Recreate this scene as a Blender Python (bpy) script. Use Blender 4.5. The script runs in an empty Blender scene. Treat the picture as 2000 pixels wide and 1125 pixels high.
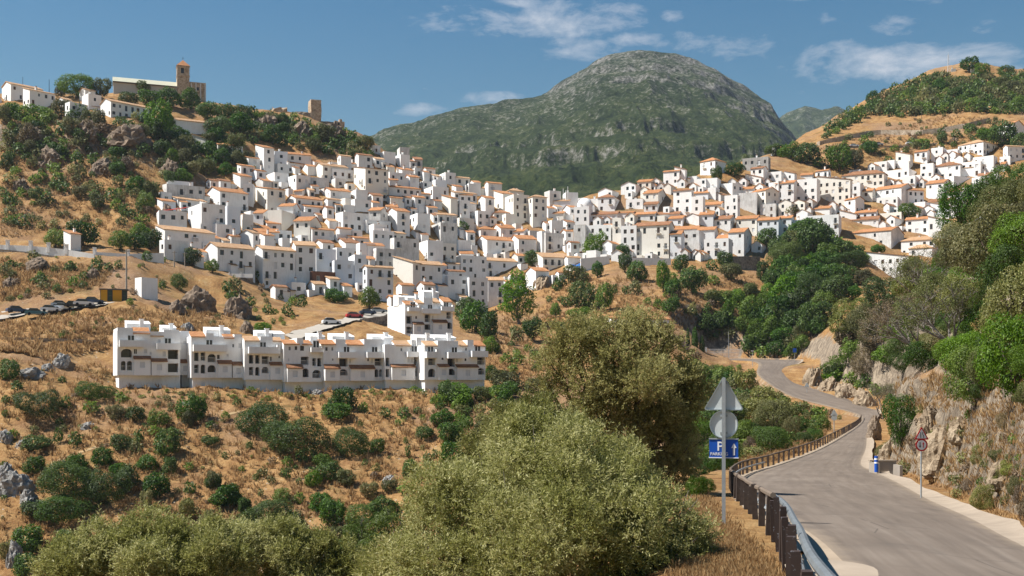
import bpy, math, random
import numpy as np
from mathutils import Vector

R = math.radians
random.seed(7); rng = np.random.default_rng(7)
scene = bpy.context.scene
COL = scene.collection

# ------------------------------------------------------------------ camera, sky, sun, exposure
F, CX, HY = 2200.0, 1000.0, 750.0      # focal length in photo pixels, optical axis column, horizon row
cam_d = bpy.data.cameras.new('camera'); cam = bpy.data.objects.new('camera', cam_d); COL.objects.link(cam)
cam.location = (0, 0, 0); cam.rotation_euler = (R(90), 0, 0)
cam_d.sensor_width = 36.0; cam_d.lens = 36.0 * F / 2000.0; cam_d.shift_y = (HY - 562.5) / 2000.0
cam_d.clip_start = 0.1; cam_d.clip_end = 20000
scene.camera = cam

SUN_EL = R(53); SUN_DIR = Vector((-0.98, -0.10, 0)).normalized() * math.cos(SUN_EL) + Vector((0, 0, math.sin(SUN_EL)))
world = bpy.data.worlds.new('World'); scene.world = world; world.use_nodes = True
sun_d = bpy.data.lights.new('sun', 'SUN'); sun_d.energy = 5.0; sun_d.angle = R(0.53); sun_d.color = (1.0, 0.955, 0.88)
sun = bpy.data.objects.new('sun', sun_d); COL.objects.link(sun)
sun.rotation_euler = (-SUN_DIR).to_track_quat('-Z', 'Y').to_euler()
vs = scene.view_settings
vs.view_transform = 'Standard'; vs.look = 'None'; vs.exposure = 0.88; vs.gamma = 1.0; vs.use_curve_mapping = False
scene.cycles.use_denoising = True
scene.cycles.max_bounces = 5; scene.cycles.diffuse_bounces = 3; scene.cycles.glossy_bounces = 2
scene.cycles.transmission_bounces = 3; scene.cycles.transparent_max_bounces = 6; scene.cycles.volume_bounces = 0

class NT:
    """small helper around a node tree"""
    def __init__(s, tree): s.t = tree; s.n = tree.nodes; s.l = tree.links
    def new(s, typ, **kw):
        nd = s.n.new(typ)
        for k, v in kw.items():
            if k.startswith('i_'):
                key = k[2:]; nd.inputs[int(key) if key.isdigit() else key.replace('_', ' ')].default_value = v
            else: setattr(nd, k, v)
        return nd
    def link(s, a, b): s.l.new(a, b)
    def math(s, op, a, b=None, c=None, clamp=False):
        nd = s.n.new('ShaderNodeMath'); nd.operation = op; nd.use_clamp = clamp
        for i, v in enumerate((a, b, c)):
            if v is None: continue
            if isinstance(v, (int, float)): nd.inputs[i].default_value = v
            else: s.l.new(v, nd.inputs[i])
        return nd.outputs[0]
    def ramp(s, fac, pts):
        nd = s.n.new('ShaderNodeValToRGB'); s.l.new(fac, nd.inputs[0]); e = nd.color_ramp.elements
        while len(e) < len(pts): e.new(0.5)
        for el, (p, c) in zip(e, pts): el.position = p; el.color = (*c, 1) if len(c) == 3 else c
        return nd.outputs[0]
    def noise(s, vec, scale, detail=4, rough=0.55, dist=0.0):
        nd = s.n.new('ShaderNodeTexNoise'); nd.inputs['Scale'].default_value = scale
        nd.inputs['Detail'].default_value = detail; nd.inputs['Roughness'].default_value = rough
        nd.inputs['Distortion'].default_value = dist
        if vec is not None: s.l.new(vec, nd.inputs['Vector'])
        return nd.outputs[0]
    def mix(s, fac, a, b, mode='MIX'):
        nd = s.n.new('ShaderNodeMix'); nd.data_type = 'RGBA'; nd.blend_type = mode
        for sock, v in ((nd.inputs[0], fac), (nd.inputs[6], a), (nd.inputs[7], b)):
            if isinstance(v, (int, float)): sock.default_value = v
            elif isinstance(v, tuple): sock.default_value = (*v, 1) if len(v) == 3 else v
            else: s.l.new(v, sock)
        return nd.outputs[2]
    def mapping(s, vec, scale=(1, 1, 1), loc=(0, 0, 0), rot=(0, 0, 0)):
        nd = s.n.new('ShaderNodeMapping'); s.l.new(vec, nd.inputs[0])
        nd.inputs['Scale'].default_value = scale; nd.inputs['Location'].default_value = loc; nd.inputs['Rotation'].default_value = rot
        return nd.outputs[0]

def build_world():
    w = NT(world.node_tree); w.n.clear()
    sky = w.new('ShaderNodeTexSky'); sky.sky_type = 'NISHITA'; sky.sun_disc = False
    sky.sun_elevation = SUN_EL; sky.sun_rotation = math.atan2(SUN_DIR.x, SUN_DIR.y)
    sky.altitude = 400; sky.air_density = 1.5; sky.dust_density = 0.0; sky.ozone_density = 1.2
    geo = w.new('ShaderNodeTexCoord'); d = geo.outputs['Generated']
    sep = w.new('ShaderNodeSeparateXYZ'); w.link(d, sep.inputs[0])
    x, y, z = sep.outputs
    front = w.math('GREATER_THAN', y, 0.15)
    ys = w.math('MAXIMUM', y, 0.15)
    u = w.math('DIVIDE', x, ys); v = w.math('DIVIDE', z, ys)
    # cloud layer: fractal noise over the whole dome, denser round a few real clouds
    vec = w.mapping(d, (1, 1, 2.6))
    n1 = w.noise(vec, 11.0, 8, 0.64, 0.5)
    n2 = w.noise(vec, 40.0, 6, 0.65, 0.4)
    n = w.math('MULTIPLY_ADD', n2, 0.45, n1)
    blobs = [(1790, 122, 260, 42, 1.0), (1420, 90, 130, 34, .85), (1050, 42, 190, 38, .85), (1115, 96, 85, 24, .8), (960, 194, 60, 16, .8), (850, 35, 60, 25, .6),
             (1610, 38, 70, 18, .75), (1750, 42, 80, 26, .85), (1920, 45, 70, 26, .7), (1240, 75, 60, 14, .7), (1310, 30, 30, 12, .6), (1680, -8, 220, 12, .8),
             (1830, 5, 60, 14, .7), (1010, 8, 60, 16, .7), (820, 215, 60, 12, .45), (1210, 20, 60, 14, .6)]
    acc = None
    for (px, py, rx, ry, k) in blobs:
        rx *= 1.25; ry *= 1.3; uu = (px - CX) / F; vv = (HY - py) / F
        a = w.math('MULTIPLY', w.math('SUBTRACT', u, uu), F / rx); b = w.math('MULTIPLY', w.math('SUBTRACT', v, vv), F / ry)
        q = w.math('SUBTRACT', 1.0, w.math('SQRT', w.math('ADD', w.math('MULTIPLY', a, a), w.math('MULTIPLY', b, b))), clamp=True)
        q = w.math('MULTIPLY', q, k)
        acc = q if acc is None else w.math('MAXIMUM', acc, q)
    acc = w.math('MULTIPLY', acc, front)
    dens = w.math('ADD', w.math('MULTIPLY', w.math('SUBTRACT', n, 0.725), 2.9), w.math('SUBTRACT', w.math('MULTIPLY', w.math('POWER', acc, 0.5), 1.0), 0.52))
    alpha = w.math('MULTIPLY', w.math('SUBTRACT', dens, -0.05), 1.05, clamp=True)
    alpha = w.math('MULTIPLY', alpha, 0.82)
    bg1 = w.new('ShaderNodeBackground'); hs = w.new('ShaderNodeHueSaturation'); hs.inputs['Saturation'].default_value = 1.55; w.link(sky.outputs[0], hs.inputs['Color']); w.link(hs.outputs[0], bg1.inputs[0]); bg1.inputs[1].default_value = 0.043
    bg2 = w.new('ShaderNodeBackground'); bg2.inputs[0].default_value = (0.36, 0.38, 0.42, 1); bg2.inputs[1].default_value = 1.0
    mixs = w.new('ShaderNodeMixShader'); w.link(alpha, mixs.inputs[0]); w.link(bg1.outputs[0], mixs.inputs[1]); w.link(bg2.outputs[0], mixs.inputs[2])
    out = w.new('ShaderNodeOutputWorld'); w.link(mixs.outputs[0], out.inputs[0])
build_world()

# ------------------------------------------------------------------ scene helpers
def tag(o, label=None, cat=None, group=None, kind=None):
    if label: o['label'] = label
    if cat: o['category'] = cat
    if group: o['group'] = group
    if kind: o['kind'] = kind
    return o
def empty(name, loc, rz=0.0):
    o = bpy.data.objects.new(name, None); COL.objects.link(o); o.location = loc; o.rotation_euler = (0, 0, rz); o.empty_display_size = .5
    return o
def link_mesh(name, me, parent=None, loc=(0, 0, 0)):
    o = bpy.data.objects.new(name, me); COL.objects.link(o); o.location = loc
    if parent is not None: o.parent = parent
    return o
class MB:
    """collects polygons; build() links them as one mesh object"""
    def __init__(s): s.v = []; s.f = []; s.m = []
    def poly(s, pts, mi=0):
        b = len(s.v); s.v.extend([tuple(p) for p in pts]); s.f.append(tuple(range(b, b + len(pts)))); s.m.append(mi)
    def box(s, x0, y0, z0, x1, y1, z1, mi=0, faces='xXyYzZ'):
        P = lambda i, j, k: ((x0, x1)[i], (y0, y1)[j], (z0, z1)[k])
        if 'z' in faces: s.poly((P(0,0,0), P(0,1,0), P(1,1,0), P(1,0,0)), mi)
        if 'Z' in faces: s.poly((P(0,0,1), P(1,0,1), P(1,1,1), P(0,1,1)), mi)
        if 'y' in faces: s.poly((P(0,0,0), P(1,0,0), P(1,0,1), P(0,0,1)), mi)
        if 'Y' in faces: s.poly((P(1,1,0), P(0,1,0), P(0,1,1), P(1,1,1)), mi)
        if 'x' in faces: s.poly((P(0,1,0), P(0,0,0), P(0,0,1), P(0,1,1)), mi)
        if 'X' in faces: s.poly((P(1,0,0), P(1,1,0), P(1,1,1), P(1,0,1)), mi)
    def tube(s, pts, rads, n=6, mi=0, cap=True):
        pts = [Vector(p) for p in pts]; rings = []
        if isinstance(rads, (int, float)): rads = [rads] * len(pts)
        for i, p in enumerate(pts):
            t = (pts[min(i + 1, len(pts) - 1)] - pts[max(i - 1, 0)])
            t = t.normalized() if t.length > 1e-9 else Vector((0, 0, 1))
            a = t.cross(Vector((0, 0, 1)) if abs(t.z) < .9 else Vector((1, 0, 0))).normalized(); b = t.cross(a)
            base = len(s.v)
            for k in range(n):
                th = 2 * math.pi * k / n
                s.v.append(tuple(p + (a * math.cos(th) + b * math.sin(th)) * rads[i]))
            rings.append(base)
        for r0, r1 in zip(rings, rings[1:]):
            for k in range(n):
                s.f.append((r0 + k, r1 + k, r1 + (k + 1) % n, r0 + (k + 1) % n)); s.m.append(mi)
        if cap:
            s.f.append(tuple(rings[0] + k for k in range(n))); s.m.append(mi)
            s.f.append(tuple(rings[-1] + k for k in reversed(range(n)))); s.m.append(mi)
    def lathe(s, prof, n=12, c=(0, 0, 0), mi=0):
        base = len(s.v)
        for (r, z) in prof:
            for k in range(n):
                th = 2 * math.pi * k / n; s.v.append((c[0] + r * math.cos(th), c[1] + r * math.sin(th), c[2] + z))
        for i in range(len(prof) - 1):
            for k in range(n):
                a = base + i * n + k; b = base + i * n + (k + 1) % n
                s.f.append((a, b, b + n, a + n)); s.m.append(mi)
    def prism(s, outline, y0, y1, mi=0):
        """outline in x,z extruded from y0 to y1 (outline counter-clockwise seen from -y)"""
        s.poly([(x, y0, z) for x, z in outline], mi); s.poly([(x, y1, z) for x, z in reversed(outline)], mi)
        for (a, b) in zip(outline, outline[1:] + outline[:1]):
            s.poly(((a[0], y0, a[1]), (a[0], y1, a[1]), (b[0], y1, b[1]), (b[0], y0, b[1])), mi)
    def holes(s, O, U, N, W, H, holes, depth, mi=0):
        """rectangular wall with real openings: O corner, U unit along, N outward normal; holes (x0,z0,x1,z1)"""
        O = Vector(O); U = Vector(U); N = Vector(N); Z = Vector((0, 0, 1))
        xs = sorted({0.0, W, *[h[0] for h in holes], *[h[2] for h in holes]}); zs = sorted({0.0, H, *[h[1] for h in holes], *[h[3] for h in holes]})
        P = lambda x, z, d=0.0: O + U * x + Z * z - N * d
        for x0, x1 in zip(xs, xs[1:]):
            z_run = None
            for z0, z1 in zip(zs, zs[1:]):
                xm, zm = (x0 + x1) / 2, (z0 + z1) / 2
                inside = any(h[0] < xm < h[2] and h[1] < zm < h[3] for h in holes)
                if inside:
                    if z_run is not None: s.poly((P(x0, z_run), P(x1, z_run), P(x1, z0), P(x0, z0)), mi); z_run = None
                elif z_run is None: z_run = z0
            if z_run is not None: s.poly((P(x0, z_run), P(x1, z_run), P(x1, zs[-1]), P(x0, zs[-1])), mi)
        for (x0, z0, x1, z1) in holes:
            for a, b in (((x0, z0), (x1, z0)), ((x1, z0), (x1, z1)), ((x1, z1), (x0, z1)), ((x0, z1), (x0, z0))):
                s.poly((P(*a), P(*a, depth), P(*b, depth), P(*b)), mi)
    def mesh(s, name, mats, smooth=False):
        me = bpy.data.meshes.new(name); me.from_pydata(s.v, [], s.f)
        for m in (mats if isinstance(mats, (list, tuple)) else [mats]): me.materials.append(m)
        if isinstance(mats, (list, tuple)) and len(mats) > 1: me.polygons.foreach_set('material_index', s.m)
        if smooth: me.polygons.foreach_set('use_smooth', [True] * len(s.f))
        me.update(); return me
    def build(s, name, mats, parent=None, loc=(0, 0, 0), smooth=False):
        return link_mesh(name, s.mesh(name, mats, smooth), parent, loc)

def grid_mesh(name, V, mat, smooth=True):
    """V: (n,m,3) array -> grid mesh"""
    n, m, _ = V.shape
    me = bpy.data.meshes.new(name); me.vertices.add(n * m); me.vertices.foreach_set('co', V.reshape(-1).astype(np.float32))
    i = np.arange(n * m).reshape(n, m); q = np.stack([i[:-1, :-1], i[:-1, 1:], i[1:, 1:], i[1:, :-1]], -1).reshape(-1, 4)
    set_quads(me, q); me.materials.append(mat)
    if smooth: me.polygons.foreach_set('use_smooth', np.ones(len(q), bool))
    me.update(calc_edges=True); return me
def set_quads(me, q):
    k = len(q); me.loops.add(4 * k); me.polygons.add(k)
    me.loops.foreach_set('vertex_index', q.reshape(-1).astype(np.int32))
    me.polygons.foreach_set('loop_start', np.arange(0, 4 * k, 4, dtype=np.int32))
    try: me.polygons.foreach_set('loop_total', np.full(k, 4, np.int32))
    except Exception: pass

# vectorised gradient-free value noise
def _h(ix, iy, s):
    n = (ix.astype(np.int64) * 374761393 + iy.astype(np.int64) * 668265263 + s * 982451653) & 0xffffffff
    n = ((n ^ (n >> 13)) * 1274126177) & 0xffffffff
    return ((n ^ (n >> 16)) & 0xffff) / 65535.0
def vnoise(x, y, s=0):
    ix = np.floor(x); iy = np.floor(y); fx = x - ix; fy = y - iy
    fx = fx * fx * fx * (fx * (fx * 6 - 15) + 10); fy = fy * fy * fy * (fy * (fy * 6 - 15) + 10)
    a = _h(ix, iy, s); b = _h(ix + 1, iy, s); c = _h(ix, iy + 1, s); d = _h(ix + 1, iy + 1, s)
    return (a + (b - a) * fx) * (1 - fy) + (c + (d - c) * fx) * fy
def fbm(x, y, oct=5, s=0, ridged=False, gain=.5):
    t = 0; a = 1.0; w = 0
    for o in range(oct):
        n = vnoise(x * 2 ** o + 17.3 * o, y * 2 ** o - 9.1 * o, s + o)
        if ridged: n = 1 - np.abs(2 * n - 1)
        t = t + a * n; w += a; a *= gain
    return t / w - .5

# ------------------------------------------------------------------ materials
MATS = {}
def mat(name, rough=0.85, spec=0.25):
    m = bpy.data.materials.new(name); m.use_nodes = True; t = NT(m.node_tree)
    b = m.node_tree.nodes['Principled BSDF']; b.inputs['Roughness'].default_value = rough; b.inputs['Specular IOR Level'].default_value = spec
    MATS[name] = m
    return m, t, b
def bump(t, b, h, strength=.3, dist=.05):
    nd = t.new('ShaderNodeBump'); nd.inputs['Strength'].default_value = strength; nd.inputs['Distance'].default_value = dist
    t.link(h, nd.inputs['Height']); t.link(nd.outputs[0], b.inputs['Normal'])
def objrand(t): return t.new('ShaderNodeObjectInfo').outputs['Random']
def coord(t, kind='Object'): return t.new('ShaderNodeTexCoord').outputs[kind]
def position(t): return t.new('ShaderNodeNewGeometry').outputs['Position']

def plain(name, col, rough=.7, var=.12, scale=3.0, metal=0.0, spec=.3):
    m, t, b = mat(name, rough, spec)
    n = t.noise(coord(t), scale, 5, .6)
    c = t.mix(n, tuple(x * (1 - var) for x in col), tuple(min(1, x * (1 + var)) for x in col))
    t.link(c, b.inputs['Base Color']); b.inputs['Metallic'].default_value = metal
    return m

def plaster(name, col, stain, amount, lo=.5):
    m, t, b = mat(name, .92, .15)
    p = position(t)
    big = t.noise(p, .22, 6, .65); fine = t.noise(t.mapping(p, (1.2, 1.2, .25)), 1.6, 6, .7)
    k = t.math('MULTIPLY', t.math('ADD', t.math('MULTIPLY', big, .6), t.math('MULTIPLY', fine, .55)), 1.0)
    f = t.math('MULTIPLY', t.math('MULTIPLY', t.math('SUBTRACT', k, lo), 4.0, clamp=True), amount)
    base = t.mix(objrand(t), tuple(x * .94 for x in col), col)
    t.link(t.mix(f, base, stain), b.inputs['Base Color'])
    bump(t, b, fine, .25, .05)
    return m
def tiles(name, c1, c2, c3):
    m, t, b = mat(name, .85, .2)
    p = coord(t, 'Object')
    wv = t.new('ShaderNodeTexWave', wave_type='BANDS', bands_direction='X'); wv.inputs['Scale'].default_value = 1.4; wv.inputs['Distortion'].default_value = .4
    t.link(p, wv.inputs[0])
    wz = t.new('ShaderNodeTexWave', wave_type='BANDS', bands_direction='Y'); wz.inputs['Scale'].default_value = 1.1; wz.inputs['Distortion'].default_value = .8
    t.link(p, wz.inputs[0])
    n = t.noise(position(t), .9, 6, .7); n2 = t.noise(position(t), 5.0, 3, .6)
    c = t.ramp(t.math('ADD', t.math('MULTIPLY', n, .75), t.math('MULTIPLY', n2, .28)), [(.32, c1), (.5, c2), (.68, c3)])
    c = t.mix(t.math('MULTIPLY', objrand(t), .35), c, tuple(x * .62 for x in c2))
    t.link(c, b.inputs['Base Color'])
    bump(t, b, t.math('ADD', wv.outputs[1], t.math('MULTIPLY', wz.outputs[1], .3)), .8, .12)
    return m
WALLS = [plaster('plaster_white', (.82, .82, .81), (.50, .48, .45), .62, .54), plaster('plaster_bright', (.85, .845, .83), (.56, .53, .49), .5, .56),
         plaster('plaster_cream', (.80, .77, .70), (.55, .50, .42), .5, .55), plaster('plaster_stained', (.74, .73, .71), (.34, .32, .29), .85, .5),
         plaster('plaster_bluish', (.79, .82, .85), (.55, .56, .57), .4, .57)]
PLASTER_GREY = plaster('plaster_grey', (.42, .41, .39), (.22, .21, .20), .8, .5)
ROOFS = [tiles('terracotta_orange', (.30, .125, .055), (.50, .225, .095), (.60, .33, .17)), tiles('terracotta_brown', (.17, .085, .05), (.32, .15, .075), (.46, .25, .14)),
         tiles('terracotta_pale', (.36, .20, .11), (.55, .33, .18), (.66, .45, .28))]
PATIO = plain('patio_tile', (.52, .36, .27), .85, .15, 2)
FLATROOF = plain('flat_roof', (.60, .57, .53), .9, .1, 1)
def glassmat(name, col, rough):
    m, t, b = mat(name, rough, .5); n = objrand(t)
    t.link(t.mix(n, tuple(x * .5 for x in col), tuple(x * 1.6 for x in col)), b.inputs['Base Color']); return m
PANE = glassmat('window_pane', (.035, .038, .042), .18)
SHUTTER = plain('shutter_brown', (.10, .06, .04), .7, .2, 4)
SHUTTER_W = plain('shutter_white', (.62, .63, .64), .6, .06, 4)
FRAME = plain('frame_dark', (.13, .09, .06), .6, .2)
IRON = plain('iron', (.03, .03, .032), .5, .1, 3, .3)
WHITE = plain('white_paint', (.80, .80, .78), .7, .05)

def leafmat(name, c1, c2, c3, trans=.35, rough=.55, spec=.35, var=True):
    m, t, b = mat(name, rough, spec)
    at = t.new('ShaderNodeAttribute'); at.attribute_name = 'rnd'
    r = at.outputs['Fac']
    col = t.ramp(r, [(.08, c1), (.5, c2), (.95, c3)])
    oi = objrand(t) if var else t.math('ADD', .40, 0.0)
    hsv = t.new('ShaderNodeHueSaturation'); t.link(col, hsv.inputs['Color'])
    t.link(t.math('MULTIPLY_ADD', oi, .035, .482), hsv.inputs['Hue']); t.link(t.math('MULTIPLY_ADD', oi, .25, .92), hsv.inputs['Saturation'])
    rnd2 = t.math('FRACT', t.math('MULTIPLY', oi, 7.31)); t.link(t.math('MULTIPLY_ADD', rnd2, .55, .72), hsv.inputs['Value'])
    t.link(hsv.outputs[0], b.inputs['Base Color'])
    tr = t.new('ShaderNodeBsdfTranslucent'); t.link(hsv.outputs[0], tr.inputs[0])
    mx = t.new('ShaderNodeMixShader'); mx.inputs[0].default_value = trans
    out = m.node_tree.nodes['Material Output']
    t.link(b.outputs[0], mx.inputs[1]); t.link(tr.outputs[0], mx.inputs[2]); t.link(mx.outputs[0], out.inputs[0])
    return m
LEAF = {'dark': leafmat('leaf_dark', (.026, .056, .009), (.054, .106, .016), (.098, .160, .028), .4),
        'olive': leafmat('leaf_olive', (.10, .108, .026), (.185, .190, .052), (.32, .31, .125), .4, .5, .3),
        'bright': leafmat('leaf_bright', (.055, .105, .012), (.105, .175, .020), (.165, .245, .040), .45),
        'sage': leafmat('leaf_sage', (.065, .075, .024), (.115, .125, .042), (.175, .180, .075), .4, .55, .25),
        'dry': leafmat('leaf_dry', (.10, .075, .045), (.17, .125, .075), (.25, .19, .115), .3),
        'silver': leafmat('leaf_silver', (.105, .113, .029), (.210, .216, .062), (.43, .415, .20), .45, .5, .25, False),
        'midolive': leafmat('leaf_midolive', (.115, .115, .036), (.215, .205, .072), (.38, .355, .16), .5, .5, .2, False)}
BARK = plain('bark', (.085, .065, .05), .9, .4, 6)
BARK_GREY = plain('bark_grey', (.17, .15, .13), .9, .35, 6)
# ------------------------------------------------------------------ terrain
# columns: photo column -> [(distance, height)] near the camera, then [(distance, photo row)] beyond
COLS = {
 -900: ([(0, -1.9), (10, -8), (30, -19), (60, -28), (110, -34)], [(150, 1080), (200, 760), (260, 560), (330, 440), (400, 290), (450, 200), (520, 190), (700, 260), (1000, 500)]),
 -300: ([(0, -1.9), (10, -6), (30, -16), (60, -26), (110, -33)], [(150, 1110), (162, 990), (176, 890), (192, 790), (214, 700), (240, 620), (262, 605), (292, 500), (304, 490), (345, 400), (385, 320), (400, 235), (430, 200), (455, 180), (520, 200), (620, 300), (1000, 560)]),
 0: ([(0, -1.85), (10, -4.6), (20, -11), (40, -20), (80, -28), (120, -31)], [(150, 1125), (162, 1000), (176, 900), (190, 800), (206, 715), (222, 663), (238, 622), (256, 610), (264, 580), (289, 502), (296, 482), (308, 477), (340, 405), (380, 310), (388, 250), (408, 236), (430, 205), (455, 185), (520, 205), (620, 320), (1000, 580)]),
 250: ([(0, -1.85), (10, -4.4), (20, -10), (40, -18), (80, -27), (120, -31)], [(150, 1125), (162, 1000), (176, 900), (192, 800), (202, 770), (211, 766), (219, 700), (226, 655), (236, 625), (250, 592), (262, 580), (292, 510), (302, 492), (318, 486), (345, 410), (385, 325), (392, 262), (415, 236), (440, 205), (460, 185), (480, 178), (530, 200), (620, 320), (1000, 580)]),
 420: ([(0, -1.85), (10, -4.2), (20, -9.2), (40, -17), (80, -26), (120, -30.5)], [(150, 1125), (163, 1000), (178, 900), (196, 800), (206, 768), (215, 766), (224, 690), (232, 650), (246, 628), (275, 600), (292, 590), (300, 545), (318, 538), (340, 500), (370, 430), (398, 370), (415, 330), (428, 270), (452, 235), (475, 198), (500, 205), (530, 230), (620, 340), (1000, 580)]),
 560: ([(0, -1.85), (10, -4.0), (20, -8.6), (40, -16), (80, -25), (120, -30)], [(150, 1110), (163, 990), (179, 890), (198, 800), (208, 768), (218, 766), (229, 690), (238, 655), (252, 640), (275, 618), (298, 602), (330, 590), (345, 540), (360, 500), (398, 400), (420, 350), (440, 310), (452, 275), (468, 232), (488, 214), (520, 225), (620, 350), (1000, 580)]),
 700: ([(0, -1.85), (10, -3.8), (20, -8), (40, -15), (80, -24), (120, -29)], [(150, 1080), (165, 970), (182, 870), (200, 795), (210, 768), (221, 765), (232, 690), (242, 665), (258, 645), (280, 626), (300, 612), (322, 608), (345, 570), (362, 510), (400, 415), (425, 360), (442, 325), (455, 290), (470, 262), (485, 262), (520, 310), (620, 430), (1000, 600)]),
 830: ([(0, -1.85), (10, -3.6), (20, -7.4), (40, -13.5), (80, -22), (120, -27)], [(150, 1030), (168, 930), (186, 850), (204, 785), (214, 766), (225, 764), (238, 700), (258, 672), (275, 665), (300, 650), (335, 605), (365, 560), (385, 510), (412, 440), (432, 400), (448, 368), (460, 340), (490, 360), (560, 460), (1000, 600)]),
 950: ([(0, -1.85), (10, -3.3), (20, -6.8), (40, -12), (80, -20), (120, -25)], [(150, 990), (168, 900), (188, 830), (206, 780), (222, 760), (242, 728), (260, 705), (290, 672), (330, 630), (380, 605), (395, 570), (410, 515), (430, 455), (445, 412), (460, 380), (490, 400), (560, 480), (1000, 600)]),
 1080: ([(0, -1.85), (10, -3.0), (20, -5.8), (40, -10.5), (80, -17.5), (120, -22)], [(160, 930), (190, 840), (220, 775), (250, 730), (280, 700), (310, 665), (345, 615), (375, 570), (398, 530), (418, 485), (440, 430), (458, 395), (480, 400), (560, 480), (1000, 600)]),
 1200: ([(0, -1.85), (10, -2.7), (20, -4.6), (40, -8.2), (80, -13.5), (120, -17.5)], [(160, 900), (200, 830), (250, 745), (285, 672), (300, 648), (318, 632), (345, 580), (378, 530), (395, 512), (420, 470), (440, 425), (462, 372), (485, 378), (560, 470), (1000, 600)]),
 1300: ([(0, -1.85), (10, -2.5), (20, -3.7), (40, -6.6), (80, -11), (120, -14)], [(160, 880), (200, 820), (250, 745), (285, 672), (300, 648), (318, 630), (345, 575), (375, 535), (392, 515), (420, 470), (440, 420), (465, 360), (490, 365), (560, 460), (1000, 600)]),
 1400: ([(0, -1.8), (10, -2.35), (20, -3.2), (28, -3.65), (40, -4.8), (80, -8.4), (120, -11)], [(160, 850), (200, 805), (240, 765), (270, 730), (295, 700), (310, 682), (335, 620), (360, 565), (390, 520), (420, 470), (445, 410), (470, 345), (500, 325), (540, 350), (620, 430), (1000, 600)]),
 1500: ([(0, -1.75), (10, -2.3), (20, -3.0), (40, -4.4), (60, -5.4), (80, -6.3), (120, -8)], [(160, 838), (200, 800), (240, 770), (270, 730), (292, 707), (312, 695), (335, 640), (365, 580), (395, 520), (425, 470), (450, 415), (475, 345), (500, 310), (540, 300), (600, 320), (700, 420), (1000, 600)]),
 1570: ([(0, -1.7), (10, -2.3), (20, -3.0), (40, -4.4), (60, -5.4), (80, -6.0), (110, -6.4)], [(160, 830), (200, 800), (240, 768), (262, 748), (280, 730), (293, 712), (302, 690), (316, 662), (340, 610), (375, 545), (410, 490), (445, 420), (475, 350), (500, 315), (530, 290), (580, 270), (640, 262), (760, 380), (1000, 600)]),
 1640: ([(0, -1.7), (10, -2.3), (20, -3.0), (40, -4.5), (60, -5.4), (80, -6.1), (110, -6.2)], [(160, 822), (200, 805), (232, 778), (244, 740), (258, 690), (275, 660), (300, 640), (340, 590), (380, 535), (415, 488), (448, 425), (475, 370), (500, 325), (520, 290), (560, 262), (610, 240), (660, 222), (780, 340), (1000, 600)]),
 1700: ([(0, -1.7), (10, -2.35), (20, -3.05), (40, -4.5), (60, -5.4), (85, -6.2), (110, -6.2), (180, -6.0)], [(208, 808), (218, 780), (230, 720), (245, 660), (262, 625), (285, 625), (340, 590), (385, 540), (420, 485), (450, 425), (478, 370), (500, 330), (515, 300), (530, 284), (548, 270), (600, 225), (660, 190), (720, 190), (820, 300), (1000, 600)]),
 1760: ([(0, -1.7), (10, -2.35), (20, -3.1), (40, -4.6), (58, -5.3)], [(68, 930), (78, 880), (92, 810), (110, 735), (130, 672), (150, 625), (172, 600), (200, 610), (260, 625), (340, 590), (400, 545), (425, 490), (452, 430), (480, 365), (500, 325), (515, 295), (532, 282), (550, 262), (600, 212), (660, 168), (720, 165), (820, 280), (1000, 600)]),
 1830: ([(0, -1.7), (10, -2.4), (20, -3.2), (36, -4.2)], [(44, 978), (52, 915), (62, 845), (78, 760), (95, 680), (115, 605), (138, 545), (160, 525), (200, 560), (260, 590), (340, 570), (400, 530), (428, 480), (455, 425), (482, 360), (502, 318), (520, 285), (540, 262), (570, 230), (620, 180), (670, 138), (720, 134), (820, 240), (1000, 600)]),
 1900: ([(0, -1.7), (10, -2.45), (20, -3.3), (31, -3.85)], [(36, 985), (42, 900), (50, 820), (62, 730), (78, 640), (96, 560), (116, 490), (136, 458), (165, 470), (220, 520), (340, 540), (400, 510), (430, 455), (458, 400), (484, 335), (504, 295), (520, 275), (540, 245), (570, 215), (620, 170), (670, 124), (720, 122), (820, 230), (1000, 600)]),
 2000: ([(0, -1.7), (10, -2.5), (20, -3.3)], [(24, 1060), (28, 975), (35, 870), (44, 760), (56, 650), (72, 540), (90, 440), (110, 375), (132, 365), (180, 420), (300, 470), (420, 440), (455, 375), (480, 325), (505, 280), (530, 245), (570, 210), (620, 175), (680, 138), (740, 135), (850, 220), (1000, 600)]),
 2200: ([(0, -1.7), (10, -2.45), (16, -3.0)], [(18.5, 1090), (22, 960), (28, 820), (38, 660), (52, 520), (70, 400), (92, 320), (120, 290), (160, 310), (260, 400), (400, 400), (480, 300), (540, 230), (620, 180), (700, 140), (780, 150), (1000, 500)]),
 2700: ([(0, -1.7), (8, -2.3)], [(11, 1150), (16, 950), (24, 760), (36, 580), (54, 430), (76, 330), (110, 280), (160, 300), (260, 380), (400, 380), (500, 300), (620, 190), (720, 150), (820, 170), (1000, 500)]),
}
cpx = np.array(sorted(COLS), float)
YK = np.exp(np.linspace(math.log(1.2), math.log(1000), 760))
def col_z(c):
    near, far = COLS[int(c)]
    ys = [a for a, b in near] + [a for a, b in far]; zs = [b for a, b in near] + [(HY - b) / F * a for a, b in far]
    return np.interp(YK, ys, zs)
ZC = np.stack([col_z(c) for c in cpx])                       # columns x distances
PXG = np.concatenate([np.arange(-900, -40, 30), np.arange(-40, 2041, 6), np.arange(2060, 2701, 30)]).astype(float)
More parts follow.
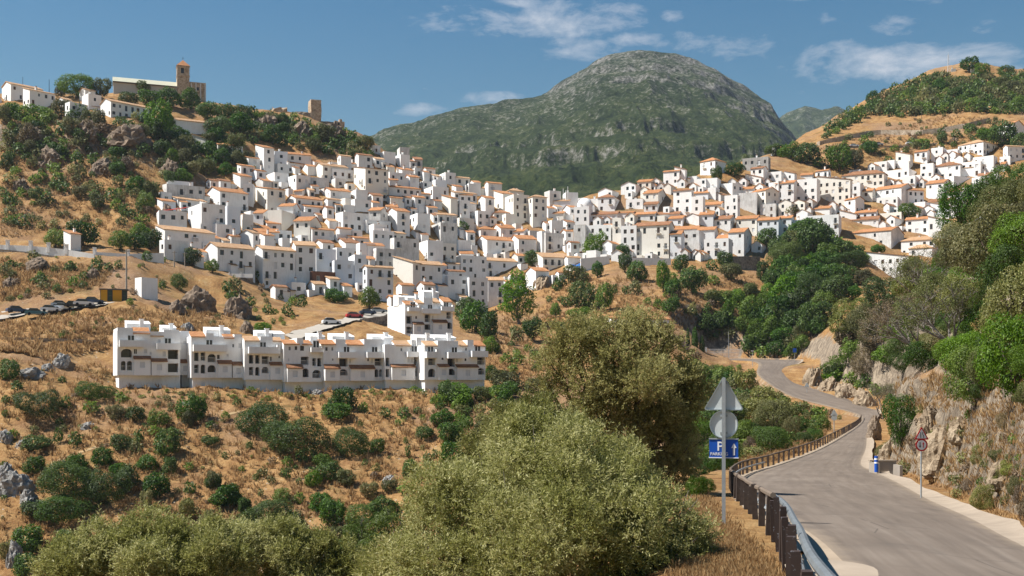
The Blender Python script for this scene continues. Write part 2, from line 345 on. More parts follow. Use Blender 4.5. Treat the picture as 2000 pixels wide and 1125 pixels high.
# smooth (monotone-ish) interpolation across the columns
idx = np.clip(np.searchsorted(cpx, PXG, side='right') - 1, 0, len(cpx) - 2)
tt = (PXG - cpx[idx]) / (cpx[idx + 1] - cpx[idx]); ts = tt * .5 + .5 * (tt * tt * (3 - 2 * tt))
ZG = ZC[idx] * (1 - ts)[:, None] + ZC[idx + 1] * ts[:, None]
XG = (PXG - CX)[:, None] / F * YK[None, :]; YG = np.repeat(YK[None, :], len(PXG), 0)
# relief
slope_amt = np.clip((YG - 20) / 100, 0.06, 1)
bankm = np.clip((PXG[:, None] - 1600) / 120, 0, 1) * np.clip((260 - YG) / 60, 0, 1)
slope_amt = slope_amt * (1 - .8 * bankm)
ZG = ZG + slope_amt * (fbm(XG / 34, YG / 34, 4, 3) * 3.4 + fbm(XG / 7.5, YG / 7.5, 4, 11, ridged=True) * 1.5 + fbm(XG / 2.2, YG / 2.2, 3, 23) * .5)
craggy = np.clip((330 - np.abs(YG - 385) * 4) / 330, 0, 1) * np.clip((560 - PXG[:, None]) / 200, 0, 1)
ZG = ZG + craggy * (fbm(XG / 14, YG / 9, 5, 41, ridged=True) * 9)
bank = np.clip((PXG[:, None] - 1600) / 160, 0, 1) * np.clip((210 - YG) / 60, 0, 1) * np.clip((YG - 14) / 16, 0, 1)
ZG = ZG + bank * (fbm(XG / 12, YG / 15, 3, 57, ridged=True) * 2.2)

# ---------------- road: (left edge, right edge), each (column, row, distance)
def P3(px, py, Y): return Vector(((px - CX) / F * Y, Y, (HY - py) / F * Y))
ROAD = [(Vector((1.4, -22, -.75)), Vector((6.6, -22, -.75))), (Vector((2.6, -5, -1.6)), Vector((7.6, -5, -1.65))), (Vector((3.6, 8, -2.3)), Vector((8.6, 8, -2.4)))]
for a in [((1665, 1125, 16.5), (2200, 1150, 17.5)), ((1585, 1050, 22), (2000, 1065, 24)), ((1505, 1000, 30.5), (1900, 1012, 33)), ((1455, 965, 42), (1818, 976, 45)),
          ((1443, 945, 56), (1756, 943, 60)), ((1465, 925, 72), (1712, 922, 76)), ((1530, 904, 88), (1684, 906, 90)), ((1600, 877, 108), (1693, 876, 110)), ((1650, 848, 140), (1696, 846, 144)),
          ((1678, 828, 177), (1708, 822, 186)), ((1683, 816, 203), (1719, 808, 210)), ((1668, 807, 216), (1708, 798, 227)), ((1618, 794, 226), (1655, 776, 241)),
          ((1550, 776, 238), (1592, 757, 255)), ((1507, 753, 253), (1557, 744, 267)), ((1479, 730, 271), (1543, 723, 283)), ((1479, 709, 289), (1564, 706, 292)), ((1440, 704, 306), (1545, 703, 312)), ((1380, 704, 318), (1440, 700, 330))]:
    ROAD.append((P3(*a[0]), P3(*a[1])))
def catmull(pts, per):
    out = []
    for i in range(len(pts) - 1):
        p0, p1, p2, p3 = pts[max(i - 1, 0)], pts[i], pts[i + 1], pts[min(i + 2, len(pts) - 1)]
        for k in range(per):
            t = k / per
            out.append(.5 * ((2 * p1) + (p2 - p0) * t + (2 * p0 - 5 * p1 + 4 * p2 - p3) * t * t + (3 * p1 - p0 - 3 * p2 + p3) * t ** 3))
    return out + [pts[-1]]
RL = catmull([a for a, b in ROAD], 8); RR = catmull([b for a, b in ROAD], 8)
rl = np.array([tuple(p) for p in RL]); rr = np.array([tuple(p) for p in RR])
rc = (rl + rr) / 2; rh = np.linalg.norm((rl - rr)[:, :2], axis=1) / 2
near_mask = (YG < 345) & (PXG[:, None] > 1150)
def road_dist(x, y):
    """signed distance past the road edge, road height there, side (-1 left, +1 right)"""
    best = np.full(x.shape, 1e9); zz = np.zeros(x.shape); side = np.zeros(x.shape)
    for i in range(len(rc) - 1):
        a, b = rc[i], rc[i + 1]; d = b[:2] - a[:2]; L2 = (d ** 2).sum() + 1e-9
        t = np.clip(((x - a[0]) * d[0] + (y - a[1]) * d[1]) / L2, 0, 1)
        qx = a[0] + t * d[0]; qy = a[1] + t * d[1]
        dist = np.hypot(x - qx, y - qy) - (rh[i] * (1 - t) + rh[i + 1] * t)
        # cross-fall: height from the nearer edge line
        m = dist < best
        cr = (x - a[0]) * d[1] - (y - a[1]) * d[0]
        w = np.clip(cr / math.sqrt(L2) / (2 * rh[i]) + .5, 0, 1)
        zl = rl[i][2] * (1 - t) + rl[i + 1][2] * t; zr = rr[i][2] * (1 - t) + rr[i + 1][2] * t
        zz = np.where(m, zl * (1 - w) + zr * w, zz); side = np.where(m, np.sign(cr), side); best = np.where(m, dist, best)
    return best, zz, side
xi, yi = XG[near_mask], YG[near_mask]
rd, rz, rs = road_dist(xi, yi)
flat = np.where(yi > 200, 2.6, np.where(rs < 0, 1.5, 1.3)); width = np.where(rs < 0, 4.0, np.where(yi < 150, 1.6, 4.0))
k = np.clip((rd - flat) / width, 0, 1); k = k * k * (3 - 2 * k)
znat = ZG[near_mask]
ZG[near_mask] = (rz - (.10 + .0014 * yi)) * (1 - k) + znat * k
PYG = HY - ZG / YK[None, :] * F
def ground(px, Y):
    """terrain height at photo column px and distance Y"""
    i = np.clip(np.searchsorted(PXG, px) - 1, 0, len(PXG) - 2); t = (px - PXG[i]) / (PXG[i + 1] - PXG[i])
    z = ZG[i] * (1 - t) + ZG[i + 1] * t
    return float(np.interp(Y, YK, z))
def ground_xy(x, y): return ground(CX + F * x / max(y, 1.3), y)
def hit(px, py, ymin=0.0, ymax=900.0):
    """where the sight line through a photo pixel first meets the terrain"""
    i = int(np.clip(np.searchsorted(PXG, px) - 1, 0, len(PXG) - 2)); t = (px - PXG[i]) / (PXG[i + 1] - PXG[i])
    row = PYG[i] * (1 - t) + PYG[i + 1] * t
    ok = np.nonzero((row <= py) & (YK >= ymin) & (YK <= ymax))[0]
    if len(ok) == 0:
        m = (YK >= max(ymin, 30)) & (YK <= ymax); j = np.nonzero(m)[0][np.argmin(row[m])]
        return float(YK[j])
    j = ok[0]
    if j == 0 or YK[j - 1] < ymin: return float(YK[j])
    a, b = row[j - 1], row[j]
    return float(YK[j - 1] + (YK[j] - YK[j - 1]) * (a - py) / max(a - b, 1e-6)) if a > b else float(YK[j])
def spot(px, py, ymin=0.0, ymax=900.0):
    Y = hit(px, py, ymin, ymax); return Vector(((px - CX) / F * Y, Y, ground(px, Y)))

def ground_material():
    m, t, b = mat('dry_hillside', .95, .1)
    p = position(t)
    big = t.noise(p, .035, 6, .6, .6); mid = t.noise(p, .25, 7, .65, .4); fine = t.noise(p, 2.2, 6, .7); vf = t.noise(p, 14, 4, .7)
    grass = t.ramp(t.math('ADD', t.math('MULTIPLY', mid, .6), t.math('MULTIPLY', fine, .42)), [(.30, (.115, .056, .024)), (.44, (.22, .115, .046)), (.55, (.325, .190, .078)), (.70, (.44, .295, .140))])
    soil = t.ramp(fine, [(.3, (.16, .092, .050)), (.7, (.34, .22, .135))])
    c = t.mix(t.math('MULTIPLY', t.math('SUBTRACT', big, .48), 5, clamp=True), grass, soil)
    # thin straw paths and pale stones
    vor = t.new('ShaderNodeTexVoronoi'); vor.inputs['Scale'].default_value = .9; t.link(p, vor.inputs['Vector'])
    st = t.math('MULTIPLY', t.math('LESS_THAN', vor.outputs['Distance'], .16), t.math('GREATER_THAN', mid, .54))
    c = t.mix(t.math('MULTIPLY', st, .7), c, (.40, .35, .29))
    # greenish low scrub tint
    gr = t.math('MULTIPLY', t.math('SUBTRACT', t.noise(p, .11, 6, .7, .8), .56), 7, clamp=True)
    c = t.mix(t.math('MULTIPLY', gr, .55), c, t.ramp(fine, [(.3, (.045, .055, .018)), (.7, (.12, .12, .045))]))
    # bare rock on the steep faces
    g = t.new('ShaderNodeNewGeometry'); sp = t.new('ShaderNodeSeparateXYZ'); t.link(g.outputs['Normal'], sp.inputs[0])
    steep = t.math('MULTIPLY', t.math('SUBTRACT', t.math('ADD', .74, t.math('MULTIPLY', t.math('SUBTRACT', mid, .5), .5)), sp.outputs[2]), 6, clamp=True)
    rn = t.noise(t.mapping(p, (1, 1, .55)), .9, 8, .72, .5)
    rock = t.ramp(rn, [(.28, (.065, .050, .040)), (.45, (.17, .135, .10)), (.58, (.31, .25, .185)), (.75, (.45, .375, .285))])
    c = t.mix(steep, c, rock)
    t.link(c, b.inputs['Base Color'])
    h = t.math('ADD', t.math('MULTIPLY', fine, .6), t.math('ADD', t.math('MULTIPLY', vf, .2), t.math('MULTIPLY', rn, .7)))
    bump(t, b, h, 1.0, .35)
    return m
GROUND = ground_material()
near_far = np.ones(XG.shape, bool); near_far[near_mask] = rd > 2.6
terrain = link_mesh('hillside_terrain', grid_mesh('hillside_terrain', np.stack([XG + bankm * np.clip((YG - 22) / 30, 0, 1) * np.where(near_far, fbm(YG / 3.2, ZG / 3.2, 5, 61, ridged=True) * 2.4, 0), YG, ZG], -1).transpose(1, 0, 2)[:, ::1], GROUND))
terrain.data.flip_normals() if terrain.data.polygons[1000].normal.z < 0 else None
tag(terrain, kind='structure')
# ground behind and beside the camera, and out to the horizon
mb = MB()
xs0, xs1 = XG[0, 0], XG[-1, 0]
mb.poly([(-60, -60, -14), (60, -60, -.5), (60, 1.19, -.6), (xs1, 1.19, ZG[-1, 0] - .02), (xs0, 1.19, ZG[0, 0] - .02), (-60, 1.19, -20)])
o = mb.build('ground_around', GROUND); tag(o, kind='structure')
mb = MB(); mb.poly([(-9000, -2000, -60), (9000, -2000, -60), (9000, 9000, -60), (-9000, 9000, -60)])
o = mb.build('valley_ground', GROUND); tag(o, kind='structure')

# ------------------------------------------------------------------ mountains
def interp_sil(pts, px):
    xs, ys = zip(*pts); return np.interp(px, xs, ys)
def mountain_material(name, green_bias, rockc):
    m, t, b = mat(name, .95, .1)
    p = position(t)
    big = t.noise(p, .0035, 6, .6, .5); mid = t.noise(p, .02, 8, .68, .4); fine = t.noise(p, .16, 5, .75)
    g = t.new('ShaderNodeNewGeometry'); sp = t.new('ShaderNodeSeparateXYZ'); t.link(g.outputs['Normal'], sp.inputs[0])
    pz = t.new('ShaderNodeSeparateXYZ'); t.link(p, pz.inputs[0])
    high = t.math('MULTIPLY', t.math('SUBTRACT', pz.outputs[2], 345), .0036)
    k = t.math('ADD', t.math('MULTIPLY', t.math('SUBTRACT', mid, .5), 2.2), t.math('ADD', t.math('MULTIPLY', t.math('SUBTRACT', fine, .5), 4.2), t.math('MULTIPLY', t.math('SUBTRACT', .80, sp.outputs[2]), 1.9)))
    k = t.math('ADD', k, t.math('ADD', high, green_bias), clamp=True)
    green = t.ramp(t.math('ADD', t.math('MULTIPLY', mid, .5), t.math('MULTIPLY', fine, .5)), [(.38, (.014, .026, .010)), (.5, (.048, .070, .022)), (.60, (.105, .120, .038)), (.72, (.19, .165, .07))])
    rock = t.ramp(t.math('ADD', t.math('MULTIPLY', fine, .6), t.math('MULTIPLY', mid, .4)), [(.38, tuple(x * .22 for x in rockc)), (.5, tuple(x * .8 for x in rockc)), (.64, tuple(x * 1.55 for x in rockc))])
    t.link(t.mix(k, green, rock), b.inputs['Base Color'])
    bump(t, b, t.math('ADD', t.math('MULTIPLY', mid, 1.2), fine), 1.0, 14.0)
    return m
SIL = [(-400, 330), (300, 320), (600, 300), (720, 268), (762, 247), (850, 228), (905, 213), (1000, 202), (1062, 189), (1100, 162), (1150, 131), (1195, 110), (1230, 105), (1275, 103), (1325, 110), (1365, 126), (1420, 156), (1475, 188), (1508, 216), (1530, 245), (1552, 272), (1600, 310), (1700, 350), (2000, 380), (2600, 390)]
mp = np.arange(-300, 2100, 3.2); tm = np.linspace(0, 1, 330)
sil = interp_sil(SIL, mp); kern = np.ones(5) / 5; sil = np.convolve(np.pad(sil, 2, 'edge'), kern, 'valid')
MYs = 620 + (2050 - 620) * tm; back = np.linspace(0, 1, 40)[1:]
# share of the rise reached at each distance: apron, cliff band, upper dome
prof = np.interp(tm, [0, .15, .4, .60, .66, .80, .93, 1], [0, .16, .40, .60, .70, .84, .955, 1.0])
base_row = interp_sil([(-300, 560), (600, 540), (900, 520), (1100, 500), (1400, 470), (1700, 430), (2100, 420)], mp)
rows = base_row[:, None] + (sil - base_row)[:, None] * prof[None, :]
MX = (mp - CX)[:, None] / F * MYs[None, :]; MY = np.repeat(MYs[None, :], len(mp), 0); MZ = (HY - rows) / F * MYs[None, :]
amp = np.interp(tm, [0, .1, .5, .92, 1], [.3, .8, 1, .5, .22])[None, :]
MZ = MZ + amp * (fbm(MX / 310, MY / 310, 4, 71, ridged=True) * 62 + fbm(MX / 80, MY / 110, 5, 83, ridged=True) * 40 + fbm(MX / 22, MY / 26, 4, 91, ridged=True) * 11)
# terraces: rock ledges
led = (fbm(MX / 260, MY / 260, 3, 101) + .5)
st = 46 + 10 * led; ph = MZ / st + 2.5 * led; fr = ph - np.floor(ph); sharp = np.clip((fr - .62) / .2, 0, 1)
MZ = MZ + amp * np.clip((led - .36) * 5, 0, 1) * (sharp * st * .38 - fr * st * .38)
bz = MZ[:, -1:] - back[None, :] * 500; by = MY[:, -1:] + back[None, :] * 900; bx = MX[:, -1:] * (by / MY[:, -1:])
MTN = mountain_material('mountain_rock_scrub', -.34, (.30, .285, .26))
VM = np.stack([np.concatenate([MX, bx], 1), np.concatenate([MY, by], 1), np.concatenate([MZ, bz], 1)], -1)
o = link_mesh('mountain', grid_mesh('mountain', VM.transpose(1, 0, 2), MTN)); tag(o, 'broad grey rocky mountain with green scrub slopes behind the village', kind='structure')
SIL2 = [(1200, 330), (1450, 275), (1500, 245), (1530, 225), (1550, 214), (1572, 209), (1590, 216), (1606, 219), (1636, 213), (1652, 222), (1680, 246), (1740, 275), (1900, 320), (2300, 340)]
mp2 = np.arange(1200, 2200, 4.0); tm2 = np.linspace(0, 1, 90); s2 = interp_sil(SIL2, mp2)
Y2 = 2300 + 1100 * tm2; r2 = 430 + (s2[:, None] - 430) * np.interp(tm2, [0, .5, .8, 1], [0, .5, .86, 1])[None, :]
X2 = (mp2 - CX)[:, None] / F * Y2[None]; YY2 = np.repeat(Y2[None], len(mp2), 0); Z2 = (HY - r2) / F * Y2[None]
a2 = np.interp(tm2, [0, .8, 1], [1, .8, .35])[None]
Z2 = Z2 + a2 * (fbm(X2 / 200, YY2 / 260, 5, 131, ridged=True) * 95 + fbm(X2 / 45, YY2 / 60, 4, 137, ridged=True) * 26)
o = link_mesh('far_ridge', grid_mesh('far_ridge', np.stack([X2, YY2, Z2], -1).transpose(1, 0, 2), mountain_material('far_ridge_rock', -1.55, (.24, .235, .22)))); tag(o, kind='structure')
# ------------------------------------------------------------------ road
def road_material():
    m, t, b = mat('worn_asphalt', .88, .25)
    uv = t.new('ShaderNodeUVMap'); uv.uv_map = 'UVMap'
    p = position(t)
    st = t.noise(t.mapping(uv.outputs[0], (5.0, .05, 1)), 3.0, 5, .6, .3); pat = t.noise(p, .16, 4, .6, .5); gr = t.noise(p, 38, 2, .7)
    c = t.ramp(t.math('ADD', t.math('MULTIPLY', st, .55), t.math('MULTIPLY', pat, .45)), [(.33, (.118, .092, .072)), (.5, (.170, .134, .105)), (.66, (.222, .180, .143))])
    c = t.mix(t.math('MULTIPLY', gr, .35), c, (.10, .085, .072))
    cr = t.new('ShaderNodeTexVoronoi', feature='DISTANCE_TO_EDGE'); cr.inputs['Scale'].default_value = .22; t.link(p, cr.inputs['Vector'])
    ck = t.math('MULTIPLY', t.math('LESS_THAN', cr.outputs['Distance'], .004), t.math('GREATER_THAN', pat, .52))
    c = t.mix(t.math('MULTIPLY', ck, .6), c, (.06, .05, .043))
    su = t.new('ShaderNodeSeparateXYZ'); t.link(uv.outputs[0], su.inputs[0])
    edge = t.math('ABSOLUTE', t.math('SUBTRACT', su.outputs[0], .5)); en = t.noise(p, .9, 5, .7)
    ef = t.math('MULTIPLY', t.math('SUBTRACT', t.math('ADD', edge, t.math('MULTIPLY', t.math('SUBTRACT', en, .5), .22)), .41), 9, clamp=True)
    c = t.mix(t.math('MULTIPLY', ef, .75), c, (.30, .235, .165))
    tw_ = t.math('MULTIPLY', t.math('SUBTRACT', t.noise(t.mapping(uv.outputs[0], (11.0, .012, 1)), 1.0, 3, .5, .2), .52), 5, clamp=True)
    c = t.mix(t.math('MULTIPLY', tw_, .45), c, (.095, .078, .064))
    pt = t.math('MULTIPLY', t.math('SUBTRACT', t.noise(p, .33, 3, .5, 1.2), .60), 14, clamp=True)
    c = t.mix(t.math('MULTIPLY', pt, .4), c, (.10, .082, .068))
    t.link(c, b.inputs['Base Color']); bump(t, b, gr, .35, .02)
    return m
ASPHALT = road_material()
CONCRETE = plain('pale_concrete', (.31, .25, .19), .95, .35, 1.3)
def strip(name, A, B, material, n=7, lift=0.0, crown=0.0):
    """surface between two rails A and B"""
    V = np.zeros((len(A), n, 3)); L = np.zeros(len(A))
    for i in range(len(A)):
        for j in range(n):
            t = j / (n - 1); q = A[i] * (1 - t) + B[i] * t; q = Vector(q); q.z += lift + crown * 4 * t * (1 - t); V[i, j] = q
        if i: L[i] = L[i - 1] + (A[i] - A[i - 1]).length
    me = grid_mesh(name, V, material)
    uvl = me.uv_layers.new(name='UVMap')
    ij = np.empty(len(me.loops), np.int32); me.loops.foreach_get('vertex_index', ij)
    uvl.data.foreach_set('uv', np.stack([(ij % n) / (n - 1), L[ij // n]], -1).reshape(-1).astype(np.float32))
    o = link_mesh(name, me)
    if o.data.polygons[0].normal.z < 0: o.data.flip_normals()
    return o
road = strip('road', RL, RR, ASPHALT, 9, 0, .06); tag(road, 'winding grey asphalt road running downhill and back up to the village', kind='structure')
def off_curve(C, other, d, dz=0.0):
    out = []
    for a, b in zip(C, other):
        v = (a - b); v.z = 0; v.normalize(); q = a + v * d; q.z += dz; out.append(q)
    return out
iy = [i for i, p in enumerate(RR) if 3 < p.y < 200 and i < 104]
g0, g1 = iy[0], iy[-1]
gut_o = off_curve(RR, RL, .85, -.02)
for i in range(len(gut_o)):
    gut_o[i] += Vector((0, 0, .10 + .04 * math.sin(i * .9)))
    v = (RR[i] - RL[i]); v.z = 0; gut_o[i] += v.normalized() * (.15 * math.sin(i * .7) + .05 * math.sin(i * 1.9))
o = strip('drainage_gutter', off_curve(RR, RL, -.12, .012)[g0:g1], gut_o[g0:g1], CONCRETE, 6, 0, -.03); tag(o, kind='structure')
el = off_curve(RL, RR, .55, -.03)
for i in range(len(el)):
    v = (RL[i] - RR[i]); v.z = 0; el[i] += v.normalized() * (.18 * math.sin(i * 2.1))
o = strip('road_shoulder', el[8:98], off_curve(RL, RR, -.10, .01)[8:98], plain('dusty_shoulder', (.30, .235, .17), .95, .3, 1.2), 4, 0, 0); tag(o, kind='structure')
# kerb along the far stretch
k0 = [i for i, p in enumerate(RR) if p.y > 205][0]
o = strip('road_kerb', off_curve(RR, RL, .02, .12)[k0:], off_curve(RR, RL, .75, .22)[k0:], CONCRETE, 3); tag(o, kind='structure')
mb = MB()
c = P3(1630, 1118, 16.3); ring = [(c.x + .62 * math.cos(a) * (1 + .12 * math.sin(3 * a)), c.y + 1.0 * math.sin(a), c.z + .035) for a in np.linspace(0, 2 * math.pi, 25)[:-1]]
mb.poly(ring); o = mb.build('concrete_apron', CONCRETE); tag(o, kind='structure')

e0 = [i for i, q in enumerate(RL) if q.y > 120][0]
o = strip('road_embankment', off_curve(RL, RR, 3.2, -2.4)[e0:], off_curve(RL, RR, -.05, -.015)[e0:], GROUND, 5); tag(o, kind='structure')
# ------------------------------------------------------------------ guard fence
WOODP = plain('weathered_wood', (.055, .040, .033), .9, .55, 9)
WOODR = plain('grey_wood_rail', (.15, .115, .088), .9, .35, 7)
def peeling():
    m, t, b = mat('peeling_paint_post', .75, .3)
    n = t.noise(coord(t), 7, 6, .7, .6)
    t.link(t.mix(t.math('MULTIPLY', t.math('SUBTRACT', n, .60), 18, clamp=True), (.040, .026, .022), (.40, .46, .54)), b.inputs['Base Color']); return m
PEEL = peeling()
RAILM = plain('dull_rail_steel', (.15, .165, .175), .6, .35, 5, .25)
GALV = plain('galvanised_steel', (.38, .405, .42), .5, .25, 5, .5)
fpath = []
for a, b_ in zip(RL, RR):
    v = (a - b_); v.z = 0; v.normalize(); q = a + v * float(np.interp(a.y, [8, 10.6, 16.5, 22, 32, 45], [1.3, 1.2, 1.0, .85, .6, .45])); fpath.append(q)
fp = [p.copy() for p in fpath if True]
# arc-length resampling of the fence line from the frame edge to the far bend
seg = [i for i, p in enumerate(fp) if i < 104 and p.y > 7.5]
line = [fp[i] for i in seg]
cum = [0.0]
for a, b_ in zip(line, line[1:]): cum.append(cum[-1] + (b_ - a).length)
def along(s):
    i = int(np.clip(np.searchsorted(cum, s) - 1, 0, len(line) - 2)); t = (s - cum[i]) / max(cum[i + 1] - cum[i], 1e-6)
    p = line[i].lerp(line[i + 1], t); d = (line[i + 1] - line[i]); d.z = 0; d.normalize(); return p, d
fence = empty('guard_fence', line[0]); base = line[0]
tag(fence, 'low wooden guard fence with steel rail along outer edge of road', 'fence')
post_v = []
for kk in range(4):
    mb = MB(); w, d_, h = .08, .07, .76 + .035 * kk
    mb.box(-w, -d_, -.35, w, d_, h - .03); mb.box(-w * .92, -d_ * .9, h - .03, w * .9, d_ * .92, h + .012 * kk)
    post_v.append((mb.mesh('post', WOODP), mb.mesh('post', PEEL)))
s = 2.2; k = 0; LT = cum[-1]
while s < LT:
    p, d = along(s); nearpost = s < 15
    o = link_mesh('post', post_v[k % 4][1 if nearpost else 0], fence, p - base - Vector((0, 0, .04)))
    o.rotation_euler = (random.uniform(-.05, .05), random.uniform(-.05, .05), math.atan2(d.y, d.x) + random.uniform(-.1, .1))
    if nearpost: o.scale = (.78, .78, 1.04)
    s += (1.5 if nearpost else 2.3) if s < 60 else 2.6; k += 1
def rail(s0, s1, lat, h, rad, material, name, step=2.0, n=7, sag=0.0):
    s = s0
    while s < s1 - .2:
        e = min(s + step, s1); pts = []
        for q in (s - .03, (s + e) / 2, e + .03):
            p, d = along(min(max(q, 0), LT)); side = Vector((d.y, -d.x, 0)); pts.append(p + side * lat + Vector((0, 0, h + random.uniform(-sag, sag))) - base)
        mb = MB(); mb.tube(pts, rad, n); mb.build(name, material, fence); s = e
rail(14.8, LT, .02, .80, .062, WOODR, 'top_rail', 4.0, 7, .02)
rail(15, min(75, LT), .10, .40, .055, GALV, 'lower_rail', 6.0, 6)
rail(-1, 16.0, .13, .74, .06, RAILM, 'steel_rail', 1.5, 8)
rail(.0, 15, .11, .36, .045, RAILM, 'lower_rail', 3.0, 6)

# ------------------------------------------------------------------ traffic signs
SIGNBACK = plain('sign_back', (.56, .60, .60), .5, .12, 3, .0)
SIGNRIM = plain('sign_rim', (.30, .34, .36), .45, .1, 3, .4)
RED = plain('sign_red', (.55, .025, .03), .4, .05); BLUE = plain('sign_blue', (.012, .085, .42), .4, .05); SWHITE = plain('sign_white', (.78, .79, .80), .45, .03); SBLACK = plain('sign_black', (.015, .015, .015), .5, .05)
def tri_outline(side, r=.12, n=4):
    pts = []; h = side * math.sqrt(3) / 2
    cs = [(-side / 2, -h / 3), (side / 2, -h / 3), (0, 2 * h / 3)]
    for i, (x, z) in enumerate(cs):
        c = Vector((x, z)) * (1 - r * 1.7); base_a = (-150, -30, 90)[i]
        for k in range(n): 
            a = R(base_a - 55 + 110 * k / (n - 1)); pts.append((c.x + side * r * .62 * math.cos(a), c.y + side * r * .62 * math.sin(a)))
    return pts
def disc_outline(r, n=36): return [(r * math.cos(2 * math.pi * k / n), r * math.sin(2 * math.pi * k / n)) for k in range(n)]
def plate(outline, cz, y, th, material, name, parent):
    mb = MB(); mb.prism([(x, z + cz) for x, z in outline], y, y + th); return mb.build(name, material, parent)
def rim(outline, cz, y0, y1, inset, material, name, parent):
    mb = MB(); n = len(outline); cx_ = sum(p[0] for p in outline) / n; cy_ = sum(p[1] for p in outline) / n
    inn = [(cx_ + (x - cx_) * (1 - inset), cy_ + (z - cy_) * (1 - inset)) for x, z in outline]
    for i in range(n):
        j = (i + 1) % n
        a, b_, c, d = outline[i], outline[j], inn[j], inn[i]
        for (p, q, y) in ((a, b_, y0), ):
            mb.poly([(a[0], y0, a[1] + cz), (b_[0], y0, b_[1] + cz), (c[0], y0, c[1] + cz), (d[0], y0, d[1] + cz)])
        mb.poly([(d[0], y0, d[1] + cz), (c[0], y0, c[1] + cz), (c[0], y1, c[1] + cz), (d[0], y1, d[1] + cz)])
        mb.poly([(b_[0], y0, b_[1] + cz), (a[0], y0, a[1] + cz), (a[0], y1, a[1] + cz), (b_[0], y1, b_[1] + cz)])
    return mb.build(name, material, parent)
def text(body, size, loc, material, parent, name='lettering'):
    cu = bpy.data.curves.new(name, 'FONT'); cu.body = body; cu.size = size; cu.extrude = .002; cu.offset = size * .012
    tmp = bpy.data.objects.new(name, cu); COL.objects.link(tmp); bpy.context.view_layer.update()
    me = bpy.data.meshes.new_from_object(tmp.evaluated_get(bpy.context.evaluated_depsgraph_get())); bpy.data.objects.remove(tmp)
    me.materials.clear(); me.materials.append(material)
    o = link_mesh(name, me, parent, loc); o.rotation_euler = (R(90), 0, 0); return o
def flat(outline, y, material, name, parent, cz=0.0):
    mb = MB(); mb.prism([(x, z + cz) for x, z in outline], y - .004, y); return mb.build(name, material, parent)

# near sign seen from behind: triangle and disc face away, PARKING panel faces us
Ys = 26.0; b0 = P3(1413.5, 1050, Ys); mpp = Ys / F
zrow = lambda py: (HY - py) / F * Ys - b0.z
sg = empty('traffic_sign', b0, R(-13)); tag(sg, 'tall steel signpost with triangle, disc and blue parking panel by the fence', 'traffic sign')
mb = MB(); mb.box(-.042, -.025, -.3, .042, .025, zrow(738)); mb.build('post', GALV, sg)
tri = tri_outline(.90, .07, 5); cz = zrow(799) + .26
tr = plate(tri, cz - .02, .05, .012, SIGNBACK, 'triangle_plate', sg); rim(tri, cz - .02, .012, .05, .075, SIGNRIM, 'folded_edge', tr)
dz_ = zrow(829); do = disc_outline(.325)
dc = plate(do, dz_, .05, .012, SIGNBACK, 'disc_plate', sg); rim(do, dz_, .015, .05, .06, SIGNRIM, 'folded_edge', dc)
for zc in (cz - .30, cz + .34, dz_ - .2, dz_ + .2):
    mb = MB(); mb.box(-.085, .028, zc - .025, .085, .049, zc + .025); mb.build('bracket', GALV, sg)
z0, z1 = zrow(893.5), zrow(858.5)
xl = (1385.5 - 1413.5) * mpp; xr = (1441 - 1413.5) * mpp
mb = MB(); mb.box(xl, .05, z0, xr, .075, z1); pn = mb.build('parking_panel', BLUE, sg)
mb = MB(); mb.box(xl - .012, .036, z1, xr + .012, .088, z1 + .028); mb.build('panel_edge', GALV, pn)
mb = MB(); mb.box(xl - .012, .036, z0 - .02, xr + .012, .088, z0); mb.build('panel_edge', SWHITE, pn)
text('P', .30, (xl + .17, .046, z0 + .155), SWHITE, pn); text('PARKING', .098, (xl + .02, .046, z0 + .045), SWHITE, pn)
ax = xr - .095
flat([(ax - .022, z0 + .05), (ax + .022, z0 + .05), (ax + .022, z0 + .22), (ax + .062, z0 + .22), (ax, z0 + .33), (ax - .062, z0 + .22), (ax - .022, z0 + .22)], .046, SWHITE, 'arrow', pn)

# right-hand sign: narrowing road triangle over give-way-to-oncoming disc
Yr = 46.0; b1 = P3(1799, 938, Yr); zr_ = lambda py: (HY - py) / F * Yr - b1.z
sr = empty('traffic_sign', b1, R(6)); tag(sr, 'signpost with red bordered triangle and red ringed disc below rock face', 'traffic sign')
mb = MB(); mb.tube([(0, 0, -1.2), (0, 0, zr_(842))], .035, 8); mb.build('post', GALV, sr)
t2 = tri_outline(.60, .07, 5); zc = zr_(850)
pr = plate(t2, zc, -.05, .012, RED, 'triangle_plate', sr); flat([(x * .72, z * .72) for x, z in t2], -.051, SWHITE, 'white_field', pr, zc)
flat([(-.055, -.11), (-.028, -.11), (-.028, .13), (-.055, .13)], -.056, SBLACK, 'road_symbol', pr, zc)
flat([(.075, -.11), (.102, -.11), (.095, -.02), (.055, .04), (.055, .13), (.028, .13), (.028, .04), (.068, -.03)], -.056, SBLACK, 'road_symbol', pr, zc)
zc = zr_(869); dr = plate(disc_outline(.26), zc, -.05, .012, RED, 'disc_plate', sr); flat(disc_outline(.195), -.051, SWHITE, 'white_field', dr, zc)
arrow = lambda x, sgn: [(x - .018, -.11 * sgn), (x + .018, -.11 * sgn), (x + .018, .03 * sgn), (x + .05, .03 * sgn), (x, .12 * sgn), (x - .05, .03 * sgn), (x - .018, .03 * sgn)]
flat(arrow(-.07, -1)[::-1], -.056, SBLACK, 'arrow', dr, zc); flat(arrow(.07, 1), -.056, RED, 'arrow', dr, zc)

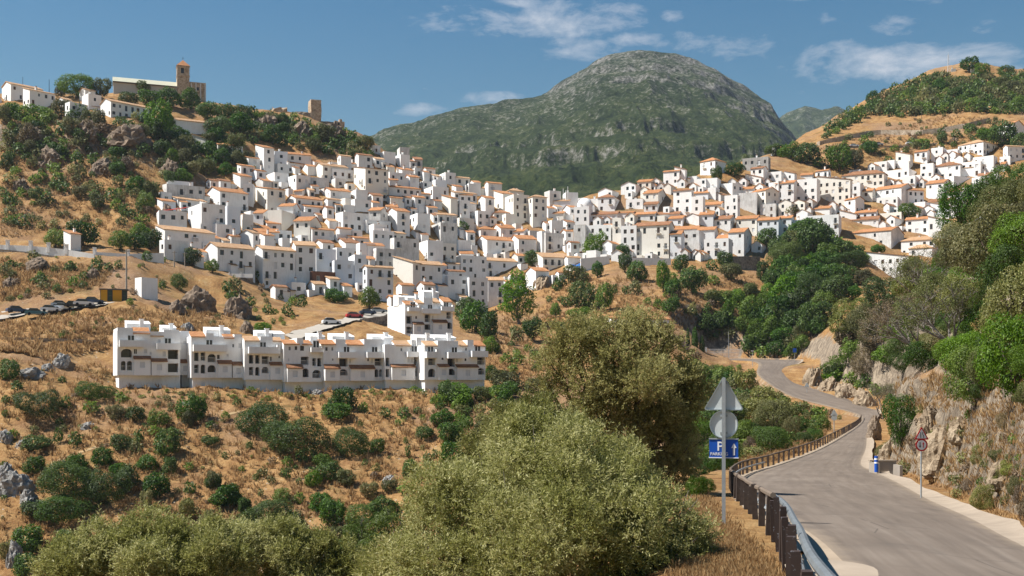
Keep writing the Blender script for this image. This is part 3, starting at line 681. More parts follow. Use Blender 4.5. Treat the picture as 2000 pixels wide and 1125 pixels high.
# farther signs seen small along the bends
def small_sign(px, py, Y, h, panels, label, ymat=GALV):
    b_ = P3(px, py, Y); e = empty('road_sign', b_); tag(e, label, 'traffic sign')
    mb = MB(); mb.tube([(0, 0, -.5), (0, 0, h)], .05, 6); mb.build('post', ymat, e)
    for (outline, z, m_) in panels: plate(outline, z, -.07, .02, m_, 'sign_plate', e)
sq = lambda w, h: [(-w / 2, -h / 2), (w / 2, -h / 2), (w / 2, h / 2), (-w / 2, h / 2)]
small_sign(1629, 845, 132, 2.6, [(tri_outline(.85), 2.25, SIGNBACK), (disc_outline(.33), 1.75, SIGNBACK)], 'grey triangle and disc sign backs beyond fence at far bend')
small_sign(1576, 775, 246, 2.9, [(tri_outline(1.1), 2.5, SIGNBACK)], 'small dark triangle sign back beside rock cut on upper road')
small_sign(1552, 706, 292, 3.2, [(sq(.9, 1.1), 2.9, BLUE)], 'small blue square sign where the road tops the rise')
lp = P3(1470, 712, 288)
e = empty('street_lamp', lp); tag(e, 'thin grey street lamp at the left kerb of the upper road', 'street lamp')
mb = MB(); mb.tube([(0, 0, -.5), (0, 0, 3.4)], [.07, .05], 6); mb.build('pole', GALV, e); mb = MB(); mb.box(-.3, -.14, 3.4, .3, .14, 3.56); mb.build('lamp_head', SWHITE, e)

# blue marker post by the culvert
mp_ = P3(1711.5, 916, 73); e = empty('marker_post', mp_); tag(e, 'short blue marker post with white bands at the road edge', 'marker post')
mb = MB(); mb.tube([(0, 0, -.2), (0, 0, .84)], .125, 12); bo = mb.build('body', BLUE, e)
for z in (.36, .60): mb = MB(); mb.tube([(0, 0, z), (0, 0, z + .10)], .129, 12, cap=False); mb.build('white_band', SWHITE, bo)
cv = P3(1733, 921, 74); e = empty('culvert_headwall', cv); tag(e, 'grey concrete culvert box beside the blue marker post', 'culvert')
DARKC = plain('dark_concrete', (.30, .26, .22), .95, .25, 2)
mb = MB(); mb.box(-.75, -.2, -.6, -.55, 1.4, .55); mb.build('side_wall', DARKC, e); mb = MB(); mb.box(-.55, 1.1, -.6, .95, 1.4, .60); mb.build('back_wall', DARKC, e)
mb = MB(); mb.box(.75, -.2, -.6, .95, 1.1, .40); mb.build('side_wall', DARKC, e); mb = MB(); mb.box(-.85, -.3, .60, 1.0, 1.5, .68, 0); 
mb = MB(); mb.box(-.80, 1.05, .60, 1.0, 1.45, .68); mb.build('coping', CONCRETE, e)
# ------------------------------------------------------------------ houses
def unit_window(frame_m, pane_m, bars):
    mb = MB(); f = .09
    mb.box(0, .02, 0, 1, .05, 1, 1, 'y')
    mb.box(0, -.03, 0, f, .02, 1, 0, 'yxX'); mb.box(1 - f, -.03, 0, 1, .02, 1, 0, 'yxX'); mb.box(f, -.03, 0, 1 - f, .02, f * .7, 0, 'yzZ'); mb.box(f, -.03, 1 - f * .7, 1 - f, .02, 1, 0, 'yzZ')
    if bars: mb.box(.46, -.02, f * .7, .54, .02, 1 - f * .7, 0, 'yxX')
    return mb.mesh('window', [frame_m, pane_m])
def unit_shutter(m_):
    mb = MB()
    for i in range(2):
        a = .02 + .49 * i; mb.box(a, -.02, .02, a + .47, .02, .98, 0, 'yxXzZ')
    return mb.mesh('window', [m_])
WIN = [unit_window(FRAME, PANE, True), unit_window(WHITE, PANE, True), unit_window(FRAME, PANE, False), unit_shutter(SHUTTER), unit_shutter(SHUTTER_W)]
def unit_balcony():
    mb = MB(); mb.box(0, -.75, -.14, 1, 0, 0)
    mb.box(0, -.75, .92, 1, -.70, .97, 1); mb.box(0, -.70, .92, .03, -.01, .97, 1); mb.box(.97, -.70, .92, 1, -.01, .97, 1)
    for i in range(9):
        x = .01 + i * .12; mb.box(x, -.74, 0, x + .022, -.715, .92, 1, 'yxX')
    return mb.mesh('balcony', [WHITE, IRON])
BALC = unit_balcony()
def unit_chimney():
    mb = MB(); mb.box(-.3, -.3, -1.2, .3, .3, 1.0, 0, 'xXyY'); mb.box(-.38, -.38, 1.0, .38, .38, 1.1); mb.box(-.25, -.25, 1.1, .25, .25, 1.35, 1)
    return mb.mesh('chimney', [WHITE, ROOFS[1]])
CHIM = unit_chimney()
def add_window(parent, loc, w, h, left=False, kind=None):
    k = random.choices(range(5), (34, 10, 38, 10, 8))[0] if kind is None else kind
    o = link_mesh('window', WIN[k], parent, loc); o.scale = (w, 1, h)
    if left: o.rotation_euler = (0, 0, R(-90))
    return o
def roof_mesh(kind, L, D, H, ov=.28, rise=None):
    mb = MB(); th = .16
    def slab(quad):
        mb.poly(quad); mb.poly([(x, y, z - th) for x, y, z in reversed(quad)])
        for a, b_ in zip(quad, quad[1:] + quad[:1]): mb.poly((a, (a[0], a[1], a[2] - th), (b_[0], b_[1], b_[2] - th), b_))
    x0, x1, y0, y1 = -ov, L + ov, -ov, D + ov
    if kind == 'g':
        rise = rise or min(D * .20, 2.2); s_ = rise / (D / 2); e = H - s_ * ov + .17
        slab([(x0, y0, e), (x1, y0, e), (x1, D / 2, H + rise + .17), (x0, D / 2, H + rise + .17)]); slab([(x1, y1, e), (x0, y1, e), (x0, D / 2, H + rise + .17), (x1, D / 2, H + rise + .17)])
    elif kind == 'G':
        rise = rise or min(L * .20, 2.2); s_ = rise / (L / 2); e = H - s_ * ov + .17
        slab([(x0, y1, e), (x0, y0, e), (L / 2, y0, H + rise + .17), (L / 2, y1, H + rise + .17)]); slab([(x1, y0, e), (x1, y1, e), (L / 2, y1, H + rise + .17), (L / 2, y0, H + rise + .17)])
    elif kind == 's':
        rise = rise or min(D * .30, 2.4); s_ = rise / D
        slab([(x0, y0, H - s_ * ov + .17), (x1, y0, H - s_ * ov + .17), (x1, y1, H + rise + s_ * ov + .17), (x0, y1, H + rise + s_ * ov + .17)])
    elif kind == 'h':
        q = min(L, D) / 2; rise = rise or min(q * .52, 2.6); e = H + .08; r_ = H + rise + .1
        if L >= D: A, B = (q, D / 2, r_), (L - q + 1e-3, D / 2, r_)
        else: A, B = (L / 2, q, r_), (L / 2, D - q + 1e-3, r_)
        c = [(x0, y0, e), (x1, y0, e), (x1, y1, e), (x0, y1, e)]
        if L >= D: fs = [(c[0], c[1], B, A), (c[1], c[2], B), (c[2], c[3], A, B), (c[3], c[0], A)]
        else: fs = [(c[0], c[1], A), (c[1], c[2], B, A), (c[2], c[3], B), (c[3], c[0], A, B)]
        for f in fs: mb.poly(f)
        mb.poly([(x, y, z - th) for x, y, z in reversed(c)])
        for a, b_ in zip(c, c[1:] + c[:1]): mb.poly((a, (a[0], a[1], a[2] - th), (b_[0], b_[1], b_[2] - th), b_))
    return mb, (rise or 0)
HOUSES = []
def house(px0, pxm, px1, top, base, roof='g', wall=0, rel=None, ymin=290, roofm=None, zone='B', Y=None, winp=.7, maxdepth=12.0, foundation=5.0, name='house', blankL=False):
    Y = Y or hit(pxm, base, ymin); u = lambda p: (p - CX) / F
    lw, rw = pxm - px0, px1 - pxm
    if rel is None: rel = 24 if rw >= lw else 68
    if lw <= 1.5: rel = min(rel, 10)
    if rw <= 2.5: rel = max(rel, 80)
    rel += random.uniform(-4, 4)
    a = R(rel) - math.atan(u(pxm))
    ca, sa = math.cos(a), math.sin(a)
    xc = u(pxm) * Y
    dL = ca - u(px1) * sa; dD = sa + u(px0) * ca
    L = (u(px1) * Y - xc) / dL if dL > .12 and rw > 2.5 else random.uniform(6, 9)
    D = (xc - u(px0) * Y) / dD if dD > .12 and lw > 1.5 else random.uniform(6, 9)
    L = min(max(L, 2.6), 60); D = min(max(D, 3.2), 60)
    if rel < 45: D = min(D, maxdepth)
    else: L = min(L, maxdepth)
    zb = (HY - base) / F * Y; H = (base - top) / F * Y
    if roof == 'f': H += 0
    e = empty(name, (xc, Y, zb), a)
    main_front = rel < 45
    k = random.random()
    wm = WALLS[wall] if isinstance(wall, int) else wall
    mb = MB(); wins = []
    def openings(W, front, p):
        hs = []; ncol = max(1, int((W - .7) / 2.25)); nst = max(1, int(round(H / 2.9)))
        pit = W / ncol
        for st in range(nst):
            zt = H - .75 - 2.85 * st
            if zt - 1.2 < .25: break
            for c in range(ncol):
                if random.random() > p: continue
                door = random.random() < .16
                w = random.choice((.85, .95, 1.1, 1.2)); h = random.choice((1.2, 1.35, 1.5))
                if door: w, h = 1.0, 2.05
                xc_ = pit * (c + .5) + random.uniform(-.25, .25) * min(1, pit / 3)
                x0 = max(.35, min(W - .35 - w, xc_ - w / 2))
                if x0 < .3 or zt - h < .15: continue
                hs.append((x0, zt - h, x0 + w, zt)); wins.append((front, x0, zt - h, w, h, door))
        return hs
    pf = winp if main_front else winp * .6; pl = winp * .35 if main_front else winp
    if blankL: pl = 0
    hf = openings(L, True, pf) if rw > 3 or main_front else []
    hl = openings(D, False, pl) if lw > 3 or not main_front else []
    up = Vector((0, 0, 1))
    mb.holes((0, 0, 0), (1, 0, 0), (0, -1, 0), L, H, hf, .2)
    mb.holes((0, D, 0), (0, -1, 0), (-1, 0, 0), D, H, hl, .2)
    mb.poly(((L, 0, 0), (L, D, 0), (L, D, H), (L, 0, H))); mb.poly(((L, D, 0), (0, D, 0), (0, D, H), (L, D, H)))
    mb.box(-.02, -.02, -foundation, L + .02, D + .02, -.001, 0, 'xXyY')
    rmesh = None
    if roof in 'gGsh':
        if not main_front and roof == 'g': roof = 'G'
        rm, rise = roof_mesh(roof, L, D, H)
        rmesh = rm
        if roof == 'g':
            for x in (0, L): mb.poly([(x, 0, H), (x, D, H), (x, D / 2, H + rise)])
        elif roof == 'G':
            for y in (0, D): mb.poly([(0, y, H), (L, y, H), (L / 2, y, H + rise)])
        elif roof == 's':
            for x in (0, L): mb.poly([(x, 0, H), (x, D, H), (x, D, H + rise)])
            mb.poly([(0, D, H), (L, D, H), (L, D, H + rise), (0, D, H + rise)])
        ri = roofm if roofm is not None else random.choices((0, 1, 2), (55, 22, 23))[0]
        rmesh.build('roof', ROOFS[ri], e)
    else:
        ri = -1; t = .22
        for (a0, b0, a1, b1) in ((0, 0, L, t), (0, D - t, L, D), (0, t, t, D - t), (L - t, t, L, D - t)): mb.box(a0, b0, H, a1, b1, H + .55, 0, 'xXyYZ')
        m2 = MB(); m2.poly([(t, t, H + .02), (L - t, t, H + .02), (L - t, D - t, H + .02), (t, D - t, H + .02)]); m2.build('roof_terrace', FLATROOF if random.random() < .5 else PATIO, e)
    mb.build('wall', wm, e)
    for (front, x0, z0, w, h, door) in wins:
        if front:
            add_window(e, (x0, .16, z0), w, h)
            if door and random.random() < .8:
                o = link_mesh('balcony', BALC, e, (x0 - .35, -.01, z0 - .02)); o.scale = (w + .7, .8, 1)
        else:
            add_window(e, (.16, D - x0, z0), w, h, True)
            if door and random.random() < .8:
                o = link_mesh('balcony', BALC, e, (-.01, D - x0 + .35, z0 - .02)); o.scale = (w + .7, .8, 1); o.rotation_euler = (0, 0, R(-90))
    if random.random() < .42:
        o = link_mesh('chimney', CHIM, e, (random.uniform(.2, .8) * L, random.uniform(.35, .7) * D, H + (1.0 if roof != 'f' else .8))); o.scale = (random.uniform(.8, 1.3),) * 2 + (random.uniform(.7, 1.2),)
    storeys = max(1, int(round(H / 2.9)))
    HOUSES.append(dict(o=e, px=(px0 + px1) / 2, py=top, base=base, zone=zone, roof=roof, ri=ri, st=storeys, wall=wall if isinstance(wall, int) else 9, w=px1 - px0))
    return e, L, D, H

def tile(org, sc, rows, zone, rel=None, ymin=290):
    for q in rows:
        x0, xm, x1, t, b_ = q[:5]; rf = q[5] if len(q) > 5 else 'g'; wl = q[6] if len(q) > 6 else random.choices((0, 1, 2, 3, 4), (45, 25, 8, 10, 12))[0]
        kw = q[7] if len(q) > 7 else {}
        house(org[0] + x0 / sc, org[0] + xm / sc, org[0] + x1 / sc, org[1] + t / sc, org[1] + b_ / sc, rf, wl, kw.get('rel', rel), kw.get('ymin', ymin), kw.get('rm'), zone, winp=kw.get('win', .72), maxdepth=kw.get('md', 12.0))
tile((280, 280), 4, [
 (188, 190, 390, 300, 340, 'f', 4), (255, 258, 480, 335, 425, 'f', 3), (480, 600, 820, 372, 545, 'g', 0, {'rm': 0}), (250, 270, 440, 432, 490, 's', 1), (335, 455, 640, 480, 745, 'f', 0),
 (95, 168, 560, 672, 770, 's', 1, {'rm': 2}), (150, 165, 350, 765, 900, 'f', 0), (118, 122, 340, 535, 660, 'f', 0), (560, 570, 692, 640, 765, 'f', 0), (600, 655, 760, 500, 690, 'f', 4), (770, 775, 860, 565, 690, 'f', 2),
 (862, 968, 1110, 352, 535, 's', 2, {'rm': 0}), (780, 860, 870, 330, 500, 'f', 1, {'rel': 55}), (875, 942, 1022, 30, 235, 's', 1), (1020, 1025, 1128, 70, 200, 'f', 4), (1125, 1128, 1312, 82, 200, 'g', 0, {'rm': 0}), (1040, 1050, 1180, 165, 240, 'f', 1), (1130, 1140, 1265, 150, 215, 'g', 1, {'rm': 0}),
 (962, 1025, 1135, 235, 335, 'f', 1), (1130, 1195, 1305, 255, 385, 'f', 0), (1300, 1305, 1450, 275, 345, 'f', 3), (1335, 1402, 1600, 170, 300, 'g', 2, {'rm': 2}), (1440, 1475, 1640, 205, 305, 'f', 1), (1575, 1602, 1800, 155, 195, 'g', 1, {'rm': 0}), (1640, 1735, 1915, 192, 425, 's', 2, {'rm': 1, 'win': .85}),
 (1450, 1500, 1580, 282, 350, 'f', 3), (1120, 1190, 1400, 425, 545, 'g', 1, {'rm': 0}), (1175, 1240, 1280, 372, 420, 'g', 1), (1060, 1170, 1222, 490, 605, 'g', 1), (1222, 1265, 1422, 492, 565, 'g', 1, {'rm': 0}), (970, 1080, 1185, 532, 700, 'f', 2, {'win': .1}), (860, 935, 1000, 545, 645, 'g', 1), (960, 966, 1070, 625, 690, 'g', 0, {'rm': 0}),
 (1175, 1302, 1425, 605, 765, 'g', 2, {'rm': 0}), (1310, 1320, 1492, 668, 775, 'g', 0, {'rm': 0}), (868, 872, 1060, 690, 745, 'g', 0, {'rm': 0}), (1035, 1042, 1160, 688, 765, 'f', 0), (752, 858, 898, 700, 855, 'g', 1, {'rel': 40}), (475, 580, 872, 808, 995, 'g', 0, {'rm': 2}),
 (850, 932, 1188, 825, 1130, 'g', 0, {'rm': 2, 'md': 9}), (1185, 1190, 1347, 795, 1110, 'g', 0, {'rm': 2}), (1345, 1350, 1505, 835, 1030, 'f', 4), (1488, 1492, 1652, 925, 1110, 'f', 4), (1490, 1510, 1650, 825, 930, 'f', 1), (1645, 1650, 1740, 880, 1110, 'f', 4), (1330, 1402, 1490, 775, 845, 'g', 1), (1490, 1580, 1692, 775, 855, 'g', 1), (1640, 1650, 1762, 738, 805, 'g', 0), (1700, 1752, 1882, 795, 905, 'g', 1), (1730, 1748, 1952, 965, 1240, 'g', 4, {'rm': 2}), (1500, 1560, 1760, 545, 700, 'f', 0), (1740, 1802, 1905, 640, 765, 'f', 1), (1430, 1442, 1542, 435, 525, 'g', 1), (1400, 1462, 1622, 365, 440, 'g', 0), (1610, 1662, 1752, 370, 445, 'f', 1), (1742, 1792, 1872, 405, 485, 'g', 1), (1760, 1852, 1912, 522, 645, 'g', 3), (1560, 1565, 1650, 492, 545, 'f', 1), (1895, 1900, 1990, 495, 560, 'g', 1), (1640, 1652, 1780, 445, 540, 'f', 1), (1225, 1232, 1330, 545, 600, 'f', 4), (1780, 1795, 1960, 690, 790, 'f', 1)], 'B', None)
tile((700, 280), 4, [
 (130, 200, 290, 72, 145, 'f', 1, {'win': .1}), (100, 110, 172, 22, 70, 'f', 3), (285, 330, 402, 95, 200, 'f', 1, {'win': .25}), (318, 324, 400, 38, 100, 'f', 3, {'win': .2}), (400, 405, 450, 140, 190, 's', 1), (435, 440, 500, 125, 190, 'g', 3, {'rm': 1}), (298, 342, 432, 205, 290, 's', 1), (430, 442, 502, 200, 275, 'f', 3), (520, 530, 602, 195, 250, 'g', 1, {'rm': 1}),
 (232, 240, 490, 338, 425, 'h', 0, {'rm': 0, 'win': .8}), (238, 245, 362, 232, 300, 'f', 0), (238, 242, 310, 285, 330, 's', 0, {'rm': 0}), (372, 380, 565, 385, 450, 'g', 1, {'rm': 0}), (560, 602, 692, 292, 350, 'f', 4), (630, 680, 762, 235, 315, 'f', 1), (750, 762, 872, 265, 335, 'g', 2, {'rm': 2}), (850, 862, 955, 322, 390, 'f', 1, {'win': .2}), (950, 955, 1042, 350, 410, 'h', 2, {'rm': 2}),
 (498, 582, 705, 345, 460, 'f', 1), (740, 752, 925, 382, 470, 's', 0, {'rm': 2}), (785, 790, 892, 402, 480, 'g', 1, {'rm': 0}), (650, 722, 775, 425, 560, 's', 2, {'win': .2, 'rel': 40}), (735, 792, 872, 452, 580, 'f', 1), (935, 992, 1062, 425, 570, 'g', 1), (1058, 1130, 1222, 392, 545, 's', 2), (1130, 1212, 1335, 408, 640, 'f', 2, {'win': .85}), (1125, 1182, 1292, 368, 425, 'h', 2, {'rm': 2}), (1325, 1362, 1472, 415, 660, 'h', 2, {'rm': 2, 'win': .85}),
 (845, 932, 1032, 535, 650, 'f', 1), (780, 790, 905, 590, 670, 'f', 2, {'win': .1}), (1055, 1060, 1182, 542, 610, 'h', 3, {'rm': 1}), (1088, 1152, 1222, 560, 660, 'f', 2), (898, 956, 1080, 668, 750, 'h', 0, {'rm': 0}), (1040, 1112, 1222, 660, 750, 'g', 1), (810, 852, 912, 695, 790, 'g', 1), (395, 462, 562, 555, 710, 'f', 1), (550, 642, 775, 628, 770, 'f', 3), (600, 622, 772, 555, 645, 's', 3, {'rm': 2}), (215, 302, 402, 528, 710, 'g', 1), (85, 152, 222, 528, 610, 'g', 3), (50, 62, 252, 608, 700, 'f', 0), (98, 132, 242, 670, 770, 'f', 1), (250, 262, 370, 700, 760, 's', 2, {'rm': 2}),
 (450, 542, 662, 768, 930, 'f', 1, {'win': .3}), (560, 642, 765, 788, 935, 'f', 2), (268, 280, 475, 748, 910, 'f', 3, {'win': .35}), (0, 12, 130, 790, 900, 'f', 1), (130, 140, 280, 830, 960, 'f', 3), (760, 782, 882, 765, 870, 'f', 0), (920, 1006, 1262, 752, 895, 'g', 0, {'rm': 0}), (1085, 1100, 1172, 742, 800, 'g', 1), (1180, 1252, 1392, 745, 890, 'g', 0), (1215, 1292, 1345, 685, 750, 'g', 1), (270, 426, 485, 930, 1140, 's', 2, {'win': .12, 'rel': 52, 'rm': 2}), (420, 482, 655, 945, 1135, 'g', 1, {'rm': 2}), (480, 560, 655, 930, 1010, 'f', 1),
 (740, 800, 1002, 885, 1010, 'f', 0), (795, 800, 900, 862, 920, 'g', 1, {'rm': 0}), (690, 702, 832, 998, 1090, 'g', 1, {'rm': 1}), (690, 700, 862, 1045, 1200, 'f', 0), (690, 700, 790, 940, 1000, 'g', 1), (940, 1002, 1275, 915, 1050, 'g', 4, {'rm': 2}), (825, 866, 1012, 1060, 1285, 'f', 0), (1010, 1014, 1135, 1070, 1285, 'g', 0, {'rm': 2}), (1340, 1442, 1652, 888, 1015, 'g', 2, {'rm': 2, 'win': .95}), (1305, 1386, 1490, 995, 1150, 'g', 1, {'rm': 0}), (1440, 1462, 1602, 708, 865, 'f', 3), (1395, 1432, 1502, 695, 865, 'f', 1), (1500, 1510, 1600, 610, 720, 'f', 1)], 'B', None)
tile((1080, 280), 4, [
 (0, 130, 136, 448, 515, 'g', 4, {'rm': 2}), (95, 100, 196, 392, 505, 'f', 1, {'rel': 45, 'win': .1}), (200, 285, 292, 440, 525, 'f', 1), (350, 482, 562, 418, 530, 'h', 1, {'rm': 1}), (300, 352, 360, 442, 505, 'f', 1), (288, 502, 512, 550, 615, 'g', 0, {'rm': 1}), (500, 630, 642, 538, 590, 'g', 1, {'rm': 0}), (0, 82, 102, 545, 650, 'g', 2), (165, 282, 290, 502, 645, 'f', 1), (160, 252, 300, 645, 840, 'f', 3), (230, 452, 482, 645, 805, 'f', 0), (390, 482, 492, 648, 775, 'g', 0), (490, 532, 542, 592, 810, 'f', 2),
 (530, 652, 660, 652, 885, 'f', 1, {'win': .8}), (640, 906, 915, 635, 905, 'g', 2, {'rm': 1, 'win': .85}), (705, 822, 925, 385, 505, 'g', 2), (720, 912, 922, 332, 365, 'f', 1), (910, 1012, 1020, 292, 330, 's', 1), (1010, 1052, 1162, 275, 315, 'g', 2, {'rm': 0, 'rel': 30}), (940, 1082, 1100, 362, 575, 'G', 1, {'rm': 1, 'win': .8}), (1080, 1172, 1190, 422, 600, 'f', 1), (1180, 1312, 1322, 475, 545, 'g', 1, {'rm': 0}), (1100, 1212, 1216, 385, 440, 'g', 4, {'rm': 0}), (1210, 1272, 1302, 352, 445, 'f', 1), (570, 702, 712, 442, 515, 'f', 1), (710, 816, 825, 474, 540, 'g', 0, {'rm': 1}), (645, 796, 802, 550, 610, 'g', 0, {'rm': 0}), (800, 986, 992, 550, 595, 'g', 1), (905, 1012, 1020, 585, 650, 'g', 4, {'rm': 0}),
 (915, 1132, 1142, 668, 720, 'g', 4, {'rm': 0}), (915, 1002, 1012, 708, 905, 'g', 4, {'rm': 0}), (1010, 1142, 1190, 690, 870, 'f', 3), (1130, 1262, 1266, 674, 790, 'g', 0, {'rm': 0}), (1145, 1252, 1262, 555, 660, 'g', 4, {'rm': 0}), (1260, 1386, 1432, 588, 700, 'g', 0), (1430, 1592, 1602, 585, 730, 'g', 2, {'rm': 0}), (1370, 1492, 1612, 692, 885, 'g', 0, {'rm': 0}), (1280, 1372, 1376, 740, 840, 'g', 0, {'rm': 0}), (1180, 1372, 1382, 752, 935, 'f', 0),
 (1340, 1442, 1462, 412, 600, 'f', 1), (1450, 1592, 1602, 392, 560, 'f', 3, {'win': .15}), (1340, 1402, 1482, 318, 410, 'f', 1, {'rel': 45}), (1545, 1662, 1762, 365, 565, 'G', 2, {'rel': 45}), (1480, 1562, 1570, 355, 420, 'g', 1), (1150, 1266, 1352, 128, 245, 'h', 1, {'rm': 0, 'rel': 55}), (1480, 1682, 1700, 112, 225, 'f', PLASTER_GREY), (1725, 1732, 1932, 28, 95, 'g', 1, {'rel': 30}), (1740, 1882, 1892, 305, 490, 'g', 0), (1600, 1762, 1770, 595, 770, 'g', 4, {'rm': 0}), (1760, 1862, 1870, 582, 740, 'g', 0, {'rm': 0}), (1860, 1962, 1970, 605, 700, 'f', 4), (1620, 1740, 1750, 480, 590, 'f', 3), (1010, 1100, 1110, 455, 560, 'f', 1)], 'C', 74, 300)
tile((1500, 220), 4, [
 (208, 382, 390, 522, 715, 'f', 0), (255, 346, 352, 484, 535, 'g', 1, {'rm': 0}), (385, 642, 660, 520, 745, 's', 2, {'win': 1, 'rm': 1}), (575, 906, 916, 468, 605, 'h', 2, {'rm': 1}), (10, 82, 212, 545, 710, 'f', 3, {'rel': 45}), (900, 1102, 1192, 445, 540, 'f', 1), (1010, 1100, 1180, 385, 450, 'f', 1), (1190, 1292, 1302, 402, 540, 'f', 1), (1285, 1502, 1562, 402, 520, 'h', 1, {'rm': 1}), (1310, 1482, 1490, 292, 350, 'f', 4), (1485, 1682, 1802, 225, 340, 'h', 1, {'rm': 2, 'rel': 60}),
 (1600, 1762, 1792, 342, 480, 'f', 1), (1500, 1662, 1672, 385, 500, 'f', 1), (1775, 1912, 2005, 85, 210, 'G', 1, {'rel': 60}), (1840, 1872, 2015, 262, 390, 'g', 1, {'rel': 30}), (1810, 1892, 1900, 348, 410, 'f', 1), (1765, 1850, 1860, 400, 460, 'g', 1), (818, 1042, 1152, 582, 750, 'g', 1, {'rm': 0, 'rel': 64}), (1020, 1095, 1217, 604, 730, 'h', 1, {'rm': 0, 'rel': 40}), (720, 816, 822, 608, 700, 'g', 2, {'rm': 0}), (750, 1012, 1020, 662, 760, 'f', 1, {'win': .9}), (600, 682, 752, 672, 790, 'g', 1, {'rm': 0, 'rel': 50}), (365, 482, 492, 745, 810, 'g', 1), (680, 842, 850, 775, 840, 'g', 4),
 (1235, 1372, 1452, 545, 700, 'g', 1), (1380, 1452, 1592, 502, 590, 'f', 1, {'rel': 45}), (1400, 1552, 1560, 605, 700, 'g', 1), (1250, 1442, 1450, 685, 770, 'g', 1), (1280, 1462, 1470, 735, 800, 's', 4, {'rm': 2}), (865, 1042, 1062, 785, 870, 'f', 2), (510, 962, 1112, 918, 1065, 'g', 3, {'rm': 0, 'win': .3, 'md': 16}), (1075, 1252, 1262, 828, 960, 'g', 1), (1250, 1432, 1442, 845, 970, 's', 1, {'rm': 2}), (1040, 1302, 1310, 988, 1110, 'h', 0, {'rm': 2}), (1100, 1282, 1290, 1052, 1130, 'h', 0, {'rm': 2}), (290, 552, 560, 805, 980, 'f', 0), (550, 862, 870, 830, 900, 'g', 1), (760, 1100, 1110, 1120, 1310, 's', 1, {'win': 1, 'rm': 1}), (1120, 1190, 1200, 495, 560, 'f', 1), (1490, 1600, 1610, 425, 500, 'g', 1), (1640, 1740, 1750, 485, 550, 'g', 1), (900, 980, 990, 605, 690, 'f', 1), (650, 720, 730, 560, 700, 'f', 1), (1050, 1150, 1160, 500, 590, 'f', 1), (560, 690, 700, 790, 850, 's', 1)], 'C', 74, 330)
tile((0, 80), 4, [
 (15, 85, 335, 335, 470, 'g', 1, {'rm': 2}), (180, 232, 432, 380, 545, 's', 1, {'rm': 2}), (620, 665, 746, 378, 470, 'g', 1), (440, 500, 562, 455, 535, 'g', 1, {'rm': 2}), (508, 545, 672, 485, 605, 'f', 1, {'win': .2}), (640, 690, 792, 420, 540, 'f', 1, {'win': .2}), (665, 670, 780, 505, 545, 's', 1), (785, 866, 1195, 468, 600, 'g', 1, {'rm': 2, 'md': 8}), (1370, 1376, 1622, 615, 730, 'g', 1, {'win': .08, 'rm': 2}), (1500, 1610, 1702, 760, 860, 's', 2, {'win': .2}), (1698, 1702, 1832, 808, 915, 'g', 2), (1836, 1842, 1896, 832, 895, 'f', 1), (-190, -120, 12, 420, 500, 'g', 1)], 'A', None, 380)

# fillers between the traced houses so that the town stays as dense as it is
cov = np.zeros((300, 520), bool)                       # 4 px raster, rows from y=0, columns from x=0
for h_ in HOUSES:
    cov[max(0, int(h_['py'] / 4)):int(h_['base'] / 4) + 1, max(0, int((h_['px'] - h_['w'] / 2) / 4)):max(0, int((h_['px'] + h_['w'] / 2) / 4)) + 1] = True
def inside(poly, x, y):
    c = False
    for (x0, y0), (x1, y1) in zip(poly, poly[1:] + poly[:1]):
        if (y0 > y) != (y1 > y) and x < (x1 - x0) * (y - y0) / (y1 - y0) + x0: c = not c
    return c
POLY_L = [(318, 400), (335, 372), (470, 362), (505, 300), (600, 312), (640, 330), (720, 320), (745, 310), (800, 315), (840, 350), (1000, 382), (1070, 398), (1120, 395), (1135, 500), (1110, 545), (1060, 560), (985, 590), (905, 600), (890, 560), (770, 600), (745, 560), (690, 572), (545, 585), (510, 540), (400, 525), (318, 480)]
POLY_R = [(1080, 405), (1190, 388), (1260, 368), (1330, 352), (1420, 366), (1500, 345), (1600, 352), (1650, 350), (1740, 325), (1830, 305), (1900, 295), (1960, 305), (1950, 345), (1860, 425), (1830, 462), (1770, 470), (1700, 485), (1640, 480), (1600, 462), (1500, 465), (1478, 500), (1380, 508), (1230, 508), (1110, 505)]
nf = 0
MINI = MB(); MINI_M = [WALLS[0], WALLS[1], WALLS[2], WALLS[3], ROOFS[0], ROOFS[1], ROOFS[2], PANE, FLATROOF]
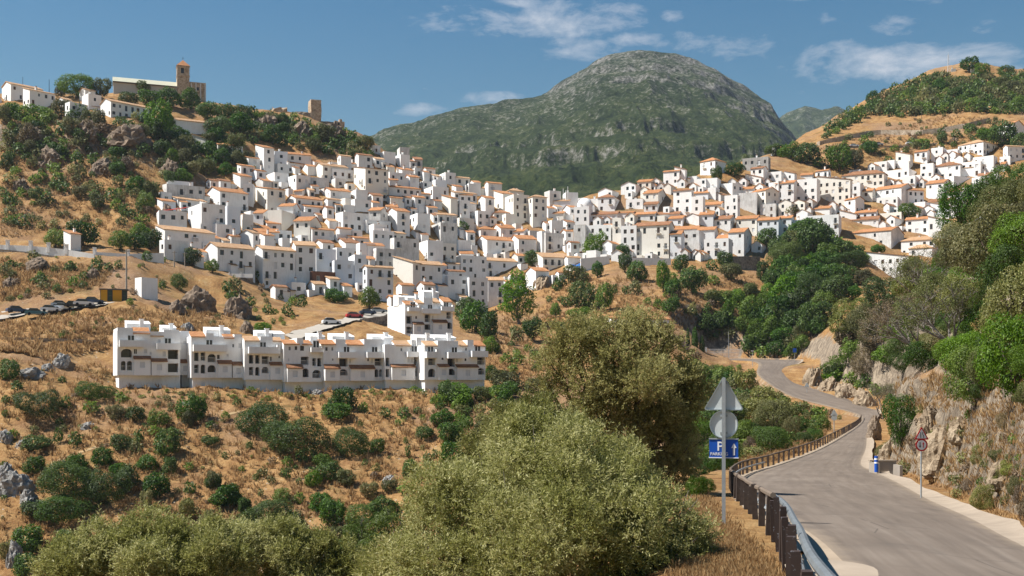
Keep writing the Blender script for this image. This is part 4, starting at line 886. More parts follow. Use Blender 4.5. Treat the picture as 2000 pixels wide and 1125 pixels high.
def mini_house(x0, xm, x1, top, base, zone, ym):
    """small house half hidden behind its neighbours, joined with the other such houses"""
    Y = hit(xm, base, ym); rel = random.uniform(18, 32) if zone == 'B' else random.uniform(60, 76)
    u = (xm - CX) / F; a = R(rel) - math.atan(u); ca, sa = math.cos(a), math.sin(a)
    W = (x1 - x0) / F * Y; L, D = (W * .85, 6.0) if zone == 'B' else (6.0, W * .85)
    H = (base - top) / F * Y; C0 = Vector((u * Y, Y, (HY - base) / F * Y)); wi = random.choices((0, 1, 2, 3), (45, 30, 10, 15))[0]
    P = lambda x, y, z: (C0.x + x * ca - y * sa, C0.y + x * sa + y * ca, C0.z + z)
    for q in (((0, 0), (L, 0)), ((L, 0), (L, D)), ((L, D), (0, D)), ((0, D), (0, 0))):
        MINI.poly((P(*q[0], -5), P(*q[1], -5), P(*q[1], H), P(*q[0], H)), wi)
    if random.random() < .62:
        r = 4 + random.choice((0, 0, 1, 2)); o = .25; rs = 1.3
        MINI.poly((P(-o, -o, H), P(L + o, -o, H), P(L + o, D / 2, H + rs), P(-o, D / 2, H + rs)), r); MINI.poly((P(L + o, D + o, H), P(-o, D + o, H), P(-o, D / 2, H + rs), P(L + o, D / 2, H + rs)), r)
        MINI.poly((P(0, 0, H), P(0, D, H), P(0, D / 2, H + rs)), wi); MINI.poly((P(L, 0, H), P(L, D, H), P(L, D / 2, H + rs)), wi)
    else: MINI.poly((P(0, 0, H), P(L, 0, H), P(L, D, H), P(0, D, H)), 8)
    for st in range(int(H / 2.7)):
        for c in range(max(1, int((L if zone == 'B' else D) / 2.4))):
            if random.random() > .65: continue
            z = H - 2.1 - 2.8 * st; s0 = .6 + c * 2.4; w = random.uniform(.8, 1.1)
            if zone == 'B':
                if s0 + w < L: MINI.poly((P(s0, -.03, z), P(s0 + w, -.03, z), P(s0 + w, -.03, z + 1.3), P(s0, -.03, z + 1.3)), 7)
            elif s0 + w < D: MINI.poly((P(-.03, s0 + w, z), P(-.03, s0, z), P(-.03, s0, z + 1.3), P(-.03, s0 + w, z + 1.3)), 7)
for poly, zone, rel, ym in ((POLY_L, 'B', None, 300), (POLY_R, 'C', 72, 320)):
    for pas in range(3):
        for yy in np.arange(310, 600, 8):
            for xx in np.arange(310, 1960, 10):
                x = xx + random.uniform(-5, 5); y = yy + random.uniform(-4, 4)
                if not inside(poly, x, y): continue
                w = (random.uniform(22, 38), random.uniform(15, 26), random.uniform(11, 19))[pas]; h = (random.uniform(16, 30), random.uniform(12, 20), random.uniform(10, 16))[pas]
                a0, a1 = int((y - h * .8) / 4), int((y + h * .2) / 4) + 1; b0_, b1_ = int((x - w / 2) / 4), int((x + w / 2) / 4) + 1
                if cov[a0:a1, b0_:b1_].mean() > (.55, .72, .86)[pas]: continue
                f = random.uniform(.18, .42); xm_ = x - w / 2 + w * (f if zone == 'B' else 1 - f * .6)
                if pas == 0 and len(HOUSES) < 296: house(x - w / 2, xm_, x + w / 2, y - h * .8, y + h * .2 + 3, random.choice('ggggssff'), random.choices((0, 1, 2, 3, 4), (45, 28, 8, 8, 11))[0], rel, ym, None, zone)
                else: mini_house(x - w / 2, xm_, x + w / 2, y - h * .8, y + h * .2 + 2, zone, ym)
                cov[a0:a1, b0_:b1_] = True; nf += 1
o = MINI.build('small_houses', MINI_M); tag(o, 'small white houses wedged between the larger ones', kind='stuff')
# labels that single out each house
ORD = ['first', 'second', 'third', 'fourth', 'fifth', 'sixth', 'seventh', 'eighth', 'ninth', 'tenth', 'eleventh', 'twelfth', 'thirteenth', 'fourteenth', 'fifteenth', 'sixteenth', 'seventeenth', 'eighteenth', 'nineteenth', 'twentieth']
def ordinal(i, n):
    if i == 0: return 'leftmost'
    if i == n - 1: return 'rightmost'
    if i < 12: return ORD[i] + ' from left'
    j = n - 1 - i
    if j < 20: return ORD[j] + ' from right'
    return ORD[min(i, 19)] + ' from left'
def tier_of(h):
    if h['zone'] == 'A': return 'cliff-top row by church'
    if h['zone'] == 'B':
        part = 'left' if h['px'] < 560 else 'middle' if h['px'] < 810 else 'right'
        lev = 0 if h['py'] < 345 else 1 if h['py'] < 385 else 2 if h['py'] < 425 else 3 if h['py'] < 465 else 4
        rows_ = ('top row under castle', 'row two under castle', 'row three under castle', 'row four under castle', 'lowest castle-side row')
        return rows_[lev] + ', ' + part + ' part'
    part = 'left' if h['px'] < 1330 else 'middle' if h['px'] < 1650 else 'right'
    lev = 0 if h['py'] < 335 else 1 if h['py'] < 375 else 2 if h['py'] < 415 else 3
    return ('top row under hill', 'row two under hill', 'row three under hill', 'lowest hill-side row')[lev] + ', right village ' + part
tiers = {}
for h in HOUSES: tiers.setdefault(tier_of(h), []).append(h)
RN = {'g': 'gabled', 'G': 'gabled', 's': 'sloping', 'h': 'hipped'}; RC = ('orange', 'brown', 'clay'); WC = ('white', 'bright white', 'cream', 'stained white', 'bluish white', 'grey', '', '', '', 'grey')
SN = ('', 'one-storey', 'two-storey', 'three-storey', 'four-storey', 'five-storey', 'six-storey', 'seven-storey')
for tname, hs in tiers.items():
    hs.sort(key=lambda h: h['px'])
    for i, h in enumerate(hs):
        look = WC[h['wall']] + ' ' + ('' if False else '') + ('flat-roofed house' if h['ri'] < 0 else 'house with ' + RC[h['ri']] + ' roof')
        lab = (look + ', ' + ordinal(i, len(hs)) + ', ' + tname).replace('  ', ' ')
        w = lab.split()
        tag(h['o'], ' '.join(w[:16]), 'house', 'white houses of the hill village')
# ------------------------------------------------------------------ long stepped terrace building
def lz(org, sc, q): return (org[0] + q[0] / sc, org[0] + q[1] / sc, org[1] + q[2] / sc, org[1] + q[3] / sc)
LOGG = glassmat('loggia_glass', (.10, .11, .12), .25)
def ledge_roof(s0, s1, zt, zb, proj, ov=.12):
    mb = MB(); a = [(s0 - ov, 0, zt), (s1 + ov, 0, zt), (s1 + ov, -proj, zb), (s0 - ov, -proj, zb)]
    mb.poly(list(reversed(a))); mb.poly([(x, y, z - .14) for x, y, z in a])
    for p, q in zip(a, a[1:] + a[:1]): mb.poly((p, q, (q[0], q[1], q[2] - .14), (p[0], p[1], p[2] - .14)))
    return mb
def terrace_block(thing, base, pxc, px1, Yc, a, top, over, bottom, logg, wins, balcs, roofs, ledges, turrets, parapets, depth=9.0, recess=.7):
    ca, sa = math.cos(a), math.sin(a); u = lambda p: (p - CX) / F; xc = u(pxc) * Yc
    S = lambda px: (u(px) * Yc - xc) / (ca - u(px) * sa)
    zb = (HY - bottom) / F * Yc; corner = Vector((xc, Yc, zb))
    Z = lambda px, py: (HY - py) / F * (Yc + S(px) * sa) - zb
    W = S(px1); zo = Z(pxc, over); H = Z(pxc, top)
    def put(mb, name, m_, parent=None):
        o = mb.build(name, m_, thing); o.location = corner - base; o.rotation_euler = (0, 0, a); return o
    hs = []; inner = []
    for (x0, x1, y0, y1) in logg:
        r = (max(.12, S(x0)), Z(x0, y1) - zo, min(W - .12, S(x1)), Z(x0, y0) - zo); hs.append((*r, True))
    for (x0, x1, y0, y1) in wins:
        r = (S(x0), Z(x0, y1) - zo, S(x1), Z(x0, y0) - zo); hs.append((*r, False))
    hs = [h for h in hs if h[0] > .05 and h[2] < W - .05 and h[1] > .1 and h[3] < H - zo - .05 and h[2] > h[0]]
    mb = MB(); mb.holes((0, 0, zo), (1, 0, 0), (0, -1, 0), W, H - zo, [h[:4] for h in hs if h[4]], 1.5)
    # small windows get their own shallow opening
    mb = MB()
    allh = [h[:4] for h in hs]
    mb.holes((0, 0, zo), (1, 0, 0), (0, -1, 0), W, H - zo, allh, .18)
    for h in hs:
        if h[4]:
            x0, z0, x1, z1 = h[0], h[1] + zo, h[2], h[3] + zo
            for p, q in (((x0, z0), (x1, z0)), ((x1, z0), (x1, z1)), ((x1, z1), (x0, z1)), ((x0, z1), (x0, z0))):
                mb.poly(((p[0], .18, p[1]), (p[0], 1.5, p[1]), (q[0], 1.5, q[1]), (q[0], .18, q[1])))
            mb.poly(((x0, 1.5, z0), (x1, 1.5, z0), (x1, 1.5, z1), (x0, 1.5, z1)))
            if random.random() < .5 and z1 < H - 3.2:          # arched head
                xm_, hw = (x0 + x1) / 2, (x1 - x0) / 2; rz = min(hw, .75)
                for sg_ in (-1, 1):
                    arc = [(xm_ + sg_ * hw * math.cos(t_), z1 - rz + rz * math.sin(t_)) for t_ in np.linspace(0, math.pi / 2, 6)]
                    pts = [(xm_ + sg_ * hw, z1)] + arc
                    mb.poly([(x, .004, z) for x, z in (pts if sg_ < 0 else pts[::-1])])
    mb.poly(((0, depth, zo), (0, 0, zo), (0, 0, H), (0, depth, H))); mb.poly(((W, 0, zo), (W, depth, zo), (W, depth, H), (W, 0, H)))
    mb.poly(((0, depth, zo), (W, depth, zo), (W, depth, H), (0, depth, H))); mb.poly(((0, 0, zo), (0, depth, zo), (W, depth, zo), (W, 0, zo)))
    mb.poly(((0, 0, H), (W, 0, H), (W, depth, H), (0, depth, H)))
    put(mb, 'wall', WALLS[1])
    mb = MB(); mb.box(.35, recess, -6, W + .1, depth, zo - .002, 0, 'xXyY'); put(mb, 'base_wall', WALLS[0])
    for h in hs:
        w = h[2] - h[0]; ht = h[3] - h[1]; d = 1.42 if h[4] else .14
        o = link_mesh('window', WIN[2] if h[4] else WIN[random.choice((4, 4, 0, 1))], thing)
        o.location = corner - base + Vector((ca * (h[0] + (w * .03 if h[4] else 0)) - sa * d, sa * (h[0] + (w * .03 if h[4] else 0)) + ca * d, h[1] + zo + .01)); o.rotation_euler = (0, 0, a); o.scale = (w * (.94 if h[4] else 1), 1, ht * (.95 if h[4] else 1))
        if h[4] and random.random() < .75:
            mb = MB(); mb.box(h[0] + .02, .05, h[1] + zo + .85, h[2] - .02, .10, h[1] + zo + .9); mb.box(h[0] + .02, .05, h[1] + zo + .02, h[2] - .02, .08, h[1] + zo + .1)
            n = int(w / .18)
            for i in range(n): x = h[0] + .05 + i * (w - .1) / max(1, n - 1); mb.box(x, .06, h[1] + zo + .1, x + .02, .085, h[1] + zo + .85, 0, 'yxX')
            put(mb, 'railing', IRON if random.random() < .4 else WHITE)
    for (x0, x1, y0, y1) in balcs:
        s0, s1 = S(x0), S(x1); z1, z0 = Z(x0, y0), Z(x0, y1); p = 1.25; t = .14
        mb = MB(); mb.box(s0, -p, z0, s1, -p + t, z1); mb.box(s0, -p + t, z0, s0 + t, -.01, z1); mb.box(s1 - t, -p + t, z0, s1, -.01, z1); mb.box(s0 + t, -p + t, z0 + .02, s1 - t, -.01, z0 + .2)
        if random.random() < .6: mb.box(s1 - .5, -p - .03, z1 - .1, s1 + .03, -.2, z1 + .45)
        put(mb, 'balcony', WALLS[1])
        # door behind
        o = link_mesh('window', WIN[1], thing); sd = (s0 + s1) / 2 - .7
        o.location = corner - base + Vector((ca * sd + sa * .06, sa * sd - ca * .06, z0 + .25)); o.rotation_euler = (0, 0, a); o.scale = (1.3, 1, 2.0)
    for (x0, x1, y0, y1) in roofs:
        put(ledge_roof(S(x0), S(x1), max(Z(x0, y0), H + .5), max(Z(x0, y1) + .1, H - .1) if Z(x0, y1) > H - 1.2 else Z(x0, y1), .25), 'roof_strip', ROOFS[2 if random.random() < .3 else 0]) if False else None
        s0, s1 = S(x0), S(x1); zt, z2 = Z(x0, y0), Z(x0, y1)
        mb = MB(); run = 2.6
        A = [(s0, -.28, z2), (s1, -.28, z2), (s1, run, zt + .35), (s0, run, zt + .35)]
        mb.poly(A); mb.poly([(x, y, z - .15) for x, y, z in reversed(A)])
        for q, r in zip(A, A[1:] + A[:1]): mb.poly((q, (q[0], q[1], q[2] - .15), (r[0], r[1], r[2] - .15), r))
        put(mb, 'roof_strip', ROOFS[0] if random.random() < .65 else ROOFS[2])
        mb = MB(); mb.box(s0 + .1, 0.02, min(H, z2) - .3, s1 - .1, run - .05, z2 - .1, 0, 'xXyY'); mb.poly([(s0 + .1, 0.02, z2 - .1), (s0 + .1, run - .05, zt + .2), (s0 + .1, run - .05, z2 - .1)]); mb.poly([(s1 - .1, 0.02, z2 - .1), (s1 - .1, run - .05, zt + .2), (s1 - .1, run - .05, z2 - .1)])
        put(mb, 'attic_wall', WALLS[1])
    for (x0, x1, y0, y1) in ledges:
        s0, s1 = S(x0), S(x1); zt, z2 = Z(x0, y0), Z(x0, y1)
        put(ledge_roof(s0, s1, zt + .1, z2, 1.15), 'ledge_roof', ROOFS[1])
        mb = MB(); n = max(1, int((s1 - s0) / 2.4)); hh = []
        zf = z2 - .12
        for i in range(n):
            c = s0 + (i + .5) * (s1 - s0) / n; hh.append((c - .45 - s0, zf - zo - 1.55, c + .45 - s0, zf - zo - .45))
        hh = [h for h in hh if h[1] > .1]
        mb.holes((s0, -.9, zo), (1, 0, 0), (0, -1, 0), s1 - s0, zf - zo, hh, .15)
        mb.poly(((s0, 0, zo), (s0, -.9, zo), (s0, -.9, zf), (s0, 0, zf))); mb.poly(((s1, -.9, zo), (s1, 0, zo), (s1, 0, zf), (s1, -.9, zf))); mb.poly(((s0, -.9, zo), (s0, 0, zo), (s1, 0, zo), (s1, -.9, zo)))
        put(mb, 'bay', WALLS[1])
        for h in hh:
            o = link_mesh('window', WIN[4], thing); o.location = corner - base + Vector((ca * (s0 + h[0]) + sa * .78, sa * (s0 + h[0]) - ca * .78, zo + h[1])); o.rotation_euler = (0, 0, a); o.scale = (.9, 1, 1.1)
    for (x0, x1, y0, y1) in parapets:
        s0, s1 = S(x0), S(x1); z1 = Z(x0, y0)
        mb = MB(); mb.box(s0, .03, H - .3, s1, .25, z1); mb.box(s0, .25, H - .3, s0 + .22, depth - .1, z1 - .02); put(mb, 'parapet', WALLS[1])
    for (x0, x1, y0, chim) in turrets:
        k = 1 + 4.0 / Yc; s0, s1 = S(x0), S(x1); z1 = Z(x0, y0) * k - .9
        mb = MB(); mb.box(s0, 4.0, H - .1, s1, 7.6, z1, 0, 'xXyY'); mb.poly([(s0 - .08, 3.9, z1), (s1 + .08, 3.9, z1), (s1 + .08, 7.7, z1 + .7), (s0 - .08, 7.7, z1 + .7)]); mb.poly([(s0, 4, z1), (s0, 7.6, z1), (s0, 7.6, z1 + .68)]); mb.poly([(s1, 4, z1), (s1, 7.6, z1), (s1, 7.6, z1 + .68)])
        put(mb, 'stair_turret', WALLS[1])
        if chim: 
            mb = MB(); c = s0 + (s1 - s0) * .62; mb.box(c - .35, 3.3, H - .1, c + .35, 3.95, z1 + .75); mb.box(c - .45, 3.2, z1 + .75, c + .45, 4.02, z1 + .87); put(mb, 'chimney', WALLS[1])
TB = P3(216, 765, 205.0)
terrace = empty('terrace_building', TB); tag(terrace, 'long stepped white terrace building with balconies and orange roof strips', 'building')
A7 = lambda *q: lz((200, 560), 4, q)
A8 = lambda *q: lz((600, 500), 4, q)
T7 = lambda x0, x1, y, c=1: (200 + x0 / 4, 200 + x1 / 4, 560 + y / 4, c)
T8 = lambda x0, x1, y, c=1: (600 + x0 / 4, 600 + x1 / 4, 500 + y / 4, c)
AY = R(24)
terrace_block(terrace, TB, 229, 352, 205, AY, 560 + 345 / 4, 560 + 692 / 4, 560 + 815 / 4, [A7(145, 232, 485, 552), A7(145, 182, 580, 656), A7(192, 232, 580, 656), A7(512, 592, 492, 565), A7(512, 592, 598, 668)],
    [A7(245, 272, 485, 526), A7(325, 350, 487, 520), A7(470, 495, 505, 545), A7(370, 384, 510, 530), A7(432, 455, 410, 435)], [A7(130, 320, 418, 470), A7(420, 606, 442, 492)], [A7(238, 372, 325, 362), A7(375, 480, 360, 384)], [A7(245, 372, 543, 562), A7(380, 500, 562, 582)], [T7(205, 395, 250), T7(485, 600, 285)], [A7(118, 238, 318, 345), A7(480, 600, 335, 350)])
terrace_block(terrace, TB, 352, 373, 211.5, AY, 560 + 360 / 4, 560 + 690 / 4, 560 + 800 / 4, [], [A7(632, 656, 425, 450), A7(612, 626, 618, 650), A7(655, 670, 618, 650)], [], [], [A7(604, 684, 570, 592)], [], [A7(608, 680, 345, 360)])
terrace_block(terrace, TB, 373.5, 475, 206.5, AY, 560 + 385 / 4, 560 + 712 / 4, 560 + 800 / 4, [A7(717, 753, 513, 580), A7(768, 804, 513, 580), A7(717, 753, 608, 677), A7(768, 804, 608, 677), A7(822, 886, 525, 592), A7(822, 886, 612, 668)],
    [A7(896, 916, 532, 565), A7(1015, 1030, 448, 475), A7(1062, 1084, 442, 475), A7(970, 985, 525, 545)], [A7(705, 968, 452, 505)], [A7(690, 804, 358, 388), A7(950, 1030, 378, 400)], [A7(900, 1004, 576, 598), A7(1012, 1104, 588, 610)], [T7(838, 1030, 300)], [A7(810, 870, 362, 380), A7(1030, 1090, 370, 385)])
terrace_block(terrace, TB, 477.5, 552, 208, AY, 560 + 415 / 4, 560 + 727 / 4, 560 + 795 / 4, [A7(1145, 1179, 533, 600), A7(1194, 1228, 533, 600), A7(1145, 1179, 627, 694), A7(1194, 1228, 627, 694), A7(1245, 1299, 542, 606), A7(1245, 1299, 626, 678)],
    [A7(1308, 1324, 545, 582), A7(1376, 1390, 540, 560)], [A7(1135, 1376, 470, 522)], [A7(1110, 1228, 392, 420), A7(1330, 1410, 402, 424)], [A7(1305, 1416, 590, 610)], [T7(1242, 1362, 325), T7(1370, 1460, 330, 0)], [A7(1235, 1330, 388, 410)])
terrace_block(terrace, TB, 554.5, 631, 209, AY, 560 + 440 / 4, 560 + 745 / 4, 560 + 790 / 4, [A7(1550, 1612, 546, 612), A7(1562, 1612, 638, 706), A7(1640, 1669, 558, 622), A7(1679, 1709, 558, 622), A7(1640, 1707, 650, 716)],
    [A7(1455, 1472, 468, 498), A7(1503, 1522, 465, 494), A7(1545, 1575, 460, 500), A7(1450, 1460, 560, 580)], [A7(1620, 1722, 475, 512)], [A7(1415, 1540, 422, 446), A7(1560, 1640, 425, 450)], [A7(1438, 1556, 606, 634)], [T7(1660, 1780, 350), ], [A7(1520, 1570, 400, 430)])
terrace_block(terrace, TB, 632.5, 751, 210.5, AY, 500 + 685 / 4, 500 + 975 / 4, 500 + 1010 / 4, [A8(250, 316, 800, 863), A8(250, 316, 884, 937), A8(527, 588, 800, 860), A8(527, 556, 885, 946), A8(562, 588, 885, 946)],
    [A8(142, 160, 712, 740), A8(190, 205, 712, 740), A8(325, 342, 805, 838), A8(498, 514, 800, 838), A8(195, 206, 800, 818), A8(470, 482, 800, 822)], [A8(235, 382, 750, 797), A8(455, 600, 750, 797)], [A8(105, 222, 662, 688), A8(310, 440, 664, 692)], [A8(132, 246, 848, 878), A8(330, 516, 853, 878)], [T8(65, 180, 590), T8(240, 415, 590), T8(555, 722, 595)], [A8(222, 300, 650, 680), A8(445, 600, 648, 680)])
terrace_block(terrace, TB, 752.5, 826, 212.5, AY, 500 + 690 / 4, 500 + 970 / 4, 500 + 1020 / 4, [A8(614, 642, 795, 860), A8(614, 642, 883, 946), A8(835, 896, 790, 852), A8(835, 896, 878, 940)],
    [A8(782, 800, 795, 832), A8(806, 826, 795, 835), A8(730, 742, 720, 745)], [A8(770, 910, 748, 790)], [A8(690, 812, 668, 698)], [A8(652, 832, 847, 866)], [], [A8(815, 900, 655, 680)]) if False else None
terrace_block(terrace, TB, 751.5, 826, 213.5, AY, 500 + 690 / 4, 500 + 970 / 4, 500 + 1020 / 4, [A8(614, 642, 795, 860), A8(614, 642, 883, 946), A8(835, 896, 790, 852), A8(835, 896, 878, 940)],
    [A8(782, 800, 795, 832), A8(806, 826, 795, 835), A8(730, 742, 720, 745)], [A8(770, 902, 748, 790)], [A8(690, 812, 668, 698)], [A8(652, 832, 847, 866)], [T8(650, 720, 600, 0)], [A8(815, 900, 655, 680)])
terrace_block(terrace, TB, 829, 948, 212, AY, 500 + 695 / 4, 500 + 968 / 4, 500 + 1030 / 4, [A8(945, 1001, 800, 856), A8(945, 1001, 880, 946), A8(1097, 1153, 800, 864), A8(1097, 1153, 880, 930), A8(1328, 1386, 790, 852), A8(1328, 1386, 876, 930)],
    [A8(1050, 1066, 795, 812), A8(1160, 1178, 800, 830), A8(1236, 1248, 715, 740), A8(1230, 1244, 800, 820)], [A8(918, 1012, 748, 797), A8(1085, 1216, 752, 800), A8(1270, 1395, 742, 790)], [A8(925, 1018, 672, 700), A8(1185, 1252, 670, 700), A8(1305, 1392, 670, 700)], [A8(1018, 1094, 846, 862), A8(1160, 1322, 848, 866)], [T8(910, 1040, 600), T8(1055, 1222, 600)], [A8(1020, 1180, 660, 690), A8(1252, 1300, 655, 690)])
TB2 = P3(770, 660, 262.0)
block2 = empty('apartment_block', TB2); tag(block2, 'white stepped apartment block standing above the long terrace building', 'building')
terrace_block(block2, TB2, 791, 884, 262, R(26), 500 + 375 / 4, 500 + 640 / 4, 500 + 660 / 4, [A8(775, 820, 468, 528), A8(775, 820, 552, 607), A8(918, 962, 455, 518), A8(918, 962, 533, 575), A8(1088, 1122, 438, 492), A8(1088, 1132, 518, 568)],
    [A8(975, 986, 465, 495), A8(1000, 1015, 540, 570), A8(845, 858, 470, 490)], [A8(780, 872, 402, 432), A8(890, 1030, 412, 450), A8(1036, 1135, 396, 432)], [A8(770, 850, 354, 380), A8(860, 912, 345, 368), A8(980, 1040, 332, 362), A8(1060, 1134, 326, 356)], [A8(822, 900, 516, 532), A8(975, 1084, 498, 518)], [T8(830, 940, 290), T8(960, 1080, 245), T8(760, 810, 285, 0)], [A8(910, 980, 325, 365)], depth=12)

# ------------------------------------------------------------------ church and castle
def stone(name, c1, c2, c3, sc=.6):
    m, t, b = mat(name, .95, .1); p = position(t); n = t.noise(p, sc, 7, .72, .4)
    br = t.new('ShaderNodeTexVoronoi'); br.inputs['Scale'].default_value = 1.6; t.link(p, br.inputs['Vector'])
    c = t.ramp(t.math('ADD', n, t.math('MULTIPLY', t.math('SUBTRACT', br.outputs['Distance'], .4), .25)), [(.32, c1), (.5, c2), (.68, c3)])
    t.link(c, b.inputs['Base Color']); bump(t, b, n, .7, .25); return m
STONE = stone('old_stone', (.20, .15, .105), (.42, .32, .225), (.58, .47, .35))
STONE_D = stone('dark_rubble', (.10, .085, .07), (.22, .185, .15), (.36, .31, .25))
def custom(px, py, Y, a): return empty('church', P3(px, py, Y), a)
Yc = 478.0; mp_c = Yc / F
ch = empty('church', P3(346, 205, Yc), R(20)); tag(ch, 'stone hilltop church with square bell tower and orange pyramid roof', 'church')
zc = lambda py: (205 - py) * mp_c
tw = 29 * mp_c * .80
mb = MB(); hb = [(tw * .3, zc(142), tw * .56, zc(131))]
mb.holes((0, 0, -6), (1, 0, 0), (0, -1, 0), tw, zc(128) + 6, [(h[0], h[1] + 6, h[2], h[3] + 6) for h in hb], .7)
mb.holes((0, tw, -6), (0, -1, 0), (-1, 0, 0), tw, zc(128) + 6, [(tw * .3, zc(142) + 6, tw * .6, zc(131) + 6)], .7)
mb.poly(((tw, 0, -6), (tw, tw, -6), (tw, tw, zc(128)), (tw, 0, zc(128)))); mb.poly(((tw, tw, -6), (0, tw, -6), (0, tw, zc(128)), (tw, tw, zc(128))))
mb.box(.5, .75, zc(143), tw - .5, tw - .5, zc(130), 1)
mb.build('bell_tower', [STONE, PANE], ch)
for py in (128, 147):
    mb = MB(); mb.box(-.18, -.18, zc(py) - .12, tw + .18, tw + .18, zc(py) + .2); mb.build('cornice', STONE, ch)
mb = MB(); o_ = .3; apex = (tw / 2, tw / 2, zc(113)); cs = [(-o_, -o_, zc(127)), (tw + o_, -o_, zc(127)), (tw + o_, tw + o_, zc(127)), (-o_, tw + o_, zc(127))]
for p, q in zip(cs, cs[1:] + cs[:1]): mb.poly((p, q, apex))
rf = mb.build('tower_roof', ROOFS[0], ch); mb = MB(); mb.tube([(tw / 2, tw / 2, zc(113.3)), (tw / 2, tw / 2, zc(107))], .07, 5); mb.box(tw / 2 - .4, tw / 2 - .05, zc(109.4), tw / 2 + .4, tw / 2 + .05, zc(109)); mb.build('cross', IRON, rf)
NAVE = plain('nave_roof', (.44, .43, .33), .8, .15, .8)
Ln = 25.5
mb = MB(); mb.box(-Ln, 1.0, -6, -.01, 9.0, zc(170), 0, 'xXyY'); mb.build('nave_wall', plain('nave_wall', (.52, .50, .46), .9, .15, .6), ch)
mb = MB(); mb.poly([(-Ln - .3, .5, zc(168)), (-.02, .5, zc(168)), (-.02, 5, zc(155)), (-Ln - .3, 5, zc(155))]); mb.poly([(-.02, 9.5, zc(168)), (-Ln - .3, 9.5, zc(168)), (-Ln - .3, 5, zc(155)), (-.02, 5, zc(155))]); mb.poly([(-Ln - .3, .5, zc(168)), (-Ln - .3, 5, zc(155)), (-Ln - .3, 9.5, zc(168))]); mb.build('nave_roof', NAVE, ch)
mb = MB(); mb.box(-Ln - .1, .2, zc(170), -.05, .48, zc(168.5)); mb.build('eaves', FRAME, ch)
X1 = tw + 6.9
mb = MB(); mb.box(tw + .01, 1.2, -8, X1, 10.5, zc(156), 0, 'xXyYZ'); mb.build('chapel_wall', STONE, ch)
for i in range(4):
    mb = MB(); x = tw + .6 + i * 1.9; mb.box(x, .75, -8, x + .5, 1.19, zc(158)); mb.build('buttress', WALLS[3], ch)
mb = MB(); mb.box(tw + 2.9, 1.0, zc(172), tw + 4.0, 1.18, zc(166)); mb.build('window', PANE, ch)

def rough_box(x0, y0, z0, x1, y1, z1, n, amp, seed, taper=0.0, ragged=0.0):
    """a weathered masonry block: subdivided box with uneven faces and a ragged top"""
    r_ = random.Random(seed); mb = MB(); nz = n; pts = {}
    ring = [(x0, y0)] + [(x0 + (x1 - x0) * i / n, y0) for i in range(1, n)] + [(x1, y0)] + [(x1, y0 + (y1 - y0) * i / n) for i in range(1, n)] + [(x1, y1)] + [(x1 - (x1 - x0) * i / n, y1) for i in range(1, n)] + [(x0, y1)] + [(x0, y1 - (y1 - y0) * i / n) for i in range(1, n)]
    m = len(ring); cx_, cy_ = (x0 + x1) / 2, (y0 + y1) / 2; top = [z1 + r_.uniform(-ragged, ragged * .3) for _ in ring]
    V = []
    for k in range(nz + 1):
        for j, (x, y) in enumerate(ring):
            f = 1 - taper * k / nz; z = z0 + (top[j] - z0) * k / nz
            V.append((cx_ + (x - cx_) * f + r_.uniform(-amp, amp), cy_ + (y - cy_) * f + r_.uniform(-amp, amp), z))
    mb.v = V
    for k in range(nz):
        for j in range(m):
            a = k * m + j; b_ = k * m + (j + 1) % m; mb.f.append((a, b_, b_ + m, a + m)); mb.m.append(0)
    mb.f.append(tuple(nz * m + j for j in range(m))); mb.m.append(0)
    return mb
Yk = 492.0; kc = Yk / F
ca_ = empty('castle_ruin', P3(607, 236, Yk), R(26)); tag(ca_, 'ruined castle keep of pale stone with broken walls on the cliff edge', 'castle')
zk = lambda py: (236 - py) * kc
rough_box(0, 0, -6, 4.9, 4.6, zk(193), 7, .16, 3, .06, .35).build('keep', STONE, ca_)
rough_box(-2.2, 1.2, -5, -.05, 4.0, zk(222), 5, .22, 4, .1, .8).build('broken_wall', STONE, ca_)
rough_box(5.0, 1.0, -8, 11.5, 2.4, zk(233), 6, .2, 5, 0, .5).build('broken_wall', STONE_D, ca_)
rough_box(11.0, .4, -9, 15.4, 3.6, zk(230), 6, .25, 6, .04, .7).build('corner_wall', STONE, ca_)
rough_box(13.2, .6, zk(230) - .3, 14.4, 2.0, zk(225), 3, .12, 7, .1, .3).build('merlon', STONE, ca_)
mb = MB(); mb.box(12.3, .2, zk(238), 13.1, .6, zk(234)); mb.build('window', PANE, ca_)
for i, (p0, p1, t_, b_) in enumerate(((452, 500, 214, 232), (532, 560, 208, 225), (575, 606, 218, 240))):
    e = empty('ruined_wall', P3(p0, b_, 486), R(8)); tag(e, ('low ruined wall along the cliff top nearest the church', 'pale ruined wall stub on the cliff top between church and keep', 'low ruined wall on the cliff top just left of the keep')[i], 'wall')
    rough_box(0, 0, -4, (p1 - p0) * 486 / F, 1.6, (b_ - t_) * 486 / F, 6, .2, 30 + i, 0, 1.0).build('masonry', STONE if i == 1 else STONE_D, e)

